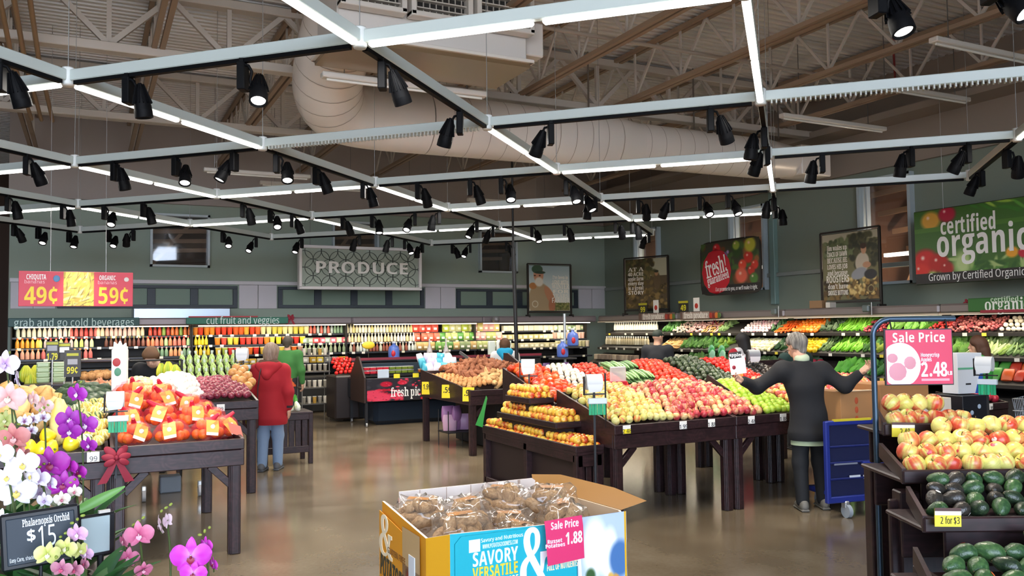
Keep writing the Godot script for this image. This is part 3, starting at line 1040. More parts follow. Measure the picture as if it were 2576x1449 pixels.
		for k in lines.size():
			var big: bool = lines[k] in ["WINTER", "ROOSTERS", "FARMER"]
			words(o, lines[k], 0.13 if big else 0.09, mt("e6e0d2", 0.5), Vector3(tx, y, 0.006), serif if k % 2 == 0 else bold, Basis.IDENTITY, 0.46 if not big else 0.52)
			y -= 0.115 if not big else 0.135


func poster_farmer() -> Image:
	var im := canvas(192, 192, "b9c4c2")
	for y in 192:
		im.fill_rect(Rect2i(0, y, 192, 1), Color.html("93a9b2").lerp(Color.html("d5d6cc"), y / 150.0))
	patch(im, 0.6, 0.82, 1.0, 1.0, "6f6a3f")
	speckle(im, 0.6, 0.82, 1.0, 1.0, ["4f5a2c", "8a8a50"], 40, 0.03)
	blob(im, 0.26, 0.78, 0.3, 0.42, "a08a6a", 0.1)
	blob(im, 0.5, 0.66, 0.1, 0.26, "b07a5a", 0.2, -0.5)
	blob(im, 0.55, 0.88, 0.09, 0.18, "a3684a", 0.2)
	blob(im, 0.09, 0.45, 0.1, 0.08, "a8703f", 0.2)
	blob(im, 0.23, 0.2, 0.13, 0.2, "b98468", 0.15)
	blob(im, 0.24, 0.36, 0.12, 0.12, "cfc8ba", 0.3)
	blob(im, 0.2, 0.08, 0.14, 0.1, "37523f", 0.1)
	blob(im, 0.27, 0.15, 0.14, 0.035, "2a3f32", 0.2)
	blob(im, 0.14, 0.22, 0.03, 0.02, "3a2418", 0.5)
	blob(im, 0.26, 0.22, 0.03, 0.02, "3a2418", 0.5)
	blob(im, 0.14, 0.85, 0.08, 0.08, "c9c0a8", 0.1)
	blob(im, 0.14, 0.85, 0.06, 0.06, "a08a6a", 0.1)
	return im


func poster_orchard() -> Image:
	var im := canvas(160, 192, "54462f")
	patch(im, 0.6, 0, 1, 0.35, "a9a58c")
	speckle(im, 0, 0, 0.7, 0.4, ["4a4a2c", "3a3320", "6f6038"], 90, 0.08)
	speckle(im, 0, 0.45, 1, 1, ["6f5a34", "8a7040", "3d3018", "5a4a24"], 160, 0.07)
	blob(im, 0.76, 0.45, 0.09, 0.2, "5e4c33", 0.2)
	blob(im, 0.75, 0.3, 0.05, 0.06, "a37a55", 0.3)
	blob(im, 0.75, 0.26, 0.06, 0.03, "2c2a1c", 0.3)
	return im


func poster_rooster() -> Image:
	var im := canvas(192, 192, "6e6a48")
	patch(im, 0, 0, 1, 0.12, "a8a08a")
	speckle(im, 0.05, 0.1, 0.6, 0.35, ["4f5a34", "67704a", "3f4a2a"], 90, 0.06)
	speckle(im, 0.5, 0.05, 1.0, 0.5, ["2c2f1e", "3a3a26", "4a4a2e"], 90, 0.07)
	speckle(im, 0, 0.72, 1, 1, ["5a4526", "7a6034", "33270f"], 120, 0.06)
	speckle(im, 0.45, 0.62, 0.95, 0.95, ["b99a5a", "8a6a34", "d2b878"], 60, 0.045)
	blob(im, 0.72, 0.46, 0.13, 0.16, "b8ad9a", 0.15, 0.2)
	blob(im, 0.8, 0.5, 0.08, 0.05, "b58768", 0.2)
	blob(im, 0.66, 0.62, 0.16, 0.09, "8f9196", 0.2, -0.3)
	blob(im, 0.86, 0.64, 0.12, 0.08, "2c2c30", 0.2)
	blob(im, 0.75, 0.27, 0.055, 0.075, "b98a6a", 0.2)
	blob(im, 0.745, 0.22, 0.06, 0.045, "3c2418", 0.2)
	blob(im, 0.86, 0.85, 0.06, 0.06, "8f8358", 0.15)
	blob(im, 0.86, 0.85, 0.045, 0.045, "4a3a20", 0.15)
	return im


# ---- the refrigerated cases -----------------------------------------------------------------------
func shelf_bottle(kind: String) -> Mesh:
	if shapes.has(kind):
		return shapes[kind]
	var g := G.new()
	match kind:
		"juice": g.lathe([Vector2(0, 0), Vector2(0.032, 0), Vector2(0.035, 0.01), Vector2(0.035, 0.09), Vector2(0.03, 0.12), Vector2(0.016, 0.15), Vector2(0.015, 0.17), Vector2(0, 0.17)], 9)
		"tall": g.lathe([Vector2(0, 0), Vector2(0.03, 0), Vector2(0.032, 0.02), Vector2(0.032, 0.1), Vector2(0.012, 0.155), Vector2(0.012, 0.19), Vector2(0, 0.19)], 9)
		"tub": g.lathe([Vector2(0, 0), Vector2(0.045, 0), Vector2(0.055, 0.13), Vector2(0.058, 0.135), Vector2(0.058, 0.145), Vector2(0, 0.148)], 10)
		"bag":
			var rows := []
			for i in 6:
				var t := i / 5.0
				var r := PackedVector3Array()
				for j in 12:
					var a := TAU * j / 12
					var q := pow(sin(PI * clampf(t * 0.9 + 0.08, 0, 1)), 0.6)
					r.append(Vector3(cos(a) * (0.085 * (0.85 + 0.15 * q)), 0.19 * t, sin(a) * 0.045 * q))
				rows.append(r)
			g.surf(rows, true)
		"box": g.box(Vector3(0, 0.06, 0), Vector3(0.13, 0.12, 0.1), 0.008)
	shapes[kind] = g.mesh()
	return shapes[kind]


func bottle_cap() -> Mesh:
	if not shapes.has("cap"):
		shapes["cap"] = G.new().lathe([Vector2(0, 0), Vector2(0.018, 0), Vector2(0.018, 0.025), Vector2(0, 0.027)], 8).mesh()
	return shapes["cap"]


func back_case() -> void:
	var dark := mt("23211f", 0.6)
	var gray := mt("8a8084", 0.4, 0.3)
	# one long case in four bays; open front faces +z
	var bays := [[-1.38, 2.0, "back case bay under the beverages sign"], [2.0, 5.4, "back case bay under the cut fruit sign"], [5.4, 8.7, "long open back case bay of dressings and salad bags"], [8.7, 12.0, "open back case bay nearest the corner, with packed greens"]]
	var shelf_y := [1.74, 1.52, 1.30, 1.08]
	for b in bays:
		var w: float = b[1] - b[0]
		var o := thing("refrigerated_case", b[2], "display case", Vector3((b[0] + b[1]) / 2, 0, -19.45))
		part(o, "back_panel", G.new().box(Vector3(0, 1.05, -0.68), Vector3(w, 2.1, 0.06)), mt("3a3532", 0.6))
		part(o, "base", G.new().box(Vector3(0, 0.4, 0.0), Vector3(w - 0.01, 0.8, 1.42), 0.03), dark)
		part(o, "canopy", G.new().box(Vector3(0, 2.03, -0.1), Vector3(w - 0.006, 0.16, 1.3), 0.03), gray)
		for s in [-1, 1]:
			part(o, "end_panel", G.new().box(Vector3(s * (w / 2 - 0.015), 1.4, -0.3), Vector3(0.02, 1.2, 0.7)), dark)
		for k in 4:
			var dep := 0.55 + 0.14 * k
			var sh := part(o, "shelf", G.new().box(Vector3(0, shelf_y[k] - 0.012, -0.65 + dep / 2), Vector3(w - 0.04, 0.02, dep)), mt("3c3a38", 0.5))
			part(sh, "price_rail", G.new().box(Vector3(0, shelf_y[k] - 0.02, -0.65 + dep + 0.008), Vector3(w - 0.04, 0.035, 0.012)), mt("2c2f38", 0.4))
			for t in int(w / 0.24):
				if rng.randf() < 0.5:
					part(sh, "price_tag", shared_tag(), mt(pick(["efe9d8", "f4efe2", "e8e2c8"]), 0.5), Vector3(-w / 2 + 0.15 + t * 0.24 + jit(0.03), shelf_y[k] - 0.02, -0.65 + dep + 0.018))
		part(o, "canopy_light", G.new().box(Vector3(0, 1.935, 0.35), Vector3(w - 0.2, 0.02, 0.05)), glow("fff2d8", 3.0))
		var l := AreaLight3D.new()
		l.name = "case_light"
		l.area_size = Vector2(w - 0.2, 0.05)
		l.light_energy = CASE_E
		l.light_color = Color(1.0, 0.94, 0.82)
		l.rotation.x = -PI / 2 + 0.35
		l.position = Vector3(0, 1.915, 0.36)
		l.shadow_enabled = true
		o.add_child(l)
	# stock: shelf, from, to, kind, colours, step, wording
	var st := [
		[0, -1.3, -0.35, "juice", ["f3efd6", "e8ecd0", "f2e3d8"], 0.105, "cream juice bottle on the top shelf at the left end of the beverage bay", "d8e0c0"],
		[0, -0.35, 0.15, "juice", ["b3262c", "c23a3a", "d26a62"], 0.1, "red juice bottle on the top shelf of the beverage bay", "8a1c20"],
		[0, 0.15, 1.05, "juice", ["e9c6bc", "efd9b8", "e2b8a8"], 0.095, "pale pink juice bottle on the top shelf of the beverage bay", "efe6d8"],
		[0, 1.15, 1.95, "juice", ["d24a34", "8aa84a", "d8743c", "b33c34"], 0.1, "mixed red and green juice bottle at the right end of the top beverage shelf", "3f7a34"],
		[0, 2.05, 3.5, "tub", ["e2602c", "e88a2c", "d8442c", "f0a83c"], 0.135, "orange fruit tub on the top shelf of the cut fruit bay", "f0e0c0"],
		[0, 3.5, 4.5, "tub", ["d8c858", "f0e8c8", "e8dca0"], 0.14, "cream and yellow tub at the right of the top cut fruit shelf", "f4efe0"],
		[0, 4.5, 5.35, "tall", ["d86a58", "8fae8a", "a8b8b0"], 0.09, "slim bottle at the right end of the top cut fruit shelf", "4a6a4a"],
		[1, -1.3, -0.9, "juice", ["e89a2c", "f0b040"], 0.1, "orange juice bottle at the left end of the second shelf", "e06a20"],
		[1, -0.9, 0.1, "juice", ["b8a8a8", "b4c46a", "d8543c", "c8d0a0"], 0.105, "mixed juice bottle in the middle of the second beverage shelf", "c83a34"],
		[1, 0.3, 1.1, "tall", ["5a2f22", "7a4a3a", "6a3028"], 0.1, "dark brown tea bottle on the second beverage shelf", "a8a84a"],
		[1, 1.1, 1.95, "juice", ["e8825a", "a8c890", "e07868"], 0.1, "pastel juice bottle at the right end of the second shelf", "c83a34"],
		[1, 2.05, 2.3, "tall", ["e8c828"], 0.08, "yellow bottle on the second shelf beside the cut fruit", "e8c828"],
		[1, 2.5, 4.4, "tub", ["d8342c", "e8822c", "c8c850", "f0c830", "f0b43c", "c84a3c"], 0.15, "clear tub of cut fruit on the second shelf", "e8e8e0"],
		[1, 4.4, 5.35, "box", ["c8d0a8", "d84848", "c85868", "8a9a84"], 0.15, "small carton at the right end of the second cut fruit shelf", ""],
		[2, -1.3, 0.1, "juice", ["e8945a", "e8a88a", "d8706a", "5a3a34"], 0.105, "salmon pink juice bottle on the third beverage shelf", "e8a060"],
		[2, 1.1, 1.95, "juice", ["d88a9a", "7a9a7a", "e8a070"], 0.1, "pink and green juice bottle on the right of the third shelf", "d0a0a8"],
		[2, 2.05, 2.35, "tall", ["d8b828"], 0.09, "mustard yellow bottle on the third shelf beside the cut fruit", "d8b828"],
		[2, 2.5, 4.3, "tub", ["d83a30", "e8742c", "a8b84a", "d8b848", "e0c850", "b8907a"], 0.155, "clear tub of cut fruit on the third shelf", "e8e8e0"],
		[2, 4.4, 5.35, "tall", ["8a9a78", "a8a890", "7a8a6a"], 0.11, "grey-green bottle at the right end of the third cut fruit shelf", "d8d8c8"],
		[3, 2.2, 5.3, "box", ["d8b830", "b8b0a0", "8a8a88", "c8a030"], 0.19, "low box on the bottom shelf of the cut fruit bay", ""],
		[0, 5.45, 7.1, "tall", ["f0ead0", "f4efda", "e8dcb8", "e8d890"], 0.085, "slim cream dressing bottle on the top shelf of the dressing bay", "e8e0b0"],
		[0, 7.15, 7.7, "bag", ["d84838", "e0584a"], 0.19, "red salad bag at the left of the top bag shelf", ""],
		[0, 7.95, 8.65, "bag", ["b8c848", "d0d070", "c8c890"], 0.19, "yellow-green salad bag on the top bag shelf", ""],
		[1, 5.45, 7.1, "tall", ["d8d0c8", "e8c890", "d8c8b0"], 0.09, "pale dressing bottle on the second dressing shelf", "e8e0d0"],
		[1, 7.15, 7.75, "bag", ["d8604a", "c8b870"], 0.19, "red-topped salad bag on the second bag shelf", ""],
		[1, 7.8, 8.65, "bag", ["5a9a3a", "4a8a38", "a8b870"], 0.18, "bright green salad bag on the second bag shelf", ""],
		[2, 5.45, 7.1, "tall", ["c8d0cc", "8a4a3a", "b8b8a8"], 0.09, "grey-white dressing bottle on the third dressing shelf", "d8d8d0"],
		[2, 7.15, 8.65, "bag", ["b89860", "6a9a4a", "7a8a60", "4a7a3a"], 0.18, "dull green salad bag on the third bag shelf", ""],
		[0, 8.75, 9.5, "bag", ["e0a8a0", "d8d088", "d8c878"], 0.17, "pink-printed salad bag on the top shelf of the corner bay", ""],
		[0, 9.6, 11.1, "box", ["f4f0d8", "efe8c8", "f0e4c0"], 0.17, "cream carton on the top shelf of the corner bay", ""],
		[0, 11.1, 11.95, "box", ["f0f0e0", "88a070", "e8e0c8"], 0.15, "white and green carton at the right end of the corner bay", ""],
		[1, 8.75, 9.4, "bag", ["e0a098", "a8b068"], 0.17, "pink and green salad bag on the second shelf of the corner bay", ""],
		[1, 9.5, 11.0, "box", ["e0d8b0", "d0c8a0", "b8b080"], 0.17, "buff carton on the second shelf of the corner bay", ""],
		[1, 11.0, 11.95, "tub", ["e8b8a8", "e0d8c0", "d8a898"], 0.12, "pale pink tub at the right end of the second corner shelf", "f0e8e0"],
		[2, 9.3, 11.0, "box", ["c8c098", "b0a888", "d0c8a8"], 0.17, "beige carton on the third shelf of the corner bay", ""],
		[2, 11.0, 11.95, "tub", ["c8c090", "d8c8b0"], 0.13, "straw-coloured tub at the right end of the third corner shelf", "d8d8c8"],
		[2, 8.75, 9.25, "bag", ["8aa858", "a8b070"], 0.17, "leafy green bag on the third shelf of the corner bay", ""],
	]
	for s in st:
		var x: float = s[1]
		var k: int = s[0]
		var front: float = -19.45 - 0.65 + 0.55 + 0.14 * k - 0.07
		var nm: String = {"juice": "juice_bottle", "tall": "slim_bottle", "tub": "fruit_tub", "bag": "salad_bag", "box": "carton"}[s[3]]
		var cat: String = {"juice": "bottle", "tall": "bottle", "tub": "tub", "bag": "salad bag", "box": "carton"}[s[3]]
		var sc := 1.0 if k != 0 else 1.08
		while x < s[2]:
			var m := mt(pick(s[4]), 0.35)
			var o := single(nm, shelf_bottle(s[3]), m, s[6], cat, Vector3(x + 0.04, shelf_y[k], front + jit(0.012)), yaw(jit(0.3)) * Basis.from_scale(Vector3(1.12, sc * 1.05, 1.12)), s[6].replace(" on the", "s on the").replace(" at the", "s at the"))
			if s[3] in ["juice", "tall"]:
				part(o, "cap", bottle_cap(), mt(s[7] if s[7] else "d0d0d0", 0.4), Vector3(0, 0.165 if s[3] == "juice" else 0.18, 0), Basis.from_scale(Vector3.ONE * (1.0 if s[3] == "juice" else 0.8)))
			elif s[3] == "tub":
				part(o, "lid", bottle_cap(), mt(s[7], 0.3), Vector3(0, 0.145, 0), Basis.from_scale(Vector3(3.3, 0.5, 3.3)))
			elif s[3] != "tub":
				part(o, "printed_label", shared_label(), mt(pick(["f2ecd8", "e8e0c0", "f4f0e4"]), 0.5), Vector3(0, 0.07 if s[3] == "bag" else 0.06, 0.047 if s[3] == "bag" else 0.051), Basis.from_scale(Vector3(1.0, 1.0, 1.0)))
			x += s[5] * rng.randf_range(0.82, 0.95)
	# header boards with the two department names, on the left canopies
	var teal := mt("1f4a4a", 0.5)
	var o := thing("beverage_header", "dark teal header board reading grab and go cold beverages", "sign", Vector3(-0.22, 2.03, -18.74))
	part(o, "board", G.new().box(Vector3(0, 0, 0), Vector3(2.3, 0.17, 0.03), 0.01), teal)
	words(o, "grab and go cold beverages", 0.15, mt("b8d4d0", 0.4), Vector3(0, -0.01, 0.016), sans, Basis.IDENTITY, 2.1)
	o = thing("cut_fruit_header", "green header board with red trim reading cut fruit and veggies", "sign", Vector3(2.87, 2.04, -18.74))
	part(o, "board", G.new().box(Vector3(0, 0, 0), Vector3(2.1, 0.14, 0.03), 0.01), mt("1f6a56", 0.5))
	part(o, "red_edge", G.new().box(Vector3(-0.3, 0.085, -0.005), Vector3(1.4, 0.03, 0.03)), mt("a32c34", 0.5))
	words(o, "cut fruit and veggies", 0.15, mt("cfe0da", 0.4), Vector3(0.1, 0.0, 0.016), sans, Basis.IDENTITY, 1.5)
	o = thing("steel_hood", "brushed steel hood box above the beverage case", "hood", Vector3(1.78, 2.2, -19.3))
	part(o, "body", G.new().box(Vector3(0, 0, 0), Vector3(1.92, 0.24, 0.7), 0.02), mt("a9b8c8", 0.3, 0.7))
	for q in [[3.98, 2.1, -18.78, 0.0, "dark red ribbon bow on the back case canopy, right of the cut fruit sign"], [12.0, 1.98, -14.2, -PI / 2, "dark red ribbon bow on the right case canopy, under the fresh sign"], [11.98, 2.1, -8.35, -PI / 2, "dark red ribbon bow on the right case canopy beside the small organic board"]]:
		bow(Vector3(q[0], q[1], q[2]), q[3], 0.13, q[4])
	single("canopy_speaker", G.new().lathe([Vector2(0, -0.1), Vector2(0.07, -0.09), Vector2(0.085, 0), Vector2(0.07, 0.09), Vector2(0, 0.1)], 14), mt("9a9698", 0.35, 0.3), "small round grey fitting on the front of the back case canopy", "fitting", Vector3(8.95, 2.03, -18.72), Basis(Vector3.RIGHT, PI / 2))


func shared_tag() -> Mesh:
	if not shapes.has("tag"):
		shapes["tag"] = G.new().box(Vector3.ZERO, Vector3(0.075, 0.05, 0.004)).mesh()
	return shapes["tag"]


func shared_label() -> Mesh:
	if not shapes.has("plabel"):
		shapes["plabel"] = G.new().box(Vector3.ZERO, Vector3(0.07, 0.05, 0.003)).mesh()
	return shapes["plabel"]


func bow(p: Vector3, turn: float, s: float, label: String) -> void:
	var o := thing("ribbon_bow", label, "bow", p, turn)
	var red := mt("8e1f33", 0.7)
	for q in [-1, 1]:
		for k in 3:
			var ang: float = [0.75, 0.1, -0.5][k]
			part(o, "loop", G.new().ell(Vector3.ZERO, Vector3(0.34, 0.19, 0.1) * s * (1.0 - 0.1 * k), 12, 7), red, Vector3(q * s * 0.36 * cos(ang), s * 0.42 * sin(ang), 0.02 * k), Basis(Vector3.BACK, q * ang) * Basis(Vector3.UP, q * 0.3))
		part(o, "tail", G.new().surf([PackedVector3Array([Vector3(-0.12 * s, 0, 0), Vector3(0.12 * s, 0, 0.05 * s)]), PackedVector3Array([Vector3(q * 0.3 * s - 0.17 * s, -0.6 * s, 0.12 * s), Vector3(q * 0.3 * s + 0.17 * s, -0.6 * s, 0.16 * s)]), PackedVector3Array([Vector3(q * 0.6 * s - 0.2 * s, -1.2 * s, 0.03 * s), Vector3(q * 0.6 * s + 0.2 * s, -1.15 * s, 0.08 * s)])], false, false), red)
	part(o, "knot", G.new().ell(Vector3.ZERO, Vector3(0.17, 0.17, 0.15) * s, 10, 7), red)

# ---- produce: shapes and skins --------------------------------------------------------------------
func skin(key: String, base: String, mark: String, amount: float, kind := "streak", rough := 0.32) -> StandardMaterial3D:
	if mats.has("skin " + key):
		return mats["skin " + key]
	var fa := noise(hash(key) % 1000, 1.0, 3)
	var fb := noise(hash(key) % 1000 + 7, 1.0, 2)
	var cb := Color.html(base)
	var cm := Color.html(mark)
	var t := picture(64, 48, func(a: float, b: float) -> Color:
		var g := 0.0
		match kind:
			"streak":   # apple: a blush on one side broken into streaks
				g = 0.5 + 0.5 * cos(a * TAU) + amount + around(fa, a, b, 3.2, 0.8) * 0.6 + around(fb, a, b, 0.8, 1.5) * 0.5 - 0.6 * exp(-b * 9.0)
				g = clampf(g, 0, 1)
			"mottle":
				g = clampf(0.5 + around(fa, a, b, 2.0, 6.0) * 1.2 + amount, 0, 1)
			"stripe":   # gourd: dark stripes from end to end
				g = 1.0 if sin(a * TAU * 10.0 + around(fb, a, b, 1.0, 2.0) * 1.5) > 0.45 else 0.0
			"plain":
				g = clampf(0.3 + around(fb, a, b, 1.0, 2.0) + amount, 0, 1)
		var c := cb.lerp(cm, g)
		if kind == "streak" and b < 0.1:
			c = c.lerp(Color(0.42, 0.36, 0.16), (0.1 - b) * 6.0)
		return c * (1.0 + around(fa, b, a, 5.0, 5.0) * 0.05))
	var m := textured(t, rough, 0.5)
	mats["skin " + key] = m
	return m


func apple(fine: bool) -> Mesh:
	var key := "apple" + str(fine)
	if not shapes.has(key):
		var pr := [[0, 0.70], [0.10, 0.74], [0.30, 0.91], [0.56, 0.93], [0.83, 0.71], [0.985, 0.28], [1.0, -0.06], [0.90, -0.47], [0.68, -0.79], [0.44, -0.94], [0.2, -0.91], [0, -0.82]]
		if not fine:
			pr = [[0, 0.72], [0.3, 0.91], [0.62, 0.88], [0.95, 0.4], [0.98, -0.15], [0.75, -0.7], [0.36, -0.93], [0, -0.84]]
		var p := []
		for q in pr:
			p.append(Vector2(q[0], q[1] * 0.92) * 0.04)
		shapes[key] = G.new().lathe(p, 18 if fine else 10).mesh()
	return shapes[key]


func stem_mesh() -> Mesh:
	if not shapes.has("stem"):
		shapes["stem"] = G.new().tube([Vector3(0, 0.024, 0), Vector3(0.001, 0.034, 0), Vector3(0.004, 0.043, 0)], [0.0012, 0.0014, 0.002], 5).mesh()
	return shapes["stem"]


func sticker_mesh() -> Mesh:
	if not shapes.has("sticker"):
		var rows := []
		for r in [0.0, 0.006, 0.011]:
			var w := PackedVector3Array()
			for j in 12:
				var a := TAU * j / 12
				w.append(Vector3(cos(a) * r, 0.0405 - r * r * 11.0, sin(a) * r * 0.8))
			rows.append(w)
		shapes["sticker"] = G.new().surf(rows, true, false).mesh()
	return shapes["sticker"]


func lump(key: String, r: Vector3, rough: float, m := 12, k := 9, taper := 0.0, bend := 0.0) -> Mesh:
	if not shapes.has(key):
		var f := noise(hash(key) % 999, 1.0, 2)
		var rows := []
		for i in k + 1:
			var t := PI * i / k
			var w := PackedVector3Array()
			for j in m:
				var a := TAU * j / m
				var d := Vector3(sin(t) * cos(a), cos(t), sin(t) * sin(a))
				var s := 1.0 + rough * f.get_noise_3d(d.x * 2.2, d.y * 2.2, d.z * 2.2)
				var q := d * r * s
				var n := 1.0 - taper * d.y
				w.append(Vector3(q.x * n + bend * (1.0 - d.y * d.y), q.y, q.z * n))
			rows.append(w)
		shapes[key] = G.new().surf(rows, true).mesh()
	return shapes[key]


func onion_mesh() -> Mesh:
	if not shapes.has("onion"):
		shapes["onion"] = G.new().lathe([Vector2(0, 0.056), Vector2(0.005, 0.052), Vector2(0.009, 0.044), Vector2(0.026, 0.034), Vector2(0.041, 0.014), Vector2(0.043, -0.006), Vector2(0.034, -0.027), Vector2(0.014, -0.039), Vector2(0, -0.038)], 12).mesh()
	return shapes["onion"]


func pepper_mesh() -> Mesh:
	if not shapes.has("pepper"):
		var rows := []
		for q in [[0, 0.04], [0.6, 0.052], [1.0, 0.03], [1.02, 0.0], [0.9, -0.04], [0.55, -0.058], [0, -0.045]]:
			var w := PackedVector3Array()
			for j in 16:
				var a := TAU * j / 16
				w.append(Vector3(cos(a), 0, sin(a)) * q[0] * 0.042 * (1.0 + 0.13 * cos(4.0 * a)) + Vector3(0, q[1], 0))
			rows.append(w)
		shapes["pepper"] = G.new().surf(rows, true).mesh()
	return shapes["pepper"]


# a bunch of leaves on stalks, lying back; leafy or slim
func bunch_mesh(key: String, n: int, length: float, wide: float, curl: float) -> Mesh:
	if not shapes.has(key):
		var r := RandomNumberGenerator.new()
		r.seed = hash(key)
		var g := G.new()
		for k in n:
			var a := TAU * r.randf()
			var lean := r.randf_range(0.05, 0.5)
			var b := Basis(Vector3.UP, a) * Basis(Vector3.RIGHT, lean)
			g.x = Transform3D(b, Vector3(r.randf_range(-0.02, 0.02), 0, r.randf_range(-0.02, 0.02)))
			var L := length * r.randf_range(0.75, 1.05)
			var rows := []
			for i in 5:
				var t := i / 4.0
				var w := wide * (0.25 + 1.1 * sin(PI * clampf(t * 0.85 + 0.1, 0, 1))) * 0.5
				var y := L * t
				var z := curl * t * t * L + r.randf_range(-0.006, 0.006)
				rows.append(PackedVector3Array([Vector3(-w, y, z - w * 0.5 + r.randf_range(-0.008, 0.008)), Vector3(0, y, z), Vector3(w, y, z - w * 0.5 + r.randf_range(-0.008, 0.008))]))
			g.surf(rows, false, false)
		g.x = Transform3D.IDENTITY
		shapes[key] = g.mesh()
	return shapes[key]


func floret_mesh() -> Mesh:
	if not shapes.has("floret"):
		var g := G.new()
		var r := RandomNumberGenerator.new()
		r.seed = 5
		for k in 22:
			var a := k * 2.4
			var t := sqrt(k / 22.0) * 1.35
			g.ell(Vector3(sin(t) * cos(a), cos(t) * 0.75, sin(t) * sin(a)) * 0.055, Vector3.ONE * r.randf_range(0.02, 0.027), 7, 5)
		g.cone(Vector3(0, -0.06, 0), Vector3(0, 0.0, 0), 0.025, 0.045, 8)
		shapes["floret"] = g.mesh()
	return shapes["floret"]


func radish_mesh() -> Mesh:
	if not shapes.has("radish"):
		var g := G.new()
		var r := RandomNumberGenerator.new()
		r.seed = 8
		for k in 7:
			g.ell(Vector3(r.randf_range(-0.04, 0.04), r.randf_range(-0.03, 0.03), r.randf_range(0, 0.03)), Vector3.ONE * r.randf_range(0.02, 0.026), 8, 6)
		shapes["radish"] = g.mesh()
	return shapes["radish"]


# a sloped heap of single pieces: corner, run across, run up the slope, counts, extra bulge
func heap(called: String, label: String, cat: String, group: String, meshes: Array, skins: Array, org: Vector3, du: Vector3, dv: Vector3, nu: int, nv: int, bulge := 0.0, size := 1.0, upright := false, extra := "") -> Array:
	var out := []
	var up := du.cross(dv).normalized()
	if up.y < 0:
		up = -up
	for j in nv:
		for i in nu:
			var fu := (i + 0.5 * (j % 2) + 0.25) / nu
			var fv := (j + 0.5) / nv
			if fu > 1.02:
				continue
			var p := org + du * (fu + jit(0.12) / nu) + dv * (fv + jit(0.1) / nv) + up * (bulge * sin(PI * clampf(fu, 0, 1)) * sin(PI * clampf(fv * 0.8 + 0.1, 0, 1)) + jit(0.008) * size)
			var b := tumble() if not upright else Basis.from_euler(Vector3(jit(0.5), rng.randf() * TAU, jit(0.5)))
			var o := single(called, pick(meshes), pick(skins), label, cat, p, b * Basis.from_scale(Vector3.ONE * size * rng.randf_range(0.93, 1.08)), group)
			if extra == "stem":
				part(o, "stem", stem_mesh(), mt("5a4424", 0.7))
			out.append(o)
	return out

func plank(o: Node, called: String, c: Vector3, s: Vector3, ch := 0.006) -> MeshInstance3D:
	return part(o, called, G.new().box(Vector3.ZERO, s, ch), wood_v if s.y > s.x and s.y > s.z else wood_h, c)


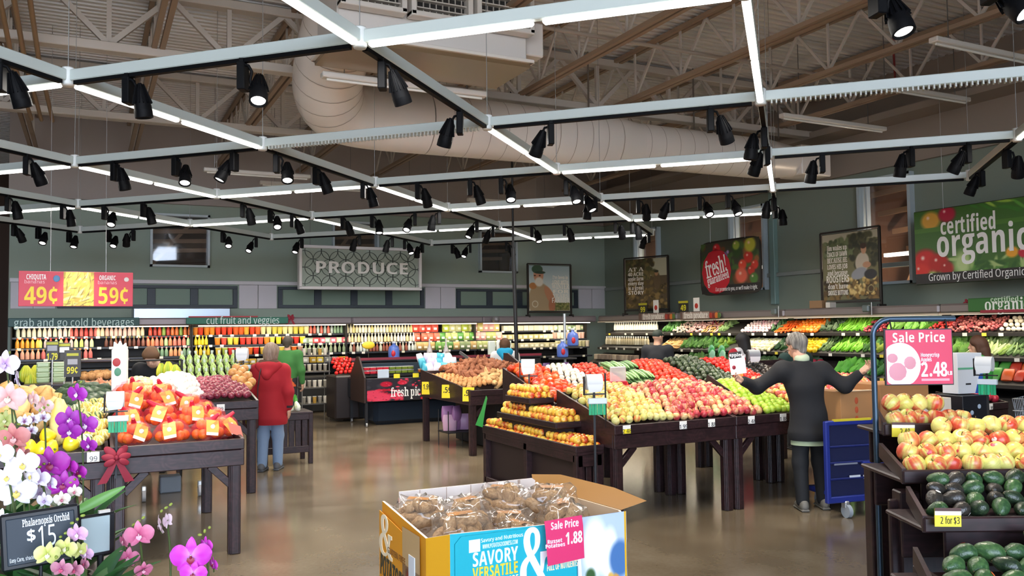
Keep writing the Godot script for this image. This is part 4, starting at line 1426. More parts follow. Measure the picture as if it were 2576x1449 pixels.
func right_case() -> void:
	var dark := mt("1d1a19", 0.6)
	var gray := mt("857b78", 0.4, 0.3)
	var edges := [-18.7, -15.4, -12.1, -8.8, -5.5]
	var tiers := [[12.15, 1.63], [11.88, 1.27], [11.58, 0.9]]
	var names := ["produce case bay in the far corner by the back wall", "produce case bay under the fresh sign", "produce case bay under the rooster poster", "produce case bay under the large organic sign"]
	for b in 4:
		var w: float = edges[b + 1] - edges[b]
		var o := thing("produce_case", names[b], "display case", Vector3(12.5, 0, (edges[b] + edges[b + 1]) / 2))
		part(o, "base", G.new().box(Vector3(-0.1, 0.36, 0), Vector3(1.4, 0.72, w - 0.01), 0.03), dark)
		part(o, "back_panel", G.new().box(Vector3(0.56, 1.2, 0), Vector3(0.06, 1.7, w)), dark)
		part(o, "canopy", G.new().box(Vector3(0.0, 2.03, 0), Vector3(1.2, 0.15, w - 0.006), 0.03), gray)
		part(o, "canopy_lip", G.new().box(Vector3(-0.6, 1.945, 0), Vector3(0.03, 0.03, w - 0.01)), mt("c8b9a0", 0.4))
		for k in 3:
			var x: float = tiers[k][0] - 12.5
			var y: float = tiers[k][1]
			var sh := part(o, "tier_shelf", G.new().bar(Vector3(x, y - 0.01, 0), Vector3(x + 0.5, y + 0.24, 0), w - 0.03, 0.02), dark)
			part(sh, "price_rail", G.new().box(Vector3(x - 0.005, y - 0.005, 0), Vector3(0.012, 0.05, w - 0.03)), mt("2a2725", 0.4))
			for t in int(w / 0.33):
				if rng.randf() < 0.8:
					part(sh, "price_tag", shared_tag(), mt(pick(["efe9d8", "f4efe2", "f4efe2", "ecd84a"]), 0.5), Vector3(x - 0.018, y - 0.005, -w / 2 + 0.2 + t * 0.33 + jit(0.06)), yaw(-PI / 2))
		part(o, "canopy_light", G.new().box(Vector3(-0.42, 1.94, 0), Vector3(0.05, 0.02, w - 0.2)), glow("fff2d8", 2.6))
		var l := AreaLight3D.new()
		l.name = "case_light"
		l.area_size = Vector2(0.05, w - 0.2)
		l.light_energy = CASE_E
		l.light_color = Color(1.0, 0.95, 0.85)
		l.rotation = Vector3(-PI / 2, 0, 0)
		l.position = Vector3(-0.45, 1.92, 0)
		l.shadow_enabled = true
		o.add_child(l)
	var bq := bunch_mesh("kale", 16, 0.2, 0.07, 0.3)
	var celery := bunch_mesh("celery", 12, 0.24, 0.035, 0.08)
	var stalk := bunch_mesh("stalk", 14, 0.24, 0.022, 0.1)
	var root := lump("root", Vector3(0.022, 0.085, 0.022), 0.25, 8, 7, -0.35, 0.02)
	var carrot := lump("carrot", Vector3(0.017, 0.09, 0.017), 0.1, 8, 6, 0.6)
	var turnip := lump("turnip", Vector3(0.042, 0.038, 0.042), 0.12, 10, 7, 0.0)
	var bagm := shelf_bottle("bag")
	var leaf := func(c: String) -> StandardMaterial3D:
		var m: StandardMaterial3D = mt(c, 0.5)
		m.backlight_enabled = true
		m.backlight = Color.html(c) * 0.4
		return m
	# tier, from, to, name, shape, colours, step along, step up, size, label
	var seg := [
		[0, -16.4, -15.95, "herb_bunch", bq, ["4f8a34", "3f7a2c"], 0.15, 3, 0.8, "dark green herb bunch on the top tier at the far corner end"],
		[0, -15.9, -15.45, "radish_bunch", radish_mesh(), ["e8d8c0", "e0c0b0"], 0.11, 4, 0.9, "cream radish bunch on the top tier nearest the corner"],
		[0, -15.4, -14.95, "radish_bunch", radish_mesh(), ["e8b8b0", "d8a098"], 0.11, 4, 0.9, "blush pink radish bunch on the top tier nearest the corner"],
		[0, -14.9, -14.45, "ginger_root", root, ["e0b070", "e0a8a0"], 0.09, 4, 0.9, "knobbly ginger or pink root on the top tier left of the ribbon bow"],
		[0, -14.4, -14.1, "green_bunch", bq, ["7a9a58"], 0.15, 3, 0.7, "olive green bunch on the top tier below the ribbon bow"],
		[0, -13.6, -12.85, "turnip", turnip, ["e8c8c8", "e0b0b8", "f0dcd8"], 0.085, 5, 0.9, "pink and white turnip heaped on the top tier under the fresh sign"],
		[0, -12.8, -12.65, "green_bunch", bq, ["2f5a2a"], 0.14, 3, 0.7, "dark green bunch between the turnips and the carrots on the top tier"],
		[0, -12.62, -12.25, "carrot", carrot, ["e8702c", "e06024"], 0.05, 5, 1.0, "orange carrot stacked on the top tier left of the orange peppers"],
		[0, -12.15, -11.6, "orange_pepper", pepper_mesh(), ["ee7a1c", "f08a2c", "e86a14"], 0.088, 5, 1.0, "orange bell pepper piled on the top tier of the right wall case"],
		[0, -11.55, -11.2, "herb_bunch", bq, ["37502e", "4a5f3c"], 0.15, 3, 0.7, "dull dark green bunch on the top tier right of the orange peppers"],
		[0, -11.15, -10.55, "celery_bunch", celery, ["8acb3c", "7abf34"], 0.11, 3, 0.9, "bright green celery bunch on the top tier left of the sale sign pole"],
		[0, -10.5, -10.1, "radish_bunch", radish_mesh(), ["9a3038", "a84048"], 0.11, 4, 0.9, "deep red radish bunch on the top tier right behind the sale sign pole"],
		[0, -10.05, -9.75, "kale_bunch", bq, ["6a9a34", "7aac40"], 0.15, 3, 0.9, "yellow-green kale bunch on the top tier above the sale sign"],
		[0, -9.7, -9.25, "lettuce", bq, ["4f8a2c", "6aa838"], 0.15, 3, 1.0, "leafy green lettuce on the top tier above the sale sign"],
		[0, -9.2, -8.88, "radish_bunch", radish_mesh(), ["c8302c", "d04038"], 0.1, 4, 0.9, "bright red radish bunch on the top tier at the right end of the sale sign"],
		[0, -8.84, -8.08, "beet_bunch", radish_mesh(), ["b05a58", "c07068", "a04a4c"], 0.1, 4, 1.05, "dusky pink beet bunch on the top tier under the small organic board"],
		[0, -8.02, -7.3, "garlic", turnip, ["efe4cc", "e8d8b8"], 0.085, 4, 0.9, "cream garlic bulb on the top tier at the right edge"],
		[1, -16.1, -15.4, "ginger_root", root, ["d8a860", "c8985a", "e0b878"], 0.07, 5, 1.0, "tan root piled on the middle tier by the man in black"],
		[1, -15.35, -14.45, "chard_bunch", bq, ["3f6a2c", "4f7a34", "5a8a3a"], 0.15, 3, 1.0, "dark green chard bunch on the middle tier"],
		[1, -14.4, -13.8, "lime_bunch", bq, ["7a9a2c", "4f8a34"], 0.15, 3, 0.8, "yellow-green bunch on the middle tier beside the hanging bags"],
		[1, -13.4, -12.5, "parsnip", lump("parsnip", Vector3(0.03, 0.075, 0.03), 0.15, 9, 7, 0.35), ["e8e4b8", "dcd8a0", "f0ecc8"], 0.07, 5, 1.1, "pale cream parsnip piled on the middle tier"],
		[1, -12.45, -12.2, "spinach_bunch", bq, ["264f22"], 0.14, 3, 0.8, "very dark green bunch on the middle tier behind the man's head"],
		[1, -11.85, -11.4, "yellow_pepper", pepper_mesh(), ["f2c414", "f0cc28", "e8b80c"], 0.088, 5, 1.0, "yellow bell pepper piled on the middle tier"],
		[1, -11.35, -11.1, "bean_bunch", stalk, ["5f7a44", "6f8a50"], 0.1, 3, 0.9, "slim dull green bunch on the middle tier right of the yellow peppers"],
		[1, -11.05, -10.4, "celery_bunch", celery, ["86cc30", "90d43c"], 0.11, 3, 1.0, "bright green celery bunch on the middle tier beside the yellow peppers"],
		[1, -10.35, -9.95, "kale_bunch", bq, ["4a7a2c", "8a9a2c"], 0.14, 3, 0.9, "mixed green bunch on the middle tier behind the sale sign pole"],
		[1, -9.9, -8.5, "romaine", bq, ["6a9a3c", "7aac44"], 0.15, 3, 0.9, "green romaine lettuce on the middle tier hidden behind the sale sign"],
		[2, -10.0, -8.1, "spinach_pile", bq, ["3f7a34", "4a8a3a"], 0.16, 3, 1.0, "dark green leafy pile on the bottom tier behind the sale sign"],
		[2, -12.3, -11.45, "collard_bunch", bq, ["4a6a40", "3f5f38"], 0.16, 3, 1.0, "dull green leafy bunch on the bottom tier right of the broccoli"],
		[1, -8.4, -7.85, "leek", celery, ["b8cc80", "a4c060", "c8d49a"], 0.1, 3, 1.1, "pale green leek on the middle tier right of the woman in green"],
		[1, -7.8, -7.3, "asparagus_bunch", stalk, ["7a9a5a", "8aa868"], 0.1, 3, 1.1, "grey-green asparagus bunch on the middle tier at the right edge"],
		[2, -15.4, -15.0, "cauliflower", floret_mesh(), ["ecead0"], 0.15, 2, 1.1, "white cauliflower on the bottom tier behind the avocados"],
		[2, -14.95, -13.7, "broccolini_bunch", bq, ["4f7a34", "3f6a2c", "5f8a40"], 0.15, 3, 1.0, "green leafy bunch on the bottom tier behind the vine tomatoes"],
		[2, -13.0, -12.35, "broccoli", floret_mesh(), ["3f5f34", "34542c"], 0.14, 3, 1.2, "dark broccoli head on the bottom tier beside the man in the dark jacket"],
		[2, -11.4, -11.1, "red_cabbage", lump("cabbage", Vector3(0.075, 0.07, 0.075), 0.1, 12, 9), ["8a1c34", "a02840"], 0.15, 2, 1.0, "dark red cabbage on the bottom tier behind the man's raised arm"],
		[2, -10.7, -10.1, "lettuce", bq, ["6fc040", "5ab034"], 0.15, 3, 1.1, "bright green lettuce on the bottom tier left of the sale sign pole"],
		[2, -8.0, -7.72, "lettuce_bag", bagm, ["4f9a40", "7ab860"], 0.16, 2, 1.0, "bag of green leaves on the bottom tier behind the woman in green"],
		[2, -7.65, -7.2, "tomato_bag", bagm, ["d8602c", "c8402c"], 0.16, 2, 1.0, "red and orange bag on the bottom tier at the right edge"],
	]
	for s in seg:
		var tr: Array = tiers[s[0]]
		var z: float = s[1]
		var cat: String = s[3].replace("_", " ")
		var gen: bool = s[4] == bq or s[4] == celery or s[4] == stalk
		while z < s[2]:
			for k in s[7]:
				var t: float = (k + 0.6) / (s[7] + 0.4)
				var p := Vector3(tr[0] + 0.46 * t, tr[1] + 0.235 * t + 0.035 + 0.02 * sin(t * 3.0), z + jit(0.012) + 0.03)
				var c: String = pick(s[5])
				var b := tumble()
				if gen:
					b = Basis(Vector3.BACK, -1.1 + jit(0.15)) * yaw(rng.randf() * TAU) if s[4] == bq else Basis(Vector3.BACK, -1.15 + jit(0.08)) * yaw(rng.randf() * TAU)
					p.y -= 0.02
				elif s[3] in ["orange_pepper", "yellow_pepper"]:
					b = Basis.from_euler(Vector3(jit(0.6), rng.randf() * TAU, 1.1 + jit(0.5)))
				elif s[4] == root or s[4] == carrot or s[3] == "parsnip":
					b = Basis(Vector3.BACK, -1.2 + jit(0.3)) * Basis(Vector3.RIGHT, jit(0.3))
				elif s[4] == bagm:
					b = yaw(-PI / 2 + jit(0.2)) * Basis(Vector3.RIGHT, -0.6)
					p.y -= 0.03
				elif s[3] in ["cauliflower", "broccoli"]:
					b = Basis.from_euler(Vector3(jit(0.4), rng.randf() * TAU, 0.5 + jit(0.3)))
				var m: StandardMaterial3D = leaf.call(c) if gen else mt(c, 0.35)
				var it := single(s[3], s[4], m, s[9], cat, p, b * Basis.from_scale(Vector3.ONE * s[8] * rng.randf_range(0.92, 1.08)), s[9] + " (several)")
				if s[3] in ["orange_pepper", "yellow_pepper"]:
					part(it, "stem", stem_mesh(), mt("4f7a2c", 0.6), Vector3(0, 0.005, 0), Basis.from_scale(Vector3(2.5, 1.2, 2.5)))
			z += s[6]
	# bottles and cartons in the far corner bay
	for k in 3:
		var z := -18.5
		while z < -16.65:
			var kk: int = k
			var lab: String = ["white bottle on the top tier of the far corner bay", "cream bottle on the middle tier of the far corner bay", "brown carton on the bottom tier of the far corner bay"][kk]
			var o := single(["milk_bottle", "dip_bottle", "brown_carton"][kk], shelf_bottle("box" if kk == 2 else "juice"), mt(pick([["f4efd8", "f0ead8"], ["e8dcb8", "c8b890"], ["8a7a6a", "b8a890"]][kk]), 0.4), lab, "carton" if kk == 2 else "bottle", Vector3(tiers[k][0] + 0.16, tiers[k][1] + 0.09, z), yaw(jit(0.3)) * Basis.from_scale(Vector3.ONE * 1.1), lab + " (several)")
			if kk < 2:
				part(o, "cap", bottle_cap(), mt("f0f0ea", 0.4), Vector3(0, 0.165, 0))
			z += 0.1 if kk < 2 else 0.17
	for k in 2:
		var hb := thing("produce_bags", "%s of two clusters of green-tinted plastic bags hung on the middle tier" % ["left", "right"][k], "plastic bags", Vector3(11.8, 1.36, -14.05 + 0.32 * k), -PI / 2)
		for j in 3:
			part(hb, "bag", lump("hbag", Vector3(0.085, 0.13, 0.035), 0.3, 12, 8, -0.25), mt(["7fc49a", "3faa5c", "9ad0b0"][j], 0.3), Vector3(-0.05 + 0.05 * j, -0.1 - 0.05 * j, 0.03 * j))
	# name boards on the canopy
	for q in [["fresh produce", -16.1, 1.4, "6a5248"], ["fresh produce", -14.55, 1.3, "6a5248"]]:
		var o := thing("produce_board", "brown banner board reading fresh produce on the right canopy" + (", nearer the corner" if q[1] < -15.5 else ", left of the ribbon bow"), "sign", Vector3(11.86, 2.04, q[1]), -PI / 2)
		part(o, "board", G.new().box(Vector3(0, 0, 0), Vector3(q[2], 0.17, 0.03), 0.01), mt(q[3], 0.6))
		part(o, "cream_panel", G.new().box(Vector3(-0.1, 0, 0.012), Vector3(0.9, 0.14, 0.012)), mt("a8988a", 0.6))
		words(o, q[0], 0.13, mt("e8e0d4", 0.5), Vector3(-0.1, 0, 0.02), serif, Basis.IDENTITY, 0.8)
		for k in 4:
			part(o, "painted_fruit", G.new().ell(Vector3.ZERO, Vector3(0.06, 0.065, 0.012), 12, 6), mt(["a83a2c", "7a2a24", "c8702c", "4f6a34"][k], 0.5), Vector3(0.4 + 0.09 * k, -0.01, 0.016))
	var ob := thing("organic_board", "green header board on the right canopy reading organic", "sign", Vector3(11.86, 2.07, -7.75), -PI / 2)
	part(ob, "board", G.new().box(Vector3(0, 0, 0), Vector3(1.05, 0.2, 0.03), 0.015), mt("2f6a2c", 0.5))
	part(ob, "red_edge", G.new().box(Vector3(0.1, -0.1, 0.01), Vector3(0.85, 0.04, 0.02)), mt("9a2434", 0.5))
	words(ob, "organic", 0.17, mt("eef2e8", 0.4), Vector3(0.08, -0.01, 0.016), serif, Basis.IDENTITY, 0.66)
	words(ob, "certified", 0.07, mt("cfe0c8", 0.4), Vector3(0.05, 0.07, 0.016), serif)
	# small price posters clipped above the canopy near the corner
	for q in [[-16.75, "99", "yellow and black price card above the canopy, left of a red-fruit card"], [-15.2, "49", "yellow and black price card above the canopy, next to the fresh sign"]]:
		var o := thing("price_card", q[2], "price card", Vector3(11.95, 2.25, q[0]), -PI / 2)
		part(o, "card", G.new().box(Vector3.ZERO, Vector3(0.34, 0.26, 0.01)), mt("2c2a26", 0.5))
		part(o, "yellow_band", G.new().box(Vector3(0, 0.1, 0.004), Vector3(0.34, 0.05, 0.008)), mt("b8b02c", 0.5))
		words(o, q[1], 0.13, mt("d8d02c", 0.5), Vector3(0, -0.03, 0.006), bold)
	for q in [[-16.2, "white card with a red fruit above the canopy near the corner"], [-14.72, "white card with a red fruit above the canopy next to the yellow price card"]]:
		var o := thing("fruit_card", q[1], "price card", Vector3(11.93, 2.28, q[0]), -PI / 2)
		part(o, "card", G.new().box(Vector3.ZERO, Vector3(0.2, 0.3, 0.01)), mt("e8e4da", 0.5))
		part(o, "red_fruit", G.new().ell(Vector3.ZERO, Vector3(0.06, 0.06, 0.008), 12, 6), mt("b83428", 0.5), Vector3(0, -0.03, 0.005))
	# sensors on the canopy front
	for q in [-12.25, -10.1]:
		var o := thing("canopy_clip", "small grey scanner bracket on the right canopy, " + ("left one, above the turnips" if q < -11 else "right one, above the sale sign pole"), "bracket", Vector3(11.84, 2.05, q), -PI / 2)
		part(o, "body", G.new().box(Vector3(0, 0.02, 0.03), Vector3(0.14, 0.12, 0.08), 0.02), mt("5f6a68", 0.4))
		part(o, "arm", G.new().tube([Vector3(0.1, 0.12, 0.02), Vector3(0.1, -0.1, 0.02)], 0.008, 6), mt("c8c8c4", 0.3, 0.5))
	single("canopy_carton", G.new().box(Vector3.ZERO, Vector3(0.12, 0.14, 0.3), 0.005), mt("8a6a4a", 0.7), "small brown carton lying on the right canopy under the rooster poster", "carton", Vector3(11.96, 2.175, -11.3))
	single("front_canopy_box", G.new().box(Vector3.ZERO, Vector3(0.16, 0.1, 0.1), 0.005), mt("c8c2b8", 0.6), "small pale box on the right canopy next to the brown carton", "box", Vector3(11.96, 2.155, -11.0))


func leg(o: Node, x: float, z: float, top: float, s := 0.12) -> void:
	var l := plank(o, "leg", Vector3(x, top / 2, z), Vector3(s * 0.72, top, s * 0.72))
	part(l, "facing_board", G.new().box(Vector3(0, 0, 0.04), Vector3(s * 0.5, top - 0.004, 0.022), 0.004), wood_v)
	part(l, "side_board", G.new().box(Vector3(-0.042, 0, 0), Vector3(0.022, top - 0.004, s * 0.5), 0.004), wood_v)


func display_table(called: String, label: String, x0: float, x1: float, z0: float, z1: float, top: float, rise: float, legs := true) -> Node3D:
	# z0 is the front edge (larger z); the tray slopes up from top to top + rise at the back
	var o := thing(called, label, "display table", Vector3((x0 + x1) / 2, 0, (z0 + z1) / 2))
	var w := x1 - x0
	var d := z0 - z1
	for s in [1, -1]:
		plank(o, "rail", Vector3(0, top - 0.14, s * (d / 2 - 0.02)), Vector3(w, 0.13, 0.035))
		plank(o, "rail", Vector3(s * (w / 2 - 0.02), top - 0.14, 0), Vector3(0.035, 0.13, d - 0.08))
	plank(o, "tray_lip", Vector3(0, top - 0.03, d / 2 - 0.008), Vector3(w, 0.085, 0.028))
	var bed := G.new().bar(Vector3(0, top - 0.06, d / 2 - 0.02), Vector3(0, top - 0.06 + rise, -d / 2), w - 0.03, 0.02)
	part(o, "tray_bed", bed, wood_dark)
	for s in [-1, 1]:
		var side := PackedVector2Array([Vector2(d / 2, top - 0.08), Vector2(d / 2, top + 0.01), Vector2(-d / 2, top + rise + 0.03), Vector2(-d / 2, top - 0.08)])
		part(o, "side_board", G.new().extr(side, -0.012, 0.012), wood_h, Vector3(s * (w / 2 - 0.013), 0, 0), yaw(-PI / 2))
	plank(o, "back_board", Vector3(0, top + rise / 2 - 0.04, -d / 2 + 0.01), Vector3(w - 0.06, rise + 0.1, 0.025))
	if legs:
		for sx in [-1, 1]:
			for sz in [-1, 1]:
				leg(o, sx * (w / 2 - 0.065), sz * (d / 2 - 0.075), top - 0.2)
		for sx in [-1, 1]:
			part(o, "corner_brace", G.new().bar(Vector3(sx * (w / 2 - 0.1), top - 0.36, d / 2 - 0.07), Vector3(sx * (w / 2 - 0.26), top - 0.2, d / 2 - 0.07), 0.04, 0.06, 0.004), wood_h)
	return o


func price_tag(o: Node, p: Vector3, text: String, yellow := false) -> void:
	var g := G.new().box(Vector3.ZERO, Vector3(0.085, 0.075, 0.006), 0.002)
	var t := part(o, "price_tag", g, mt("f2efe8", 0.4), p)
	if yellow:
		part(t, "yellow_half", G.new().box(Vector3(0, -0.016, 0.002), Vector3(0.083, 0.04, 0.005)), mt("ecd82c", 0.4))
	words(t, text, 0.036, mt("2a2a2a", 0.5), Vector3(0, -0.014, 0.004), sans)


# paper roll holder on a post: roll of bags above, tray of green tie cards below
func roll_holder(p: Vector3, foot: float, turn: float, label: String, dull := false, tray := true, size := 0.85) -> void:
	var o := thing("bag_roll_holder", label, "bag holder", p, turn)
	o.scale = Vector3.ONE * size
	var blk := mt("17181b", 0.5)
	part(o, "post", G.new().box(Vector3(0, (foot - p.y) / 2 / size, -0.02), Vector3(0.022, (p.y - foot) / size, 0.022)), blk)
	var r := part(o, "paper_roll", G.new().tube([Vector3(-0.095, 0, 0.02), Vector3(0.075, 0, 0.02)], 0.083, 24), mt("8a8e92" if dull else "d8dada", 0.6))
	part(r, "roll_core", G.new().tube([Vector3(-0.108, 0, 0.02), Vector3(-0.104, 0, 0.02)], 0.02, 12), mt("6a5a48", 0.7))
	part(r, "loose_sheet", G.new().surf([PackedVector3Array([Vector3(-0.09, -0.02, 0.104), Vector3(0.07, -0.02, 0.104)]), PackedVector3Array([Vector3(-0.086, -0.07, 0.098), Vector3(0.066, -0.07, 0.1)]), PackedVector3Array([Vector3(-0.07, -0.11, 0.085), Vector3(0.05, -0.1, 0.09)])], false, false), mt("e4e6e6", 0.6))
	part(o, "bracket", G.new().box(Vector3(-0.115, -0.04, 0.02), Vector3(0.012, 0.2, 0.06), 0.004).box(Vector3(0, -0.13, 0.0), Vector3(0.22, 0.012, 0.06)), blk)
	if tray:
		part(o, "card_tray", G.new().box(Vector3(0.02, -0.2, 0.05), Vector3(0.2, 0.06, 0.06), 0.006), mt("cdd8e0", 0.4))
		for k in 6:
			part(o, "green_card", G.new().box(Vector3(-0.06 + 0.03 * k, -0.285, 0.06 + jit(0.008)), Vector3(0.027, 0.12, 0.004)), mt(pick(["1fa873", "22b07a", "1c9a68"]), 0.5), Vector3.ZERO, Basis(Vector3.RIGHT, jit(0.03)))


func centre_tables() -> void:
	var xs := [4.26, 5.68, 7.1, 8.52]
	for k in 3:
		var o := display_table("apple_table", ["plum-stained produce table with the yellow apples, left of three in the front row", "plum-stained produce table with the red and green apples, middle of three in the front row", "plum-stained produce table partly behind the man in the dark jacket"][k], xs[k] + 0.003, xs[k + 1] - 0.003, -6.45, -7.5, 0.9, 0.24)
		var tz := 0.535
		match k:
			0:
				price_tag(o, Vector3(-0.58, 0.87, tz), "2 48", true)
				price_tag(o, Vector3(0.06, 0.87, tz), "1 99")
				price_tag(o, Vector3(0.4, 0.87, tz), "1 88")
			1:
				price_tag(o, Vector3(-0.52, 0.87, tz), "2 48")
				price_tag(o, Vector3(-0.1, 0.87, tz), "1 88")
				price_tag(o, Vector3(0.6, 0.87, tz), "1 28")
				part(o, "divider", G.new().bar(Vector3(-0.22, 0.9, 0.2), Vector3(-0.22, 1.2, -0.5), 0.012, 0.14), wood_dark)
		display_table("rear_table", ["rear produce table with peppers and white bulbs, behind the yellow apples", "rear produce table with zucchini, tomatoes and avocados", "rear produce table behind the man in the dark jacket"][k], xs[k] + 0.003, xs[k + 1] - 0.003, -7.55, -8.75, 1.02, 0.3)
	var am := [apple(false)]
	var gala := [skin("gala", "d9cf72", "d0583c", -0.75), skin("gala2", "dcc866", "d8623e", -0.45), skin("gala3", "e2d888", "c8683c", -0.95)]
	var fuji := [skin("fuji", "e0b878", "c23a44", -0.02), skin("fuji2", "dfc084", "cc4a50", -0.25), skin("fuji3", "d89a6c", "b02a3a", 0.35)]
	var granny := [skin("granny", "a9c938", "8ab82c", -0.2, "plain"), skin("granny2", "b8d048", "94bd30", 0.0, "plain")]
	heap("yellow_apple", "pale yellow apple with a faint red blush, heaped on the left front table", "apple", "yellow apples on the left front table", am, gala, Vector3(4.33, 0.925, -6.52), Vector3(0.68, 0, 0), Vector3(0, 0.24, -0.93), 9, 13, 0.06)
	heap("yellow_apple", "pale yellow apple with a faint red blush, heaped on the left front table", "apple", "yellow apples on the left front table", am, gala, Vector3(4.42, 0.995, -6.62), Vector3(0.56, 0, 0), Vector3(0, 0.2, -0.8), 7, 10, 0.06)
	heap("red_apple", "pink-red and yellow apple heaped in the middle of the front tables", "apple", "pink-red apples in the middle of the front tables", am, fuji, Vector3(5.03, 0.925, -6.52), Vector3(1.1, 0, 0), Vector3(0, 0.24, -0.93), 14, 13, 0.06)
	heap("red_apple", "pink-red and yellow apple heaped in the middle of the front tables", "apple", "pink-red apples in the middle of the front tables", am, fuji, Vector3(5.12, 0.995, -6.62), Vector3(0.95, 0, 0), Vector3(0, 0.2, -0.8), 11, 9, 0.06)
	heap("green_apple", "bright green apple heaped beside the man in the dark jacket", "apple", "green apples on the middle front table", am, granny, Vector3(6.17, 0.925, -6.52), Vector3(0.42, 0, 0), Vector3(0, 0.24, -0.93), 6, 13, 0.04)
	heap("green_apple", "bright green apple heaped beside the man in the dark jacket", "apple", "green apples on the middle front table", am, granny, Vector3(6.22, 0.985, -6.75), Vector3(0.34, 0, 0), Vector3(0, 0.19, -0.7), 4, 9, 0.04)
	heap("ripe_apple", "deep pink apple heaped on the table behind the man and the stock cart", "apple", "deep pink apples behind the stock cart", am, [fuji[0], fuji[2], gala[1]], Vector3(6.66, 0.925, -6.52), Vector3(1.75, 0, 0), Vector3(0, 0.26, -0.93), 21, 12, 0.05)
	# rear row, from the left
	var pep := [mt("e0521c", 0.25), mt("e8641c", 0.25), mt("d8401c", 0.25)]
	var tom := [mt("d83a22", 0.22), mt("e04a2a", 0.22), mt("cc3018", 0.22)]
	var round_t := lump("tomato", Vector3(0.038, 0.032, 0.038), 0.06, 10, 7)
	heap("red_orange_pepper", "orange-red bell pepper at the left end of the rear table", "bell pepper", "orange-red peppers on the rear table", [pepper_mesh()], pep, Vector3(4.32, 1.05, -7.66), Vector3(0.42, 0, 0), Vector3(0, 0.3, -1.05), 5, 11, 0.03, 1.0)
	heap("white_bulb", "white garlic bulb heaped between the peppers and tomatoes on the rear table", "garlic", "white bulbs on the rear table", [lump("bulb", Vector3(0.034, 0.03, 0.034), 0.1, 10, 7, -0.1)], [mt("efe6d2", 0.5), mt("e6dac4", 0.5)], Vector3(4.77, 1.05, -7.66), Vector3(0.34, 0, 0), Vector3(0, 0.3, -1.05), 5, 14, 0.05, 1.0)
	heap("plum_tomato", "red plum tomato heaped between the white bulbs and the zucchini", "tomato", "plum tomatoes on the rear table", [lump("plum_tomato", Vector3(0.027, 0.04, 0.027), 0.05, 9, 7)], tom, Vector3(5.13, 1.05, -7.66), Vector3(0.34, 0, 0), Vector3(0, 0.3, -1.05), 6, 14, 0.05, 1.0)
	for k in 48:
		var p := Vector3(5.53 + (k % 8) * 0.052, 1.1 + 0.05 * int(k / 24.0) + 0.3 * (int(k / 8.0) % 3) / 3.0 + jit(0.012), -7.8 - 0.36 * (int(k / 8.0) % 3))
		single("zucchini", lump("zucchini", Vector3(0.024, 0.13, 0.024), 0.08, 10, 8, -0.1, 0.01), pick([skin("zuc", "3f6a34", "6f9250", -0.25, "mottle"), skin("zuc2", "4f7a40", "7f9f5c", -0.1, "mottle")]), "green zucchini lying in the sloping stack on the rear table", "zucchini", p, Basis.from_euler(Vector3(-1.28 + jit(0.08), jit(0.12), 0)), "zucchini on the rear table")
	heap("round_tomato", "round red tomato heaped between the zucchini and the avocados", "tomato", "round tomatoes on the rear table", [round_t], tom, Vector3(5.98, 1.05, -7.66), Vector3(0.46, 0, 0), Vector3(0, 0.32, -1.05), 7, 14, 0.05, 1.0)
	var av := [skin("av", "2c3a26", "4a5a34", -0.2, "mottle"), skin("av2", "26301f", "3c4a2c", -0.2, "mottle")]
	heap("small_avocado", "dark green avocado heaped between two heaps of tomatoes on the rear table", "avocado", "avocados on the rear table", [lump("av_small", Vector3(0.034, 0.046, 0.034), 0.06, 9, 7, 0.18)], av, Vector3(6.5, 1.05, -7.66), Vector3(0.54, 0, 0), Vector3(0, 0.34, -1.05), 7, 13, 0.05, 1.0)
	heap("vine_tomato", "red vine tomato heaped right of the avocados on the rear table", "tomato", "vine tomatoes on the rear table", [round_t], [mt("d82c1c", 0.2), mt("c82418", 0.2)], Vector3(7.08, 1.05, -7.66), Vector3(0.4, 0, 0), Vector3(0, 0.32, -1.05), 6, 13, 0.04, 1.0)
	heap("dark_avocado", "almost black avocado heaped at the right of the vine tomatoes", "avocado", "black avocados on the rear table", [lump("av_small", Vector3(0.034, 0.046, 0.034), 0.06, 9, 7, 0.18)], [mt("2a2420", 0.45), mt("332a24", 0.45)], Vector3(7.52, 1.05, -7.66), Vector3(0.5, 0, 0), Vector3(0, 0.26, -1.05), 6, 12, 0.02, 1.0)
	heap("grapefruit", "orange-pink grapefruit beside the raised hand with the price card", "grapefruit", "grapefruit behind the green apples", [lump("grapefruit", Vector3(0.06, 0.056, 0.06), 0.03, 14, 10)], [skin("gf", "e8a858", "d8784c", -0.2, "plain")], Vector3(7.0, 1.19, -7.9), Vector3(0.2, 0, 0), Vector3(0, 0.02, -0.2), 1, 2, 0.0, 1.0)
	# a bag of red-topped onions hanging over the plum tomatoes
	var bag := thing("hanging_bag", "clear hanging bag with a red band in front of the plum tomatoes", "bag", Vector3(4.96, 1.28, -7.42))
	part(bag, "film", G.new().box(Vector3(0, 0.03, 0), Vector3(0.2, 0.16, 0.02), 0.01), clear_film("e8dcdc", 0.45))
	part(bag, "red_band", G.new().box(Vector3(0, -0.075, 0), Vector3(0.22, 0.07, 0.03), 0.01), mt("c81c34", 0.4))
	single("thin_rod", G.new().tube([Vector3(4.27, 0.88, -6.6), Vector3(4.27, 1.38, -6.6)], 0.008, 6), mt("17181b", 0.5), "thin black rod standing at the left edge of the yellow apples", "rod")
	roll_holder(Vector3(4.1, 1.31, -6.52), 0.0, -0.35, "bag roll holder with green cards at the left corner of the apple tables")
	roll_holder(Vector3(4.24, 1.4, -8.05), 1.0, -0.5, "bag roll holder with white roll behind the stepped apple stand", false, false)
	roll_holder(Vector3(7.72, 1.42, -8.4), 1.0, -0.4, "grey bag roll holder behind the price card in the man's hand", true, false)
	roll_holder(Vector3(7.68, 1.41, -5.2), 0.0, -1.2, "bag roll holder with white roll at the right, in front of the woman in green")
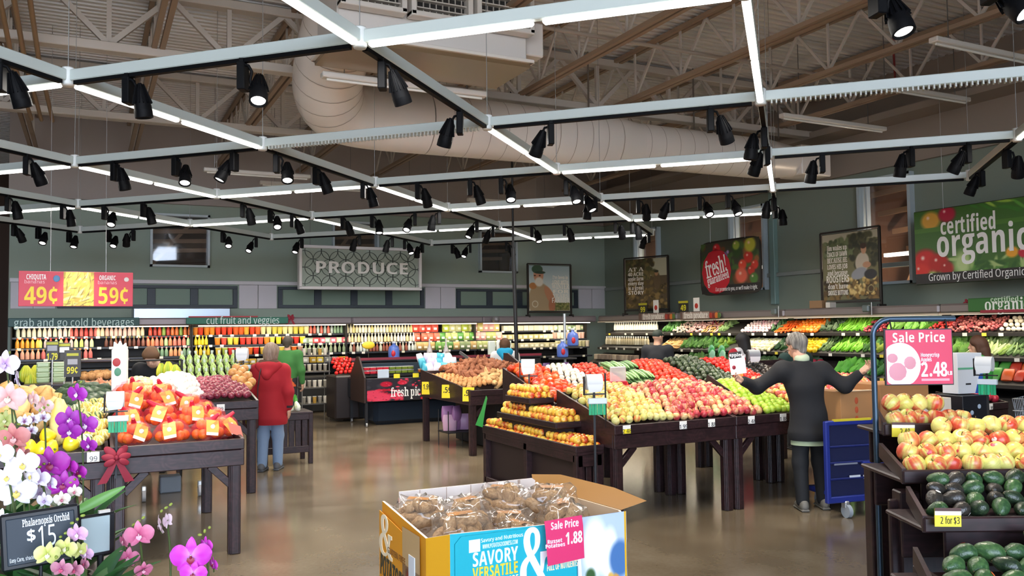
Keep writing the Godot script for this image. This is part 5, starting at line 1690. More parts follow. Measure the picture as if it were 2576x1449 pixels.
	roll_holder(Vector3(0.2, 1.3, -7.12), 0.7, -0.1, "bag roll holder with white paper at the corner of the orange table", false, true, 0.72)
	roll_holder(Vector3(1.79, 1.52, -11.3), 0.9, -0.3, "small bag roll holder beside the head of the person in red")
	# stepped stand along the left side of the apple tables
	var o := thing("stepped_stand", "dark stepped stand stacked with rows of orange-red apples", "display stand", Vector3(4.115, 0, -7.65))
	plank(o, "top", Vector3(0, 0.655, 0), Vector3(0.3, 0.035, 2.04))
	for s in [-1, 1]:
		plank(o, "post", Vector3(-0.11, 0.32, s * 0.98), Vector3(0.07, 0.64, 0.07))
		plank(o, "post", Vector3(0.11, 0.32, s * 0.98), Vector3(0.07, 0.64, 0.07))
	plank(o, "post", Vector3(-0.11, 0.32, 0), Vector3(0.07, 0.64, 0.07))
	plank(o, "rail", Vector3(-0.13, 0.62, 0), Vector3(0.03, 0.1, 1.96))
	plank(o, "rail", Vector3(-0.13, 0.12, 0), Vector3(0.03, 0.08, 1.96))
	plank(o, "rail", Vector3(0, 0.59, 1.0), Vector3(0.26, 0.12, 0.03))
	plank(o, "lip", Vector3(-0.145, 0.695, 0), Vector3(0.018, 0.06, 2.04))
	plank(o, "lip", Vector3(0, 0.695, 1.015), Vector3(0.3, 0.06, 0.018))
	for k in 3:
		plank(o, "slat", Vector3(-0.075 + 0.075 * k, 0.3, 0.985), Vector3(0.06, 0.5, 0.02))
	part(o, "inner_panel", G.new().box(Vector3(0.0, 0.35, 0), Vector3(0.16, 0.56, 1.9)), wood_dark)
	for q in [[0.88, -0.02, 1.3, 0.62], [1.075, -0.18, 0.55, 0.1]]:
		plank(o, "upper_tier", Vector3(0.02, q[0] - 0.03, q[1] - 0.02), Vector3(0.26, 0.03, q[2]))
		plank(o, "upper_lip", Vector3(-0.12, q[0] - 0.01, q[1] - 0.02), Vector3(0.016, 0.06, q[2]))
		plank(o, "upper_lip", Vector3(0.02, q[0] - 0.01, q[1] - 0.02 + q[2] / 2), Vector3(0.28, 0.06, 0.016))
		part(o, "riser", G.new().box(Vector3(0.03, q[0] - 0.12, q[1] - 0.06), Vector3(0.2, 0.16, q[2] - 0.1)), wood_dark)
	var pink := [skin("pinkl", "e8b83c", "c8401f", -0.15), skin("pinkl2", "ecc44c", "d0481f", -0.45), skin("pinkl3", "e0a034", "bc3218", 0.25)]
	var tl := [[0.665, -6.7, 26, "lowest"], [0.882, -7.08, 16, "middle"], [1.077, -7.6, 7, "top"]]
	for q in tl:
		var lab: String = "orange-red apple lined up on the %s tier of the stepped stand" % q[3]
		for lay in 2:
			for j in q[2]:
				if lay == 1 and (j % 9 == 8 or j > q[2] - 1):
					continue
				for i in 4 - lay:
					if i > 1 and j > 3 and lay == 0:
						continue
					var p := Vector3(4.005 + 0.074 * i + 0.037 * lay + (0.02 if q[0] > 0.8 else 0.0), q[0] + 0.037 + 0.06 * lay, q[1] - 0.0765 * j - 0.03 * lay)
					single("stacked_apple", apple(false), pick(pink), lab, "apple", p + Vector3(jit(0.004), jit(0.004), jit(0.004)), Basis.from_euler(Vector3(1.4 + jit(0.3), jit(0.3), jit(0.6))), "apples on the %s tier of the stepped stand" % q[3])
	var gb := thing("green_bag", "bright green bag hanging on the far side of the stepped stand", "bag", Vector3(3.95, 0.9, -8.55))
	part(gb, "cloth", G.new().surf([PackedVector3Array([Vector3(-0.02, 0.14, 0.1), Vector3(0.02, 0.16, -0.02)]), PackedVector3Array([Vector3(-0.06, 0, 0.12), Vector3(-0.02, 0, -0.06)]), PackedVector3Array([Vector3(-0.1, -0.17, 0.14), Vector3(-0.08, -0.17, -0.1)])], false, false), mt("1fa040", 0.5))
	sweet_table()


func sweet_table() -> void:
	var o := display_table("sweet_potato_table", "plum-stained table of sweet potatoes with yellow price cards on its left side", 4.85, 6.35, -11.0, -13.0, 0.92, 0.2)
	part(o, "wing_board", G.new().extr(PackedVector2Array([Vector2(0.9, 0.9), Vector2(0.75, 1.0), Vector2(-0.4, 1.4), Vector2(-0.55, 1.4), Vector2(-0.55, 0.9)]), -0.015, 0.015), wood_h, Vector3(0.55, 0, 0), yaw(-PI / 2))
	part(o, "inner_panel", G.new().box(Vector3(0.25, 0.38, -0.1), Vector3(0.9, 0.72, 1.5)), mt("0f0e0e", 0.7))
	var q := [[-0.75, "1.99"], [0.1, ".59"], [0.82, ".99"]]
	for k in 3:
		var t := part(o, "yellow_card", G.new().box(Vector3.ZERO, Vector3(0.17, 0.2, 0.008), 0.002), mt("e3c91c", 0.45), Vector3(-0.775 + (0.03 if k == 2 else 0.0), 0.87, q[k][0] + 0.1), yaw(-PI / 2 + 0.9) * Basis(Vector3.RIGHT, -0.1))
		words(t, q[k][1], 0.085, mt("1f1c10", 0.5), Vector3(0, 0.02, 0.005), bold, Basis.IDENTITY, 0.12)
	var sw := [lump("sweet", Vector3(0.036, 0.095, 0.036), 0.3, 10, 9, 0.0, 0.012), lump("sweet2", Vector3(0.04, 0.08, 0.04), 0.3, 10, 9, 0.15, -0.014)]
	heap("sweet_potato", "reddish-brown sweet potato in the back half of the sweet potato table", "sweet potato", "brown sweet potatoes", sw, [skin("sw", "a86a44", "8a4f34", 0.0, "mottle", 0.7), skin("sw2", "b87a50", "96583a", 0.0, "mottle", 0.7)], Vector3(5.15, 1.07, -11.75), Vector3(1.0, 0.05, 0), Vector3(0, 0.1, -1.1), 9, 13, 0.14, 1.0)
	heap("yam", "long pale tan sweet potato at the front of the sweet potato table", "sweet potato", "pale sweet potatoes", [lump("yam", Vector3(0.04, 0.13, 0.04), 0.35, 10, 10, 0.1, 0.03)], [skin("yam", "d8b078", "c29560", 0.0, "mottle", 0.7)], Vector3(5.3, 0.98, -11.1), Vector3(0.95, 0.03, 0), Vector3(0, 0.11, -0.7), 7, 8, 0.08, 1.0)
	heap("gold_potato", "small round tan potato at the left end of the sweet potato table", "potato", "round tan potatoes", [lump("gold_potato", Vector3(0.036, 0.042, 0.036), 0.25, 9, 7)], [skin("gp", "cf9a5c", "b87a44", 0.0, "mottle", 0.6)], Vector3(4.92, 0.96, -11.2), Vector3(0.4, 0.06, 0), Vector3(0, 0.06, -1.7), 5, 21, 0.04, 1.0)
	# the bagged goods on a wire crate under the table
	var c := thing("wire_crate", "wire stand of purple-printed bags under the sweet potato table", "wire stand", Vector3(5.12, 0, -12.2))
	var g := G.new()
	for sx in [-1, 1]:
		for sz in [-1, 1]:
			g.tube([Vector3(sx * 0.2, 0, sz * 0.2), Vector3(sx * 0.2, 0.55, sz * 0.2)], 0.008, 6)
	part(c, "frame", g, mt("1c1c1e", 0.5))
	part(c, "basket", G.new().box(Vector3(0, 0.22, 0), Vector3(0.42, 0.02, 0.42)), mt("1c1c1e", 0.5))
	for k in 5:
		part(c, "printed_bag", shelf_bottle("bag"), mt(pick(["a884a8", "c8a0b8", "9a6a98"]), 0.4), Vector3(-0.12 + 0.12 * (k % 3), 0.24 + 0.13 * int(k / 3.0), jit(0.08)), yaw(jit(0.6)) * Basis.from_scale(Vector3.ONE * 1.3))

# ---- people: a smooth body grown round tapered bones, meshed as surface nets ------------------------
func flesh(g: G, bones: Array, cell: float, k := 0.05) -> G:
	var lo := Vector3.ONE * 1e9
	var hi := -lo
	for b in bones:
		var r: float = maxf(b[2], b[3]) + cell * 2.0
		for p in [b[0], b[1]]:
			lo = lo.min(p - Vector3.ONE * r * 1.2)
			hi = hi.max(p + Vector3.ONE * r * 1.2)
	var nx := int((hi.x - lo.x) / cell) + 2
	var ny := int((hi.y - lo.y) / cell) + 2
	var nz := int((hi.z - lo.z) / cell) + 2
	var f := PackedFloat32Array()
	f.resize(nx * ny * nz)
	f.fill(9.0)
	for b in bones:
		var a: Vector3 = b[0]
		var ab: Vector3 = b[1] - a
		var ra: float = b[2]
		var rb: float = b[3]
		var fz: float = b[4] if b.size() > 4 else 1.0   # > 1 flattens front to back
		var s := Vector3(1, 1, fz)
		var ab2 := ab * s
		var q := maxf(ab2.length_squared(), 1e-8)
		var m := maxf(ra, rb) + k + cell
		var blo := ((a.min(b[1]) - Vector3.ONE * m - lo) / cell).floor()
		var bhi := ((a.max(b[1]) + Vector3.ONE * m - lo) / cell).ceil()
		for z in range(maxi(0, int(blo.z)), mini(nz, int(bhi.z) + 1)):
			for y in range(maxi(0, int(blo.y)), mini(ny, int(bhi.y) + 1)):
				var at := (z * ny + y) * nx
				var py := lo.y + y * cell - a.y
				var pz := (lo.z + z * cell - a.z) * fz
				for x in range(maxi(0, int(blo.x)), mini(nx, int(bhi.x) + 1)):
					var p := Vector3(lo.x + x * cell - a.x, py, pz)
					var t := clampf(p.dot(ab2) / q, 0.0, 1.0)
					var d := (p - ab2 * t).length() - ra - (rb - ra) * t
					var o := f[at + x]
					var h := k - absf(d - o)
					f[at + x] = minf(d, o) - (h * h * 0.25 / k if h > 0.0 else 0.0)
	var ids := PackedInt32Array()
	ids.resize(f.size())
	var vs := PackedVector3Array()
	var off := [0, 1, nx, nx + 1, nx * ny, nx * ny + 1, nx * ny + nx, nx * ny + nx + 1]
	var cor := [Vector3(0, 0, 0), Vector3(1, 0, 0), Vector3(0, 1, 0), Vector3(1, 1, 0), Vector3(0, 0, 1), Vector3(1, 0, 1), Vector3(0, 1, 1), Vector3(1, 1, 1)]
	var eds := [[0, 1], [2, 3], [4, 5], [6, 7], [0, 2], [1, 3], [4, 6], [5, 7], [0, 4], [1, 5], [2, 6], [3, 7]]
	for z in nz - 1:
		for y in ny - 1:
			var at := (z * ny + y) * nx
			for x in nx - 1:
				var c := at + x
				if f[c] > cell * 2.0 or f[c] < -cell * 2.0:
					continue
				var inside := 0
				for e in 8:
					if f[c + off[e]] < 0.0:
						inside += 1
				if inside == 0 or inside == 8:
					continue
				var sum := Vector3.ZERO
				var n := 0
				for e in eds:
					var d0 := f[c + off[e[0]]]
					var d1 := f[c + off[e[1]]]
					if (d0 < 0.0) != (d1 < 0.0):
						sum += cor[e[0]].lerp(cor[e[1]], d0 / (d0 - d1))
						n += 1
				vs.append(lo + (Vector3(x, y, z) + sum / n) * cell)
				ids[c] = vs.size()
	var tr := PackedInt32Array()
	var steps := [1, nx, nx * ny]
	for z in range(1, nz - 1):
		for y in range(1, ny - 1):
			var at := (z * ny + y) * nx
			for x in range(1, nx - 1):
				var c := at + x
				var d0 := f[c]
				if d0 > cell * 2.0 or d0 < -cell * 2.0:
					continue
				for a in 3:
					var d1 := f[c + steps[a]]
					if (d0 < 0.0) == (d1 < 0.0):
						continue
					var s1: int = steps[(a + 1) % 3]
					var s2: int = steps[(a + 2) % 3]
					var q := [ids[c], ids[c - s1], ids[c - s1 - s2], ids[c - s2]]
					if q.has(0):
						continue
					if d0 < 0.0:
						tr.append_array([q[0] - 1, q[1] - 1, q[2] - 1, q[0] - 1, q[2] - 1, q[3] - 1])
					else:
						tr.append_array([q[0] - 1, q[2] - 1, q[1] - 1, q[0] - 1, q[3] - 1, q[2] - 1])
	add_soup(g, vs, tr)
	return g


func add_soup(g: G, vs: PackedVector3Array, tr: PackedInt32Array) -> void:
	var nrm := PackedVector3Array()
	nrm.resize(vs.size())
	for i in range(0, tr.size(), 3):
		var n := (vs[tr[i + 1]] - vs[tr[i]]).cross(vs[tr[i + 2]] - vs[tr[i]])
		nrm[tr[i]] += n
		nrm[tr[i + 1]] += n
		nrm[tr[i + 2]] += n
	var b := g.v.size()
	for i in vs.size():
		g.v.append(g.x * vs[i])
		g.n.append((g.x.basis * nrm[i]).normalized())
		g.u.append(Vector2.ZERO)
		g.c.append(Color.WHITE)
	for i in range(0, tr.size(), 3):
		g.ix.append_array([b + tr[i], b + tr[i + 2], b + tr[i + 1]])


func append_shape(g: G, other: G, t: Transform3D) -> void:
	var b := g.v.size()
	for i in other.v.size():
		g.v.append(t * other.v[i])
		g.n.append((t.basis * other.n[i]).normalized())
		g.u.append(other.u[i])
		g.c.append(other.c[i])
	var flip := t.basis.determinant() < 0.0
	for i in range(0, other.ix.size(), 3):
		if flip:
			g.ix.append_array([b + other.ix[i], b + other.ix[i + 2], b + other.ix[i + 1]])
		else:
			g.ix.append_array([b + other.ix[i], b + other.ix[i + 1], b + other.ix[i + 2]])


var head_g: G
var hand_g: G


func person_shapes() -> void:
	# head looking along -z, chin at y = -0.11, crown at y = 0.115
	var b := [
		[Vector3(0, 0.035, 0.012), Vector3(0, 0.02, -0.012), 0.082, 0.078], [Vector3(0, 0.02, 0.03), Vector3(0, 0.0, 0.02), 0.07, 0.06],
		[Vector3(0, -0.04, -0.035), Vector3(0, -0.08, -0.055), 0.05, 0.033], [Vector3(-0.03, -0.03, -0.03), Vector3(-0.015, -0.085, -0.045), 0.035, 0.022],
		[Vector3(0.03, -0.03, -0.03), Vector3(0.015, -0.085, -0.045), 0.035, 0.022], [Vector3(0, 0.01, -0.088), Vector3(0, -0.028, -0.106), 0.009, 0.013],
		[Vector3(-0.013, -0.03, -0.094), Vector3(0.013, -0.03, -0.094), 0.008, 0.008], [Vector3(-0.045, 0.022, -0.072), Vector3(0.045, 0.022, -0.072), 0.016, 0.016],
		[Vector3(-0.018, -0.058, -0.088), Vector3(0.018, -0.058, -0.088), 0.008, 0.008], [Vector3(-0.016, -0.068, -0.087), Vector3(0.016, -0.068, -0.087), 0.008, 0.008],
		[Vector3(-0.079, 0.018, 0.008), Vector3(-0.077, -0.022, 0.003), 0.014, 0.009], [Vector3(0.079, 0.018, 0.008), Vector3(0.077, -0.022, 0.003), 0.014, 0.009],
		[Vector3(0, -0.05, 0.02), Vector3(0, -0.13, 0.03), 0.052, 0.056]]
	head_g = flesh(G.new(), b, 0.0065, 0.018)
	# right hand hanging down -y, palm towards +x, thumb towards -z; wrist at the origin
	b = [[Vector3(0, 0.01, 0), Vector3(0, -0.03, 0), 0.026, 0.028, 1.0], [Vector3(0, -0.03, -0.022), Vector3(0, -0.088, -0.03), 0.018, 0.014],
		[Vector3(0, -0.03, -0.005), Vector3(0, -0.092, -0.009), 0.018, 0.014], [Vector3(0, -0.03, 0.012), Vector3(0, -0.088, 0.012), 0.018, 0.013], [Vector3(0, -0.03, 0.025), Vector3(0, -0.08, 0.031), 0.016, 0.012]]
	var palm := flesh(G.new(), b, 0.0045, 0.012)
	hand_g = palm
	for q in [[-0.03, 0.09, 0.07], [-0.0095, 0.094, 0.078], [0.0115, 0.09, 0.072], [0.031, 0.082, 0.056]]:
		var z: float = q[0]
		var L: float = q[2]
		var p0 := Vector3(0.0, -q[1] + 0.012, z)
		var p1 := p0 + Vector3(0.006, -L * 0.48, z * 0.08)
		var p2 := p1 + Vector3(0.018, -L * 0.28, 0)
		var p3 := p2 + Vector3(0.02, -L * 0.16, 0)
		flesh(hand_g, [[p0, p1, 0.0098, 0.0088], [p1, p2, 0.0088, 0.008], [p2, p3, 0.008, 0.0068]], 0.0035, 0.006)
	flesh(hand_g, [[Vector3(0.005, -0.025, -0.022), Vector3(0.016, -0.055, -0.048), 0.014, 0.0105], [Vector3(0.016, -0.055, -0.048), Vector3(0.024, -0.085, -0.052), 0.0105, 0.0078]], 0.0035, 0.008)


func person(label: String, where: Vector3, turn: float, o: Dictionary) -> Node3D:
	var h: float = o.get("h", 1.68)
	var cell: float = o.get("cell", 0.022)
	var k := h / 1.7
	var hd: Vector3 = o.get("head", Vector3(0, h - 0.115, -0.02))
	var nk: Vector3 = o.get("neck", Vector3(0, 1.43 * k, 0.01))
	var hip: Vector3 = o.get("hip", Vector3(0, 0.93 * k, 0))
	var wd: float = o.get("wide", 0.19) * k
	var sl: Vector3 = o.get("sl", nk + Vector3(-wd, -0.06, 0))
	var sr: Vector3 = o.get("sr", nk + Vector3(wd, -0.06, 0))
	var el: Vector3 = o.get("el", sl + Vector3(-0.07, -0.28 * k, 0.01))
	var er: Vector3 = o.get("er", sr + Vector3(0.07, -0.28 * k, 0.01))
	var hl: Vector3 = o.get("hl", el + Vector3(0.0, -0.25 * k, -0.07))
	var hr: Vector3 = o.get("hr", er + Vector3(0.0, -0.25 * k, -0.07))
	var fl: Vector3 = o.get("fl", Vector3(-0.1, 0.07, 0.0))
	var fr: Vector3 = o.get("fr", Vector3(0.1, 0.07, 0.0))
	var kl: Vector3 = o.get("kl", (hip + Vector3(-0.09, -0.05, 0)).lerp(fl, 0.5) + Vector3(0, 0, -0.03))
	var kr: Vector3 = o.get("kr", (hip + Vector3(0.09, -0.05, 0)).lerp(fr, 0.5) + Vector3(0, 0, -0.03))
	var bulk: float = o.get("bulk", 1.0)
	var n := thing("person", label, "person", where, turn)
	var ch := hip.lerp(nk, 0.62)
	# the body itself, one continuous surface
	var g := G.new()
	var thin := 0.8
	flesh(g, [[hip, ch, 0.12 * thin, 0.13 * thin, 1.3], [ch, nk, 0.13 * thin, 0.06, 1.2], [nk, hd + Vector3(0, -0.09, 0.02), 0.055, 0.052], [sl, sr, 0.05, 0.05], [sl, el, 0.046, 0.038], [el, hl, 0.036, 0.025], [sr, er, 0.046, 0.038], [er, hr, 0.036, 0.025],
		[hip + Vector3(-0.08, -0.03, 0), kl, 0.075, 0.055], [kl, fl, 0.052, 0.036], [hip + Vector3(0.08, -0.03, 0), kr, 0.075, 0.055], [kr, fr, 0.052, 0.036]], maxf(cell, 0.02), 0.05)
	var hb: Basis = o.get("look", Basis.IDENTITY)
	append_shape(g, head_g, Transform3D(hb, hd))
	for s in 2:
		var wr: Vector3 = hl if s == 0 else hr
		var eb: Vector3 = el if s == 0 else er
		var down := (eb - wr).normalized()   # hand's +y
		var side := (Vector3.RIGHT if s == 0 else Vector3.LEFT)
		side = (side - down * side.dot(down)).normalized()
		var hand_b := Basis(side, down, side.cross(down))
		if s == 1:
			hand_b = Basis(side, down, -side.cross(down))
		append_shape(g, hand_g, Transform3D(hand_b, wr))
	part(n, "body", g, mt(o.get("skin", "c89a80"), 0.55))
	# clothing
	var hem: float = o.get("hem", hip.y - 0.12)
	var flare: float = o.get("flare", 0.155) * bulk
	var wl := el.lerp(hl, 0.86)
	var wrr := er.lerp(hr, 0.86)
	var fz := 1.28
	var top := [[hip, ch, 0.145 * bulk, 0.155 * bulk, fz], [ch, nk + Vector3(0, -0.04, 0.01), 0.155 * bulk, 0.085, 1.2], [sl, sr, 0.075, 0.075, 1.1], [ch + Vector3(-0.07, 0.02, 0), sl, 0.1, 0.075, 1.1], [ch + Vector3(0.07, 0.02, 0), sr, 0.1, 0.075, 1.1], [hip, Vector3(hip.x, hem + 0.08, hip.z), 0.15 * bulk, flare, fz],
		[sl, el, 0.072 * bulk, 0.062], [el, wl, 0.06, 0.05], [sr, er, 0.072 * bulk, 0.062], [er, wrr, 0.06, 0.05]]
	var cloth: Material = o.get("top_m", mt(o.get("top", "808080"), 0.85))
	var tg := flesh(G.new(), top, cell, 0.06)
	# cut the hem level: vertices under it are lifted to it
	for i in tg.v.size():
		if tg.v[i].y < hem and absf(tg.v[i].x - hip.x) < 0.3 and tg.v[i].distance_to(hl) > 0.12 and tg.v[i].distance_to(hr) > 0.12:
			tg.v[i].y = hem
	part(n, o.get("top_name", "jacket"), tg, cloth)
	var legs := [[hip + Vector3(-0.075, -0.02, 0), kl, 0.1, 0.074], [kl, fl + Vector3(0, 0.02, 0), 0.074, 0.062], [hip + Vector3(0.075, -0.02, 0), kr, 0.1, 0.074], [kr, fr + Vector3(0, 0.02, 0), 0.074, 0.062], [hip + Vector3(-0.05, 0, 0), hip + Vector3(0.05, 0, 0), 0.12, 0.12, 1.15]]
	part(n, "trousers", flesh(G.new(), legs, cell, 0.035), mt(o.get("bottom", "20242c"), 0.8))
	var sg := G.new()
	for q in [fl, fr]:
		flesh(sg, [[Vector3(q.x, 0.045, q.z + 0.05), Vector3(q.x, 0.04, q.z - 0.14), 0.042, 0.036], [Vector3(q.x, 0.075, q.z + 0.035), Vector3(q.x, 0.06, q.z - 0.03), 0.042, 0.038]], 0.013, 0.02)
		sg.box(Vector3(q.x, 0.014, q.z - 0.045), Vector3(0.08, 0.024, 0.27), 0.01)
	part(n, "shoes", sg, mt(o.get("shoe", "2a2a2c"), 0.6))
	# hair
	var hp := []
	var inv := Transform3D(hb, hd)
	for q in o.get("hair_bones", [[Vector3(0, 0.055, 0.0), Vector3(0, 0.04, 0.03), 0.083, 0.08], [Vector3(0, 0.03, 0.05), Vector3(0, -0.05, 0.055), 0.068, 0.045], [Vector3(-0.045, 0.05, -0.03), Vector3(0.045, 0.05, -0.03), 0.05, 0.05], [Vector3(-0.068, 0.03, 0.015), Vector3(-0.066, -0.02, 0.03), 0.03, 0.022], [Vector3(0.068, 0.03, 0.015), Vector3(0.066, -0.02, 0.03), 0.03, 0.022]]):
		hp.append([inv * q[0], inv * q[1], q[2], q[3]])
	part(n, o.get("hair_name", "hair"), flesh(G.new(), hp, 0.011, 0.025), o.get("hair_m", mt(o.get("hair", "4a3626"), 0.7)))
	return n


func hair_skin(a: String, b: String) -> StandardMaterial3D:
	var f := noise(44, 1.0, 3)
	var t := picture(64, 64, func(x: float, y: float) -> Color: return Color.html(a).lerp(Color.html(b), clampf(0.5 + around(f, x, y, 3.0, 2.0) * 1.4, 0, 1)))
	var m := textured(t, 0.6)
	m.uv1_triplanar = true
	m.uv1_scale = Vector3(5, 1.5, 5)
	return m


func people() -> void:
	person_shapes()
	var bob := [[Vector3(0, 0.055, 0.0), Vector3(0, 0.04, 0.03), 0.088, 0.086], [Vector3(0, 0.0, 0.05), Vector3(0, -0.09, 0.06), 0.08, 0.055], [Vector3(-0.05, 0.05, -0.03), Vector3(0.05, 0.05, -0.03), 0.052, 0.052], [Vector3(-0.075, 0.02, 0.005), Vector3(-0.07, -0.07, 0.02), 0.032, 0.026], [Vector3(0.075, 0.02, 0.005), Vector3(0.07, -0.07, 0.02), 0.032, 0.026]]
	var long := bob + [[Vector3(0, -0.06, 0.07), Vector3(0, -0.2, 0.1), 0.075, 0.05]]
	# the man in the dark jacket, arms spread
	var p := person("grey-haired man in a dark jacket with arms spread wide, seen from behind", Vector3(6.26, 0, -6.15), -TURN, {"h": 1.73, "cell": 0.014, "head": Vector3(-0.03, 1.6, -0.02), "look": Basis.from_euler(Vector3(-0.12, 0.55, 0)), "neck": Vector3(0.0, 1.44, 0.01), "hip": Vector3(0.06, 0.9, 0),
		"sl": Vector3(-0.19, 1.36, 0.02), "sr": Vector3(0.2, 1.35, 0.0), "el": Vector3(-0.42, 1.19, -0.08), "hl": Vector3(-0.6, 1.27, 0.05), "er": Vector3(0.4, 1.2, 0.06), "hr": Vector3(0.52, 1.33, 0.14), "fl": Vector3(-0.03, 0.07, 0.02), "fr": Vector3(0.2, 0.07, -0.06), "hem": 0.68, "flare": 0.185, "bulk": 1.12, "top": "17181c", "bottom": "14171c", "shoe": "6a6862", "skin": "c69a82",
		"hair_m": hair_skin("4a4642", "9a948c")})
	part(p, "shirt_collar", flesh(G.new(), [[Vector3(-0.03, 1.475, 0.02), Vector3(0.03, 1.475, 0.02), 0.045, 0.045], [Vector3(0, 1.47, 0.03), Vector3(0, 1.47, -0.02), 0.052, 0.048]], 0.012, 0.03), mt("b7c4a6", 0.8))
	part(p, "shirt_hem", G.new().tube([Vector3(0.06, 0.69, 0), Vector3(0.06, 0.635, 0)], [0.178, 0.18], 24), mt("9aa88a", 0.8), Vector3.ZERO, Basis.from_scale(Vector3(1.0, 1, 0.76)))
	var gl := G.new()
	gl.x = Transform3D(Basis.from_euler(Vector3(-0.12, 0.55, 0)), Vector3(-0.03, 1.6, -0.02))
	for s in [-1, 1]:
		gl.tube([Vector3(s * 0.082, 0.022, 0.0), Vector3(s * 0.078, 0.024, -0.09)], 0.0025, 5)
		gl.tube([Vector3(s * 0.06, 0.04, -0.098), Vector3(s * 0.02, 0.04, -0.104), Vector3(s * 0.018, 0.012, -0.104), Vector3(s * 0.06, 0.01, -0.098), Vector3(s * 0.06, 0.04, -0.098)], 0.002, 5)
	part(p, "glasses", gl, mt("c8c8c4", 0.3, 0.6))
	var card := thing("price_card_held", "white price card with a red printed fruit held up in the man's left hand", "price card", p.transform * Vector3(-0.66, 1.42, 0.14), -TURN + 0.15)
	part(card, "card", G.new().box(Vector3.ZERO, Vector3(0.16, 0.17, 0.004), 0.001), mt("eeeeee", 0.5), Vector3.ZERO, Basis(Vector3.BACK, 0.12))
	part(card, "dark_header", G.new().box(Vector3(-0.01, 0.1, 0.0), Vector3(0.12, 0.06, 0.008), 0.002), mt("2a2426", 0.5), Vector3.ZERO, Basis(Vector3.BACK, 0.12))
	words(card, "apples", 0.03, mt("f0f0f0", 0.5), Vector3(-0.02, 0.1, 0.006), serif)
	part(card, "printed_fruit", G.new().ell(Vector3.ZERO, Vector3(0.02, 0.02, 0.004), 10, 6), mt("8a1c2c", 0.5), Vector3(-0.04, -0.02, 0.003))
	# the woman in the red coat
	p = person("woman in a long red hooded coat and pale jeans, seen from behind", Vector3(2.12, 0, -11.25), -TURN, {"h": 1.63, "cell": 0.014, "head": Vector3(0.0, 1.52, -0.04), "hip": Vector3(0, 0.88, 0), "neck": Vector3(0, 1.37, 0.01), "sl": Vector3(-0.17, 1.29, 0.0), "sr": Vector3(0.17, 1.29, 0.0), "el": Vector3(-0.25, 1.02, 0.03), "hl": Vector3(-0.27, 0.85, -0.12), "er": Vector3(0.25, 1.02, 0.03), "hr": Vector3(0.24, 0.79, -0.02),
		"hem": 0.6, "flare": 0.2, "bulk": 1.15, "top": "a01420", "top_name": "coat", "bottom": "7d92ad", "shoe": "55565a", "fl": Vector3(-0.09, 0.07, 0.03), "fr": Vector3(0.08, 0.07, -0.08), "hair_bones": bob, "hair_m": hair_skin("6a5444", "9a8474")})
	part(p, "hood", flesh(G.new(), [[Vector3(-0.13, 1.36, 0.06), Vector3(0, 1.24, 0.15), 0.05, 0.045], [Vector3(0.13, 1.36, 0.06), Vector3(0, 1.24, 0.15), 0.05, 0.045], [Vector3(-0.06, 1.36, 0.09), Vector3(0.06, 1.36, 0.09), 0.05, 0.05], [Vector3(0, 1.34, 0.1), Vector3(0, 1.22, 0.14), 0.06, 0.04]], 0.014, 0.04), mt("a01420", 0.85))
	part(p, "collar_lining", flesh(G.new(), [[Vector3(-0.1, 1.395, 0.05), Vector3(0.1, 1.395, 0.05), 0.042, 0.042]], 0.012, 0.02), mt("5a3c2c", 0.9))
	part(p, "cuff", G.new().tube([Vector3(0.243, 0.85, -0.01), Vector3(0.24, 0.82, -0.016)], 0.056, 16), mt("2a2024", 0.8))
	var so := G.new()
	for q in [Vector3(-0.09, 0.14, 0.03), Vector3(0.08, 0.14, -0.08)]:
		so.tube([q + Vector3(0, -0.05, 0), q + Vector3(0, 0.03, 0)], 0.052, 16)
	part(p, "socks", so, mt("e0e0dc", 0.8))
	var hbag := thing("handbag", "small dark brown handbag with a brass clasp at the red-coated woman's side", "handbag", p.transform * Vector3(-0.2, 0.66, 0.17), -TURN)
	part(hbag, "bag", G.new().box(Vector3.ZERO, Vector3(0.2, 0.2, 0.07), 0.02), mt("3a1f22", 0.5))
	part(hbag, "clasp", G.new().ell(Vector3(-0.03, 0, 0.04), Vector3(0.025, 0.045, 0.008), 10, 6), mt("b09a4a", 0.3, 0.8))
	part(hbag, "strap", G.new().tube([Vector3(0.09, 0.1, 0.0), Vector3(0.1, 0.4, 0.03), Vector3(0.12, 0.62, 0.0), Vector3(0.14, 0.73, -0.06)], 0.008, 6), mt("3a1f22", 0.6))
	# people further back
	person("woman with brown hair in a dark jacket bending over the onions", Vector3(0.8, 0, -12.0), -TURN + PI + 0.3, {"h": 1.66, "head": Vector3(0.04, 1.5, -0.22), "look": Basis(Vector3.RIGHT, -0.7), "neck": Vector3(0, 1.39, -0.08), "hip": Vector3(0, 0.92, 0.06), "top": "17171b", "el": Vector3(-0.24, 1.1, -0.1), "hl": Vector3(-0.06, 1.17, -0.28), "er": Vector3(0.24, 1.1, -0.1), "hr": Vector3(0.08, 1.15, -0.3), "hair_bones": bob, "hair": "6a4a30", "skin": "d0a690"})
	p = person("man in a green top over an orange hem, standing behind the red-coated woman", Vector3(3.25, 0, -15.6), -TURN, {"h": 1.7, "top": "3f7a3a", "top_name": "sweater", "bottom": "2a2a30", "bulk": 1.05, "hair": "4a4238", "hem": 0.95})
	part(p, "orange_hem", G.new().tube([Vector3(0, 0.98, 0), Vector3(0, 0.8, 0)], [0.165, 0.17], 20), mt("d8602c", 0.8), Vector3.ZERO, Basis.from_scale(Vector3(1, 1, 0.8)))
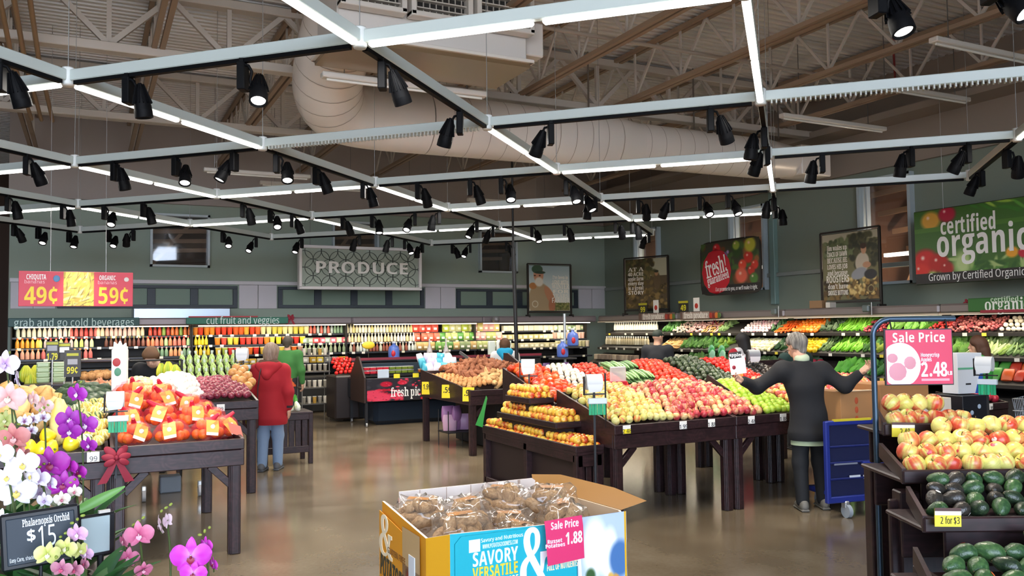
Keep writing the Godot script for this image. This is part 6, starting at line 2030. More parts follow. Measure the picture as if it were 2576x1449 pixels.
	p = person("woman in a white vest with turquoise hood and sleeves, seen from behind", Vector3(7.05, 0, -14.35), -TURN, {"h": 1.6, "top": "dcdad6", "top_name": "vest", "bottom": "2c3038", "hair_bones": bob, "hair": "5a3a20", "bulk": 1.12, "el": Vector3(-0.27, 1.0, 0.02), "er": Vector3(0.29, 1.02, -0.02), "hr": Vector3(0.33, 0.95, -0.2)})
	part(p, "hood", flesh(G.new(), [[Vector3(-0.1, 1.36, 0.05), Vector3(0, 1.27, 0.13), 0.06, 0.06], [Vector3(0.1, 1.36, 0.05), Vector3(0, 1.27, 0.13), 0.06, 0.06], [Vector3(-0.06, 1.37, 0.08), Vector3(0.06, 1.37, 0.08), 0.07, 0.07]], 0.018, 0.05), mt("1a9cc4", 0.8))
	part(p, "sleeves", flesh(G.new(), [[Vector3(-0.18, 1.28, 0), Vector3(-0.27, 1.0, 0.02), 0.08, 0.068], [Vector3(0.18, 1.28, 0), Vector3(0.29, 1.02, -0.02), 0.08, 0.07], [Vector3(0.29, 1.02, -0.02), Vector3(0.32, 0.96, -0.17), 0.068, 0.056]], 0.02, 0.03), mt("1a9cc4", 0.8))
	part(p, "shoulder_strap", G.new().tube([Vector3(0.14, 1.36, 0.06), Vector3(0.05, 1.15, 0.155), Vector3(-0.1, 0.95, 0.15)], 0.01, 6), mt("4a5560", 0.7))
	p = person("man in a black jacket and dark green cap at the wall case", Vector3(9.15, 0, -12.4), -TURN - 0.5, {"h": 1.72, "top": "1a1c22", "bottom": "1c1e24", "bulk": 1.12, "wide": 0.2, "hair": "1f2a22", "hair_name": "cap", "hair_bones": [[Vector3(0, 0.06, 0.0), Vector3(0, 0.055, 0.02), 0.088, 0.088], [Vector3(0, 0.05, -0.06), Vector3(0, 0.04, -0.13), 0.05, 0.03]], "look": Basis(Vector3.UP, -0.5)})
	p = person("person in a red jacket with white shoulders and long black hair", Vector3(9.7, 0, -10.8), -TURN + 0.4, {"h": 1.66, "top": "a8182c", "bottom": "2a3040", "hair_bones": long + [[Vector3(0, 0.02, 0.05), Vector3(0, -0.16, 0.1), 0.1, 0.085]], "hair": "161214"})
	part(p, "white_yoke", flesh(G.new(), [[Vector3(-0.14, 1.36, 0.02), Vector3(0.14, 1.36, 0.02), 0.085, 0.085], [Vector3(0, 1.36, 0.04), Vector3(0, 1.3, 0.08), 0.09, 0.07]], 0.02, 0.04), mt("d8d4d4", 0.8))
	person("fair-haired person in a dark teal top, half hidden behind the man with spread arms", Vector3(9.25, 0, -9.2), -TURN + 0.3, {"h": 1.63, "top": "16322e", "bottom": "1e2226", "hair_bones": bob, "hair": "a8845c"})
	person("woman in a bright green jacket with long brown hair behind the sale sign", Vector3(10.3, 0, -7.05), -TURN + 0.9, {"h": 1.62, "top": "2f9a3c", "bottom": "2a2c34", "hair_bones": long, "hair": "4a2c1c", "el": Vector3(-0.26, 1.08, -0.02), "er": Vector3(0.27, 1.08, -0.05), "hr": Vector3(0.22, 1.0, -0.28)})

func left_tables() -> void:
	# orange table and gourd table share one front line
	var o := display_table("orange_table", "plum-stained open table of bagged oranges, nearest at the left", 0.16, 1.15, -7.18, -9.1, 0.92, 0.12)
	o = display_table("gourd_table", "plum-stained table of squash and gourds, behind the orchids", -1.5, 0.15, -7.18, -9.1, 0.9, 0.22)
	price_tag(o, Vector3(0.72, 0.87, 0.985), "99")
	price_tag(o, Vector3(-0.2, 0.87, 0.985), "1 29")
	bow(Vector3(0.2, 0.86, -7.11), 0.1, 0.16, "dark red ribbon bow tied to the corner of the orange table")
	# bags of oranges: fruit, net and a printed label
	var orange := lump("orange", Vector3(0.04, 0.038, 0.04), 0.03, 12, 9)
	var os := [skin("or1", "ee7420", "e0641a", 0.0, "mottle", 0.45), skin("or2", "f08028", "e86a1c", 0.0, "mottle", 0.45)]
	var net := clear_film("e8384a", 0.24, 0.4)
	var spots := [[0.34, 0.98, -7.42, 0.2], [0.62, 0.98, -7.4, -0.2], [0.9, 0.98, -7.42, 0.1], [1.04, 0.97, -7.6, 0.6], [0.3, 1.08, -7.62, 0.3], [0.55, 1.1, -7.62, -0.3], [0.8, 1.08, -7.66, 0.2], [0.98, 1.02, -7.9, -0.2], [0.34, 1.2, -7.86, 0.1], [0.58, 1.2, -7.9, 0.4], [0.8, 1.14, -7.98, -0.3], [0.36, 1.27, -8.15, 0.2], [0.6, 1.24, -8.25, -0.2], [0.94, 1.06, -8.3, 0.3], [0.32, 1.22, -8.5, 0.0], [0.7, 1.14, -8.6, 0.3]]
	var places := ["in the front row beside the bow", "in the front row, second from the bow", "in the front row, third from the bow", "at the front right corner of the table", "in the second row by the roll holder", "in the second row, second from the roll holder", "in the second row, third from the roll holder", "in the second row at the right edge", "in the third row by the roll holder", "in the middle of the third row", "at the right of the third row", "on top beside the roll holder", "on top in the middle of the heap", "low at the right side of the heap", "at the back by the roll holder", "at the back right of the heap"]
	for k in spots.size():
		var q: Array = spots[k]
		var b := thing("orange_bag", "net bag of oranges " + places[k], "bag of oranges", Vector3(q[0], q[1], q[2]), q[3], "net bags of oranges")
		b.scale = Vector3.ONE * 1.1
		var pts := []
		for j in 11:
			var lay := 0 if j < 7 else 1
			var a: float = TAU * j / 6.0 + q[3]
			var p := Vector3(cos(a) * 0.078, 0.0, sin(a) * 0.07) if j < 6 else (Vector3.ZERO if j == 6 else Vector3(cos(a * 1.5) * 0.045, 0.062, sin(a * 1.5) * 0.04))
			part(b, "orange", orange, pick(os), p + Vector3(jit(0.006), jit(0.006) - 0.01, jit(0.006)), tumble())
		part(b, "net", lump("net", Vector3(0.125, 0.1, 0.118), 0.22, 14, 9), net, Vector3(0, 0.012, 0))
		part(b, "net_knot", G.new().cone(Vector3(0.0, 0.06, 0), Vector3(0.0, 0.06, 0) + Vector3(0.1 * cos(q[3] * 9.0), 0.07, 0.05), 0.03, 0.012, 8), mt("c8203c", 0.5))
		var lb := part(b, "paper_label", G.new().surf([PackedVector3Array([Vector3(-0.05, 0.1, 0.07), Vector3(0.05, 0.1, 0.07)]), PackedVector3Array([Vector3(-0.055, 0.05, 0.112), Vector3(0.055, 0.05, 0.112)]), PackedVector3Array([Vector3(-0.05, -0.015, 0.13), Vector3(0.05, -0.015, 0.13)])], false, false), mt("f0a04a", 0.5), Vector3.ZERO, Basis(Vector3.BACK, jit(0.5)) * Basis.from_scale(Vector3(0.85, 0.9, 1.0)))
		part(lb, "white_band", G.new().surf([PackedVector3Array([Vector3(-0.05, 0.006, 0.13), Vector3(0.05, 0.006, 0.13)]), PackedVector3Array([Vector3(-0.05, -0.018, 0.134), Vector3(0.05, -0.018, 0.134)])], false, false), mt("f0e4e0", 0.5))
		part(lb, "label_fruit", G.new().ell(Vector3.ZERO, Vector3(0.02, 0.02, 0.006), 10, 6), mt("f2e8dc", 0.5), Vector3(0, 0.05, 0.113))
	# gourds and squash
	var stripe := [skin("go1", "d8c468", "3f5a34", 0.0, "stripe", 0.45), skin("go2", "e8e0b8", "4a6a3a", 0.0, "stripe", 0.45), skin("go3", "c8b050", "e8e0a8", 0.0, "stripe", 0.45)]
	heap("striped_gourd", "small striped green and yellow gourd at the right end of the gourd table", "gourd", "striped gourds", [lump("gourd", Vector3(0.05, 0.044, 0.05), 0.12, 16, 10, 0.0)], stripe, Vector3(-0.1, 0.94, -7.28), Vector3(0.24, 0, 0), Vector3(0, 0.28, -0.75), 3, 8, 0.04, 1.0, true)
	var ys := skin("ysq", "e6d088", "dcc064", 0.0, "plain", 0.5)
	var sq := single("long_squash", lump("long_squash", Vector3(0.075, 0.21, 0.075), 0.12, 16, 12, 0.12), ys, "long pale yellow squash standing against the heap of the gourd table", "squash", Vector3(-0.19, 1.11, -7.6), Basis.from_euler(Vector3(-0.6, 0, 0.05)))
	part(sq, "stem", G.new().cone(Vector3(0, 0.2, 0), Vector3(0.01, 0.25, 0), 0.012, 0.015, 7), mt("b8a050", 0.7))
	var yl := [mt("e8c81c", 0.35), mt("f0d428", 0.35)]
	var yp := [[-0.38, 0.96, -7.27, "leftmost of the front row"], [-0.27, 1.03, -7.36, "on top of the row, beside the long squash"], [-0.24, 0.95, -7.25, "just left of the long squash foot"], [-0.11, 0.97, -7.27, "just right of the long squash foot"], [-0.3, 0.95, -7.24, "second from the left of the front row"]]
	for q in yp:
		var s := single("yellow_squash", lump("yellow_squash", Vector3(0.055, 0.06, 0.055), 0.12, 12, 9, 0.3), pick(yl), "bright yellow squash on the gourd table, " + q[3], "squash", Vector3(q[0], q[1], q[2]), Basis.from_euler(Vector3(jit(0.5), jit(2.0), jit(0.5))), "yellow squash")
		part(s, "sticker", sticker_mesh(), mt("e8e8f0", 0.4), Vector3(0, -0.02, 0.056), Basis(Vector3.RIGHT, PI / 2))
	heap("butternut_squash", "tan butternut squash piled at the back of the gourd table", "squash", "butternut squash", [lump("butternut", Vector3(0.058, 0.12, 0.058), 0.1, 14, 12, 0.3)], [skin("bn", "d8ae6c", "cc9c58", 0.0, "plain", 0.5), skin("bn2", "dcb878", "d0a464", 0.0, "plain", 0.5)], Vector3(-0.95, 1.06, -7.95), Vector3(0.72, 0, 0), Vector3(0, 0.2, -0.9), 6, 7, 0.1, 1.0)
	heap("acorn_squash", "dark green acorn squash piled behind the striped gourds", "squash", "acorn squash", [lump("acorn", Vector3(0.065, 0.06, 0.065), 0.2, 14, 10, 0.1)], [skin("ac", "233a22", "2f4a2a", 0.0, "mottle", 0.5)], Vector3(-0.22, 1.06, -7.95), Vector3(0.4, 0, 0), Vector3(0, 0.22, -0.95), 4, 8, 0.08, 1.0)
	# onion table behind
	o = display_table("onion_table", "plum-stained table of onions in front of the woman bending over", -0.2, 1.72, -9.78, -11.1, 1.02, 0.16)
	price_tag(o, Vector3(0.55, 0.97, 0.68), "99")
	heap("tan_root", "knobbly pink-tan root at the left of the onion table", "root", "tan roots", [lump("ginger", Vector3(0.035, 0.09, 0.035), 0.4, 9, 8, 0.0, 0.02)], [skin("tr", "c88a68", "b87858", 0.0, "mottle", 0.7)], Vector3(-0.12, 1.07, -9.95), Vector3(0.44, 0, 0), Vector3(0, 0.14, -0.95), 6, 9, 0.05)
	var on := [onion_mesh()]
	heap("yellow_onion", "pale yellow onion heaped in front of the bending woman", "onion", "yellow onions", on, [skin("yo", "dcc68c", "d0b474", 0.0, "plain"), skin("yo2", "e4d49c", "d4bc7c", 0.0, "plain")], Vector3(0.36, 1.07, -9.9), Vector3(0.34, 0, 0), Vector3(0, 0.16, -1.0), 4, 11, 0.08, 1.05)
	heap("white_onion", "large white onion heaped in the middle of the onion table", "onion", "white onions", on, [skin("wo", "f2efe4", "e8e4d4", 0.0, "plain"), skin("wo2", "eeeade", "f4f2ea", 0.0, "plain")], Vector3(0.68, 1.07, -9.86), Vector3(0.46, 0, 0), Vector3(0, 0.18, -1.05), 5, 11, 0.13, 1.12)
	heap("red_onion", "glossy purple-red onion heaped on the right of the onion table", "onion", "red onions", on, [skin("ro", "7a2a3c", "9a4a58", -0.1, "plain", 0.25), skin("ro2", "8a3444", "6a2030", 0.0, "plain", 0.25)], Vector3(1.12, 1.07, -9.86), Vector3(0.54, 0, 0), Vector3(0, 0.16, -1.05), 7, 13, 0.05, 0.95)
	heap("tan_onion", "large golden-brown onion piled at the right corner of the onion table", "onion", "golden-brown onions", on, [skin("to", "d09858", "c08444", 0.0, "plain", 0.4)], Vector3(1.58, 1.12, -10.3), Vector3(0.2, 0, 0), Vector3(0, 0.22, -0.7), 2, 6, 0.05, 1.25)
	# rack of bagged celery hearts
	o = thing("celery_rack", "dark rack holding rows of bagged celery, behind the onions", "rack", Vector3(1.42, 0, -11.75))
	for s in [-1, 1]:
		plank(o, "post", Vector3(s * 0.36, 0.6, 0), Vector3(0.05, 1.2, 0.05))
	for k in 3:
		plank(o, "shelf", Vector3(0, 1.12 + 0.11 * k, 0.2 - 0.14 * k), Vector3(0.78, 0.02, 0.15))
	plank(o, "back_board", Vector3(0, 1.2, -0.2), Vector3(0.8, 0.4, 0.02))
	var cb := lump("celery_bag", Vector3(0.042, 0.085, 0.03), 0.2, 9, 8, 0.25)
	for k in 3:
		for j in 8:
			var b := single("celery_bag", cb, skin("cel", "8aa84a", "c8d898", 0.0, "mottle", 0.25), "bag of green celery hearts standing on the rack behind the red onions", "celery bag", Vector3(1.1 + 0.092 * j, 1.22 + 0.11 * k, -11.53 - 0.14 * k), Basis.from_euler(Vector3(-0.25, jit(0.6), jit(0.1))), "bagged celery behind the onions")
			part(b, "bag_neck", G.new().cone(Vector3(0, 0.07, 0), Vector3(0, 0.12, 0), 0.012, 0.022, 8), clear_film("e0e8d8", 0.5))
	# bananas on two racks
	var ban := []
	for k in 7:
		ban.append(Vector3(0, -0.02 + 0.1 * cos(k * 0.22) - 0.1 - 0.02 * k, 0.012 + 0.012 * k))
	var bm := G.new().tube([Vector3(0, 0, 0), Vector3(0, -0.03, 0.02), Vector3(0, -0.08, 0.045), Vector3(0, -0.13, 0.05), Vector3(0, -0.17, 0.035), Vector3(0, -0.19, 0.02)], [0.006, 0.012, 0.019, 0.019, 0.013, 0.005], 8).mesh()
	for q in [[0.9, 1.44, -11.4, "green-yellow banana bunch hanging highest behind the white onions"], [0.98, 1.4, -11.36, "green-yellow banana bunch hanging lowest, just left of the celery rack"], [0.82, 1.42, -11.42, "small green banana bunch hanging close beside the bending woman's arm"], [-0.64, 1.44, -11.3, "green banana bunch at the left, hung over the butternut squash"], [-0.54, 1.44, -11.32, "green banana bunch hung left of the pale green plastic boxes"], [-0.59, 1.36, -11.28, "yellow-green banana bunch hung lowest at the left"]]:
		var b := thing("banana_bunch", q[3], "bananas", Vector3(q[0], q[1], q[2]), rng.randf() * 0.6)
		for k in 6:
			part(b, "banana", bm, pick([mt("b8b82c", 0.4), mt("c8c434", 0.4), mt("9aae2c", 0.4)]), Vector3(0.006 * (k - 2.5), 0, 0), yaw((k - 2.5) * 0.35))
	o = thing("banana_rack", "dark rail rack that the banana bunches hang from", "rack", Vector3(0.2, 0, -11.5))
	part(o, "rail", G.new().tube([Vector3(-1.0, 1.46, 0.1), Vector3(0.86, 1.46, 0.1)], 0.012, 8), mt("1f1d1c", 0.5))
	for s in [-1.0, 0.86]:
		part(o, "post", G.new().tube([Vector3(s, 0, 0.1), Vector3(s, 1.46, 0.1)], 0.015, 8), mt("1f1d1c", 0.5))
	# pale green plastic boxes stacked by the bananas
	for c in 2:
		for k in 4:
			var bx := single("salad_box", G.new().box(Vector3(0, 0.028, 0), Vector3(0.13, 0.055, 0.16), 0.012), clear_film("b8cc9a", 0.75, 0.2), "pale green salad box, %s in the %s stack by the bananas" % [["lowest", "second", "third", "topmost"][k], "left" if c == 0 else "right"], "plastic box", Vector3(-0.45 + 0.16 * c, 1.25 + 0.058 * k, -11.0))
			part(bx, "lid", G.new().box(Vector3(0, 0.052, 0), Vector3(0.135, 0.01, 0.165), 0.004), mt("c8d8b0", 0.3))
	o = thing("potato_shelf", "dark low shelf of brown potatoes behind the acorn squash", "shelf", Vector3(-0.1, 0, -11.1))
	plank(o, "shelf", Vector3(0, 1.22, 0), Vector3(1.1, 0.03, 0.4))
	for s in [-0.5, 0.5]:
		plank(o, "post", Vector3(s, 0.6, 0), Vector3(0.06, 1.2, 0.3))
	plank(o, "top_board", Vector3(0.2, 1.48, -0.1), Vector3(0.7, 0.03, 0.3))
	heap("brown_potato", "round brown potato on the low shelf behind the acorn squash", "potato", "brown potatoes on the low shelf", [lump("brown_potato", Vector3(0.055, 0.045, 0.045), 0.2, 10, 8)], [skin("bp", "b88a58", "a07444", 0.0, "mottle", 0.7)], Vector3(-0.05, 1.28, -10.98), Vector3(0.4, 0, 0), Vector3(0, 0.04, -0.18), 5, 3, 0.03, 1.0)
	for q in [[-0.36, 1.62, -10.9, "1.79", "dark price card on a stalk, upper left, before the drink shelves"], [-0.24, 1.6, -10.92, "", "grey and white card on a stalk beside the drink shelves"], [-0.15, 1.47, -10.6, "99¢", "dark price card reading 99 cents behind the violet orchid"]]:
		o = thing("stalk_card", q[4], "price card", Vector3(q[0], q[1], q[2]), -0.2)
		part(o, "card", G.new().box(Vector3.ZERO, Vector3(0.17 if q[3] == "99¢" else 0.13, 0.3 if q[3] == "99¢" else 0.2, 0.008), 0.003), mt("3a3836", 0.5))
		part(o, "yellow_heading", G.new().box(Vector3(0, 0.1 if q[3] == "99¢" else 0.075, 0.004), Vector3(0.12, 0.03, 0.006)), mt("a8a82c", 0.5))
		part(o, "pale_text", G.new().box(Vector3(0, 0.02, 0.004), Vector3(0.1, 0.06, 0.005)), mt("9a9aa0" if q[3] else "dfe4ea", 0.5))
		part(o, "stalk", G.new().tube([Vector3(0, -0.1, -0.008), Vector3(0, 1.2 - q[1], -0.008)], 0.008, 6), mt("c8c8c8", 0.4, 0.5))
		if q[3]:
			words(o, q[3], 0.075, mt("d8d028", 0.5), Vector3(0, -0.075, 0.006), bold, Basis.IDENTITY, 0.11)
	# tall white carton dispenser above the roll holder
	o = thing("bag_carton", "tall white printed carton with a red fruit above the orange table", "carton", Vector3(0.27, 1.45, -8.75), -0.2)
	part(o, "body", G.new().box(Vector3.ZERO, Vector3(0.13, 0.4, 0.1), 0.006), mt("eef0ec", 0.5))
	part(o, "torn_top", G.new().extr(PackedVector2Array([Vector2(-0.055, 0.18), Vector2(0.06, 0.18), Vector2(0.05, 0.26), Vector2(0.02, 0.23), Vector2(0.0, 0.28), Vector2(-0.02, 0.24), Vector2(-0.05, 0.27)]), -0.03, 0.03), mt("f4f4f2", 0.5))
	part(o, "printed_tomato", G.new().ell(Vector3.ZERO, Vector3(0.035, 0.04, 0.004), 12, 6), mt("a82c2c", 0.5), Vector3(-0.02, 0.08, 0.051))
	part(o, "printed_leaf", G.new().ell(Vector3.ZERO, Vector3(0.03, 0.04, 0.004), 12, 6), mt("4a8a6a", 0.5), Vector3(-0.01, -0.01, 0.051))
	part(o, "post", G.new().box(Vector3(0, -0.6, 0), Vector3(0.03, 0.9, 0.03)), mt("1c1c1e", 0.5))
	# slatted crate of leafy bulbs at the red-coated woman's right
	o = thing("slatted_crate", "plum-stained slatted crate stand at the right of the red-coated woman", "crate stand", Vector3(2.43, 0, -11.85))
	for sx in [-1, 1]:
		for sz in [-1, 1]:
			plank(o, "post", Vector3(sx * 0.3, 0.34, sz * 0.24), Vector3(0.06, 0.68, 0.06))
	for y in [0.64, 0.2]:
		plank(o, "rail", Vector3(0, y, 0.25), Vector3(0.6, 0.09, 0.03))
	for k in 6:
		plank(o, "slat", Vector3(-0.225 + 0.09 * k, 0.41, 0.225), Vector3(0.08, 0.4, 0.02))
	plank(o, "side_panel", Vector3(-0.3, 0.42, 0), Vector3(0.02, 0.5, 0.42))
	plank(o, "side_panel", Vector3(0.3, 0.42, 0), Vector3(0.02, 0.5, 0.42))
	plank(o, "top", Vector3(0, 0.69, 0), Vector3(0.66, 0.03, 0.54))
	for k in 9:
		var b := single("fennel_bulb", lump("fennel", Vector3(0.045, 0.075, 0.04), 0.15, 10, 8, 0.3), skin("fen", "e8e8d8", "c8d8a8", 0.0, "plain"), "white bulb with a green top on the slatted crate", "fennel", Vector3(2.22 + 0.09 * (k % 5), 0.77 + 0.1 * int(k / 5.0), -11.75 - 0.1 * int(k / 5.0)), Basis.from_euler(Vector3(jit(0.5), jit(2), jit(0.5))), "bulbs on the slatted crate")
		part(b, "green_top", bunch_mesh("fentop", 5, 0.12, 0.03, 0.1), mt("4fa83c", 0.5), Vector3(0, 0.06, 0))
	# casters of the carts under the orange table and a crate
	for q in [[0.55, -9.9, "chrome caster seen under the orange table, left one"], [1.12, -9.95, "chrome caster seen under the orange table, right one"]]:
		o = thing("cart_caster", q[2], "caster", Vector3(q[0], 0, q[1]))
		part(o, "wheel", G.new().tube([Vector3(-0.018, 0.065, 0), Vector3(0.018, 0.065, 0)], 0.065, 20), mt("b8b8b8", 0.4))
		part(o, "fork", G.new().box(Vector3(0, 0.13, 0), Vector3(0.05, 0.08, 0.05), 0.01), mt("d8dcdc", 0.25, 0.8))
	single("grey_crate", G.new().box(Vector3(0, 0.09, 0), Vector3(0.22, 0.18, 0.2), 0.01), mt("7a8490", 0.5), "small grey box on the floor between the two casters", "box", Vector3(0.85, 0, -10.4))
	# leftover: clear sheet and dark patch of paper at the right corner of the orange table
	single("loose_label", G.new().surf([PackedVector3Array([Vector3(-0.05, 0.07, 0), Vector3(0.05, 0.03, 0.02)]), PackedVector3Array([Vector3(-0.03, -0.02, 0.03), Vector3(0.07, -0.06, 0.04)])], false, false), mt("b8604a", 0.5), "loose reddish paper label sticking up at the right corner of the orange table", "label", Vector3(1.1, 0.98, -7.4))


func berry_island() -> void:
	var dark := mt("191b20", 0.4)
	var brown := mt("33201a", 0.5)
	var o := thing("berry_case", "low dark berry case with a printed panel reading fresh picked", "display case", Vector3(4.55, 0, -15.3))
	part(o, "body", G.new().box(Vector3(1.6, 0.25, -0.6), Vector3(2.6, 0.5, 0.8), 0.08), mt("1c2836", 0.3, 0.3))
	part(o, "tank", G.new().box(Vector3(1.5, 0.68, -0.6), Vector3(2.9, 0.42, 1.1), 0.03), dark)
	part(o, "end_panel", G.new().extr(PackedVector2Array([Vector2(0.02, 0.45), Vector2(0.02, 0.92), Vector2(-0.35, 1.3), Vector2(-0.5, 1.3), Vector2(-0.9, 0.95), Vector2(-0.9, 0.45)]), -0.03, 0.0), brown, Vector3(0.04, 0, 0), yaw(-PI / 2) * Basis.from_scale(Vector3(1, 1, 1)))
	for q in [[0.1, -0.06], [0.1, -1.05]]:
		part(o, "leg", G.new().box(Vector3(q[0], 0.24, q[1]), Vector3(0.05, 0.44, 0.05)), dark)
		part(o, "caster", G.new().tube([Vector3(q[0] - 0.015, 0.04, q[1]), Vector3(q[0] + 0.015, 0.04, q[1])], 0.04, 14), mt("c8c8c8", 0.3, 0.7))
	var im := canvas(256, 96, "2c2a30")
	speckle(im, 0, 0, 1, 1, ["3a3a40", "24242a"], 60, 0.05)
	speckle(im, 0, 0.5, 0.3, 1, ["c8283c", "a81c30", "d84058"], 50, 0.03)
	speckle(im, 0.45, 0.7, 1, 1, ["c8283c", "a81c30", "d84058"], 70, 0.025)
	speckle(im, 0.2, 0.05, 1, 0.4, ["c8283c", "d84058"], 30, 0.022)
	for q in [[0.05, 0.7, 0.1], [0.16, 0.25, 0.06], [0.3, 0.2, 0.05], [0.12, 0.85, 0.1], [0.25, 0.8, 0.07], [0.5, 0.25, 0.05], [0.72, 0.2, 0.06], [0.8, 0.3, 0.05], [0.62, 0.85, 0.06], [0.75, 0.9, 0.07], [0.9, 0.75, 0.08], [0.95, 0.2, 0.06]]:
		blob(im, q[0], q[1], q[2], q[2] * 2.4, pick(["c8283c", "b81c34", "d8405a"]), 0.3)
		speckle(im, q[0] - q[2] * 0.6, q[1] - q[2], q[0] + q[2] * 0.6, q[1] + q[2], ["d8506a", "a01830"], 10, 0.012)
	part(o, "front_panel", G.new().box(Vector3(1.25, 0.68, -0.02), Vector3(2.35, 0.44, 0.03), 0.01), dark)
	part(o, "berry_picture", G.new().sheet(2.3, 0.42, 0), print_mat(im, 0.3), Vector3(1.25, 0.68, -0.003))
	words(o, "fresh picked", 0.16, mt("eceae6", 0.5), Vector3(0.98, 0.62, 0.0), serif, Basis.IDENTITY, 0.85)
	part(o, "shelf", G.new().box(Vector3(1.55, 0.96, -0.4), Vector3(2.7, 0.02, 0.55)), dark)
	part(o, "inner_riser", G.new().box(Vector3(1.55, 1.04, -0.75), Vector3(2.7, 0.22, 0.1)), mt("22303c", 0.4))
	part(o, "scan_panel", G.new().box(Vector3(0.42, 0.98, -0.02), Vector3(0.22, 0.16, 0.02), 0.006), mt("c8d4e0", 0.3))
	for k in 3:
		part(o, "price_tag", G.new().box(Vector3(0.68 + 0.38 * k, 0.93, 0.0), Vector3(0.12, 0.08, 0.006)), mt("e8d838" if k < 2 else "e8e0c8", 0.4))
	# clamshells of berries: clear box, fruit heap, lid
	var tray := G.new().box(Vector3(0, 0.025, 0), Vector3(0.115, 0.05, 0.1), 0.008).mesh()
	var lid := G.new().box(Vector3(0, 0.056, 0), Vector3(0.12, 0.012, 0.104), 0.004).mesh()
	var seg := [[4.7, "c82838", "strawberry box at the left end of the berry case"], [5.2, "6a7a2c", "box of green grapes in the middle of the berry case"], [5.85, "d8742c", "orange fruit box right of the green grape boxes"], [6.35, "d8d4cc", "white-topped box at the right of the berry case"]]
	for s in seg:
		for k in 12:
			var b := single("berry_box", tray, mt(s[1], 0.3), s[2], "fruit box", Vector3(s[0] + 0.125 * (k % 4), 0.975 + 0.07 * int(k / 8.0), -15.52 - 0.11 * (int(k / 4.0) % 2)), yaw(jit(0.08)), s[2].replace("box", "boxes") + " (all)")
			part(b, "lid", lid, clear_film("e8ecec", 0.35))
	# bags of pale printed packs heaped on the right of the island
	for k in 18:
		single("printed_pack", shelf_bottle("bag"), mt(pick(["dcd4e0", "c8c0d8", "e0d8e4", "3aa0b8"]), 0.3), "pale lilac and turquoise printed pack heaped on the right of the berry case", "printed pack", Vector3(5.75 + 0.12 * (k % 6), 0.98 + 0.09 * int(k / 6.0), -15.15 - 0.1 * int(k / 6.0)), Basis.from_euler(Vector3(-0.2 + jit(0.2), jit(0.5), jit(0.3))), "printed packs on the berry case")
	# raised dark counter behind with cards, bottles and a banner jar
	o = thing("rear_counter", "long black counter with a red-berry edge strip behind the berry case", "counter", Vector3(7.0, 0, -17.2))
	part(o, "body", G.new().box(Vector3(0, 0.58, 0), Vector3(4.4, 1.16, 0.7), 0.03), dark)
	part(o, "edge_strip", G.new().box(Vector3(0, 1.2, 0.34), Vector3(4.4, 0.07, 0.03)), mt("7a2838", 0.5))
	part(o, "top", G.new().box(Vector3(0, 1.17, 0), Vector3(4.42, 0.03, 0.74)), dark)
	for q in [[5.2, "d8b82c", "yellow flower-shaped pick standing at the left end of the black counter"]]:
		o = thing("yellow_pick", q[2], "ornament", Vector3(q[0], 1.19, -17.0))
		part(o, "stick", G.new().tube([Vector3.ZERO, Vector3(0, 0.25, 0)], 0.008, 6), mt("3a3428", 0.6))
		part(o, "head", G.new().ell(Vector3(0, 0.3, 0), Vector3(0.14, 0.08, 0.03), 14, 8), mt(q[1], 0.5), Vector3.ZERO, Basis(Vector3.BACK, 0.0))
	for q in [[5.75, "blue balloon-like jug with a red label at the left of the black counter"], [9.05, "blue jug with a red label, upper of two by the steel post"], [8.8, "blue jug with a red label, lower of two by the steel post"]]:
		o = thing("blue_jug", q[1], "jug", Vector3(q[0], 1.19 if q[0] < 8.9 else 1.42, -17.0 if q[0] < 6 else -15.2))
		part(o, "body", G.new().lathe([Vector2(0, 0), Vector2(0.1, 0.0), Vector2(0.12, 0.03), Vector2(0.12, 0.2), Vector2(0.1, 0.26), Vector2(0.035, 0.3), Vector2(0.035, 0.34), Vector2(0, 0.34)], 16), mt("5a74c0", 0.25))
		part(o, "red_label", G.new().ell(Vector3(-0.04, 0.12, 0.1), Vector3(0.05, 0.07, 0.03), 10, 8), mt("c02834", 0.4))
		part(o, "cap", G.new().lathe([Vector2(0, 0.33), Vector2(0.04, 0.33), Vector2(0.04, 0.37), Vector2(0, 0.37)], 12), mt("e0e4ec", 0.4))
	o = thing("steel_post", "pale steel post with a small shelf for jugs, in front of the corner case", "post", Vector3(8.95, 0, -15.2))
	part(o, "post", G.new().tube([Vector3(0, 0, -0.16), Vector3(0, 2.1, -0.16)], 0.03, 10), mt("c8d0d4", 0.3, 0.6))
	part(o, "shelf", G.new().box(Vector3(0.05, 1.4, 0), Vector3(0.4, 0.03, 0.3)), mt("3a3a3c", 0.4))
	part(o, "lower_shelf", G.new().box(Vector3(-0.15, 1.17, 0), Vector3(0.5, 0.03, 0.3)), mt("3a3a3c", 0.4))
	for k in 2:
		o = thing("glass_decanter", "tall clear glass bottle standing on the black counter, " + ("left one" if k == 0 else "right one"), "bottle", Vector3(6.55 + 0.38 * k, 1.19, -17.0))
		part(o, "body", G.new().lathe([Vector2(0, 0), Vector2(0.055, 0), Vector2(0.06, 0.02), Vector2(0.06, 0.16), Vector2(0.02, 0.28), Vector2(0.018, 0.4), Vector2(0.024, 0.41), Vector2(0, 0.42)], 14), mt("d8d0cc", 0.2))
		part(o, "label", G.new().box(Vector3(0, 0.09, 0.058), Vector3(0.07, 0.09, 0.012)), mt("a89888", 0.5))
	for k in 3:
		single("white_flower_pack", G.new().box(Vector3(0, 0.17, 0), Vector3(0.16, 0.34, 0.1), 0.02), mt(["dfe8dc", "e8ece4", "cfdccc"][k], 0.3), "tall white and green pack on the black counter, %s of three" % ["left", "middle", "right"][k], "pack", Vector3(8.02 + 0.2 * k, 1.19, -17.0))
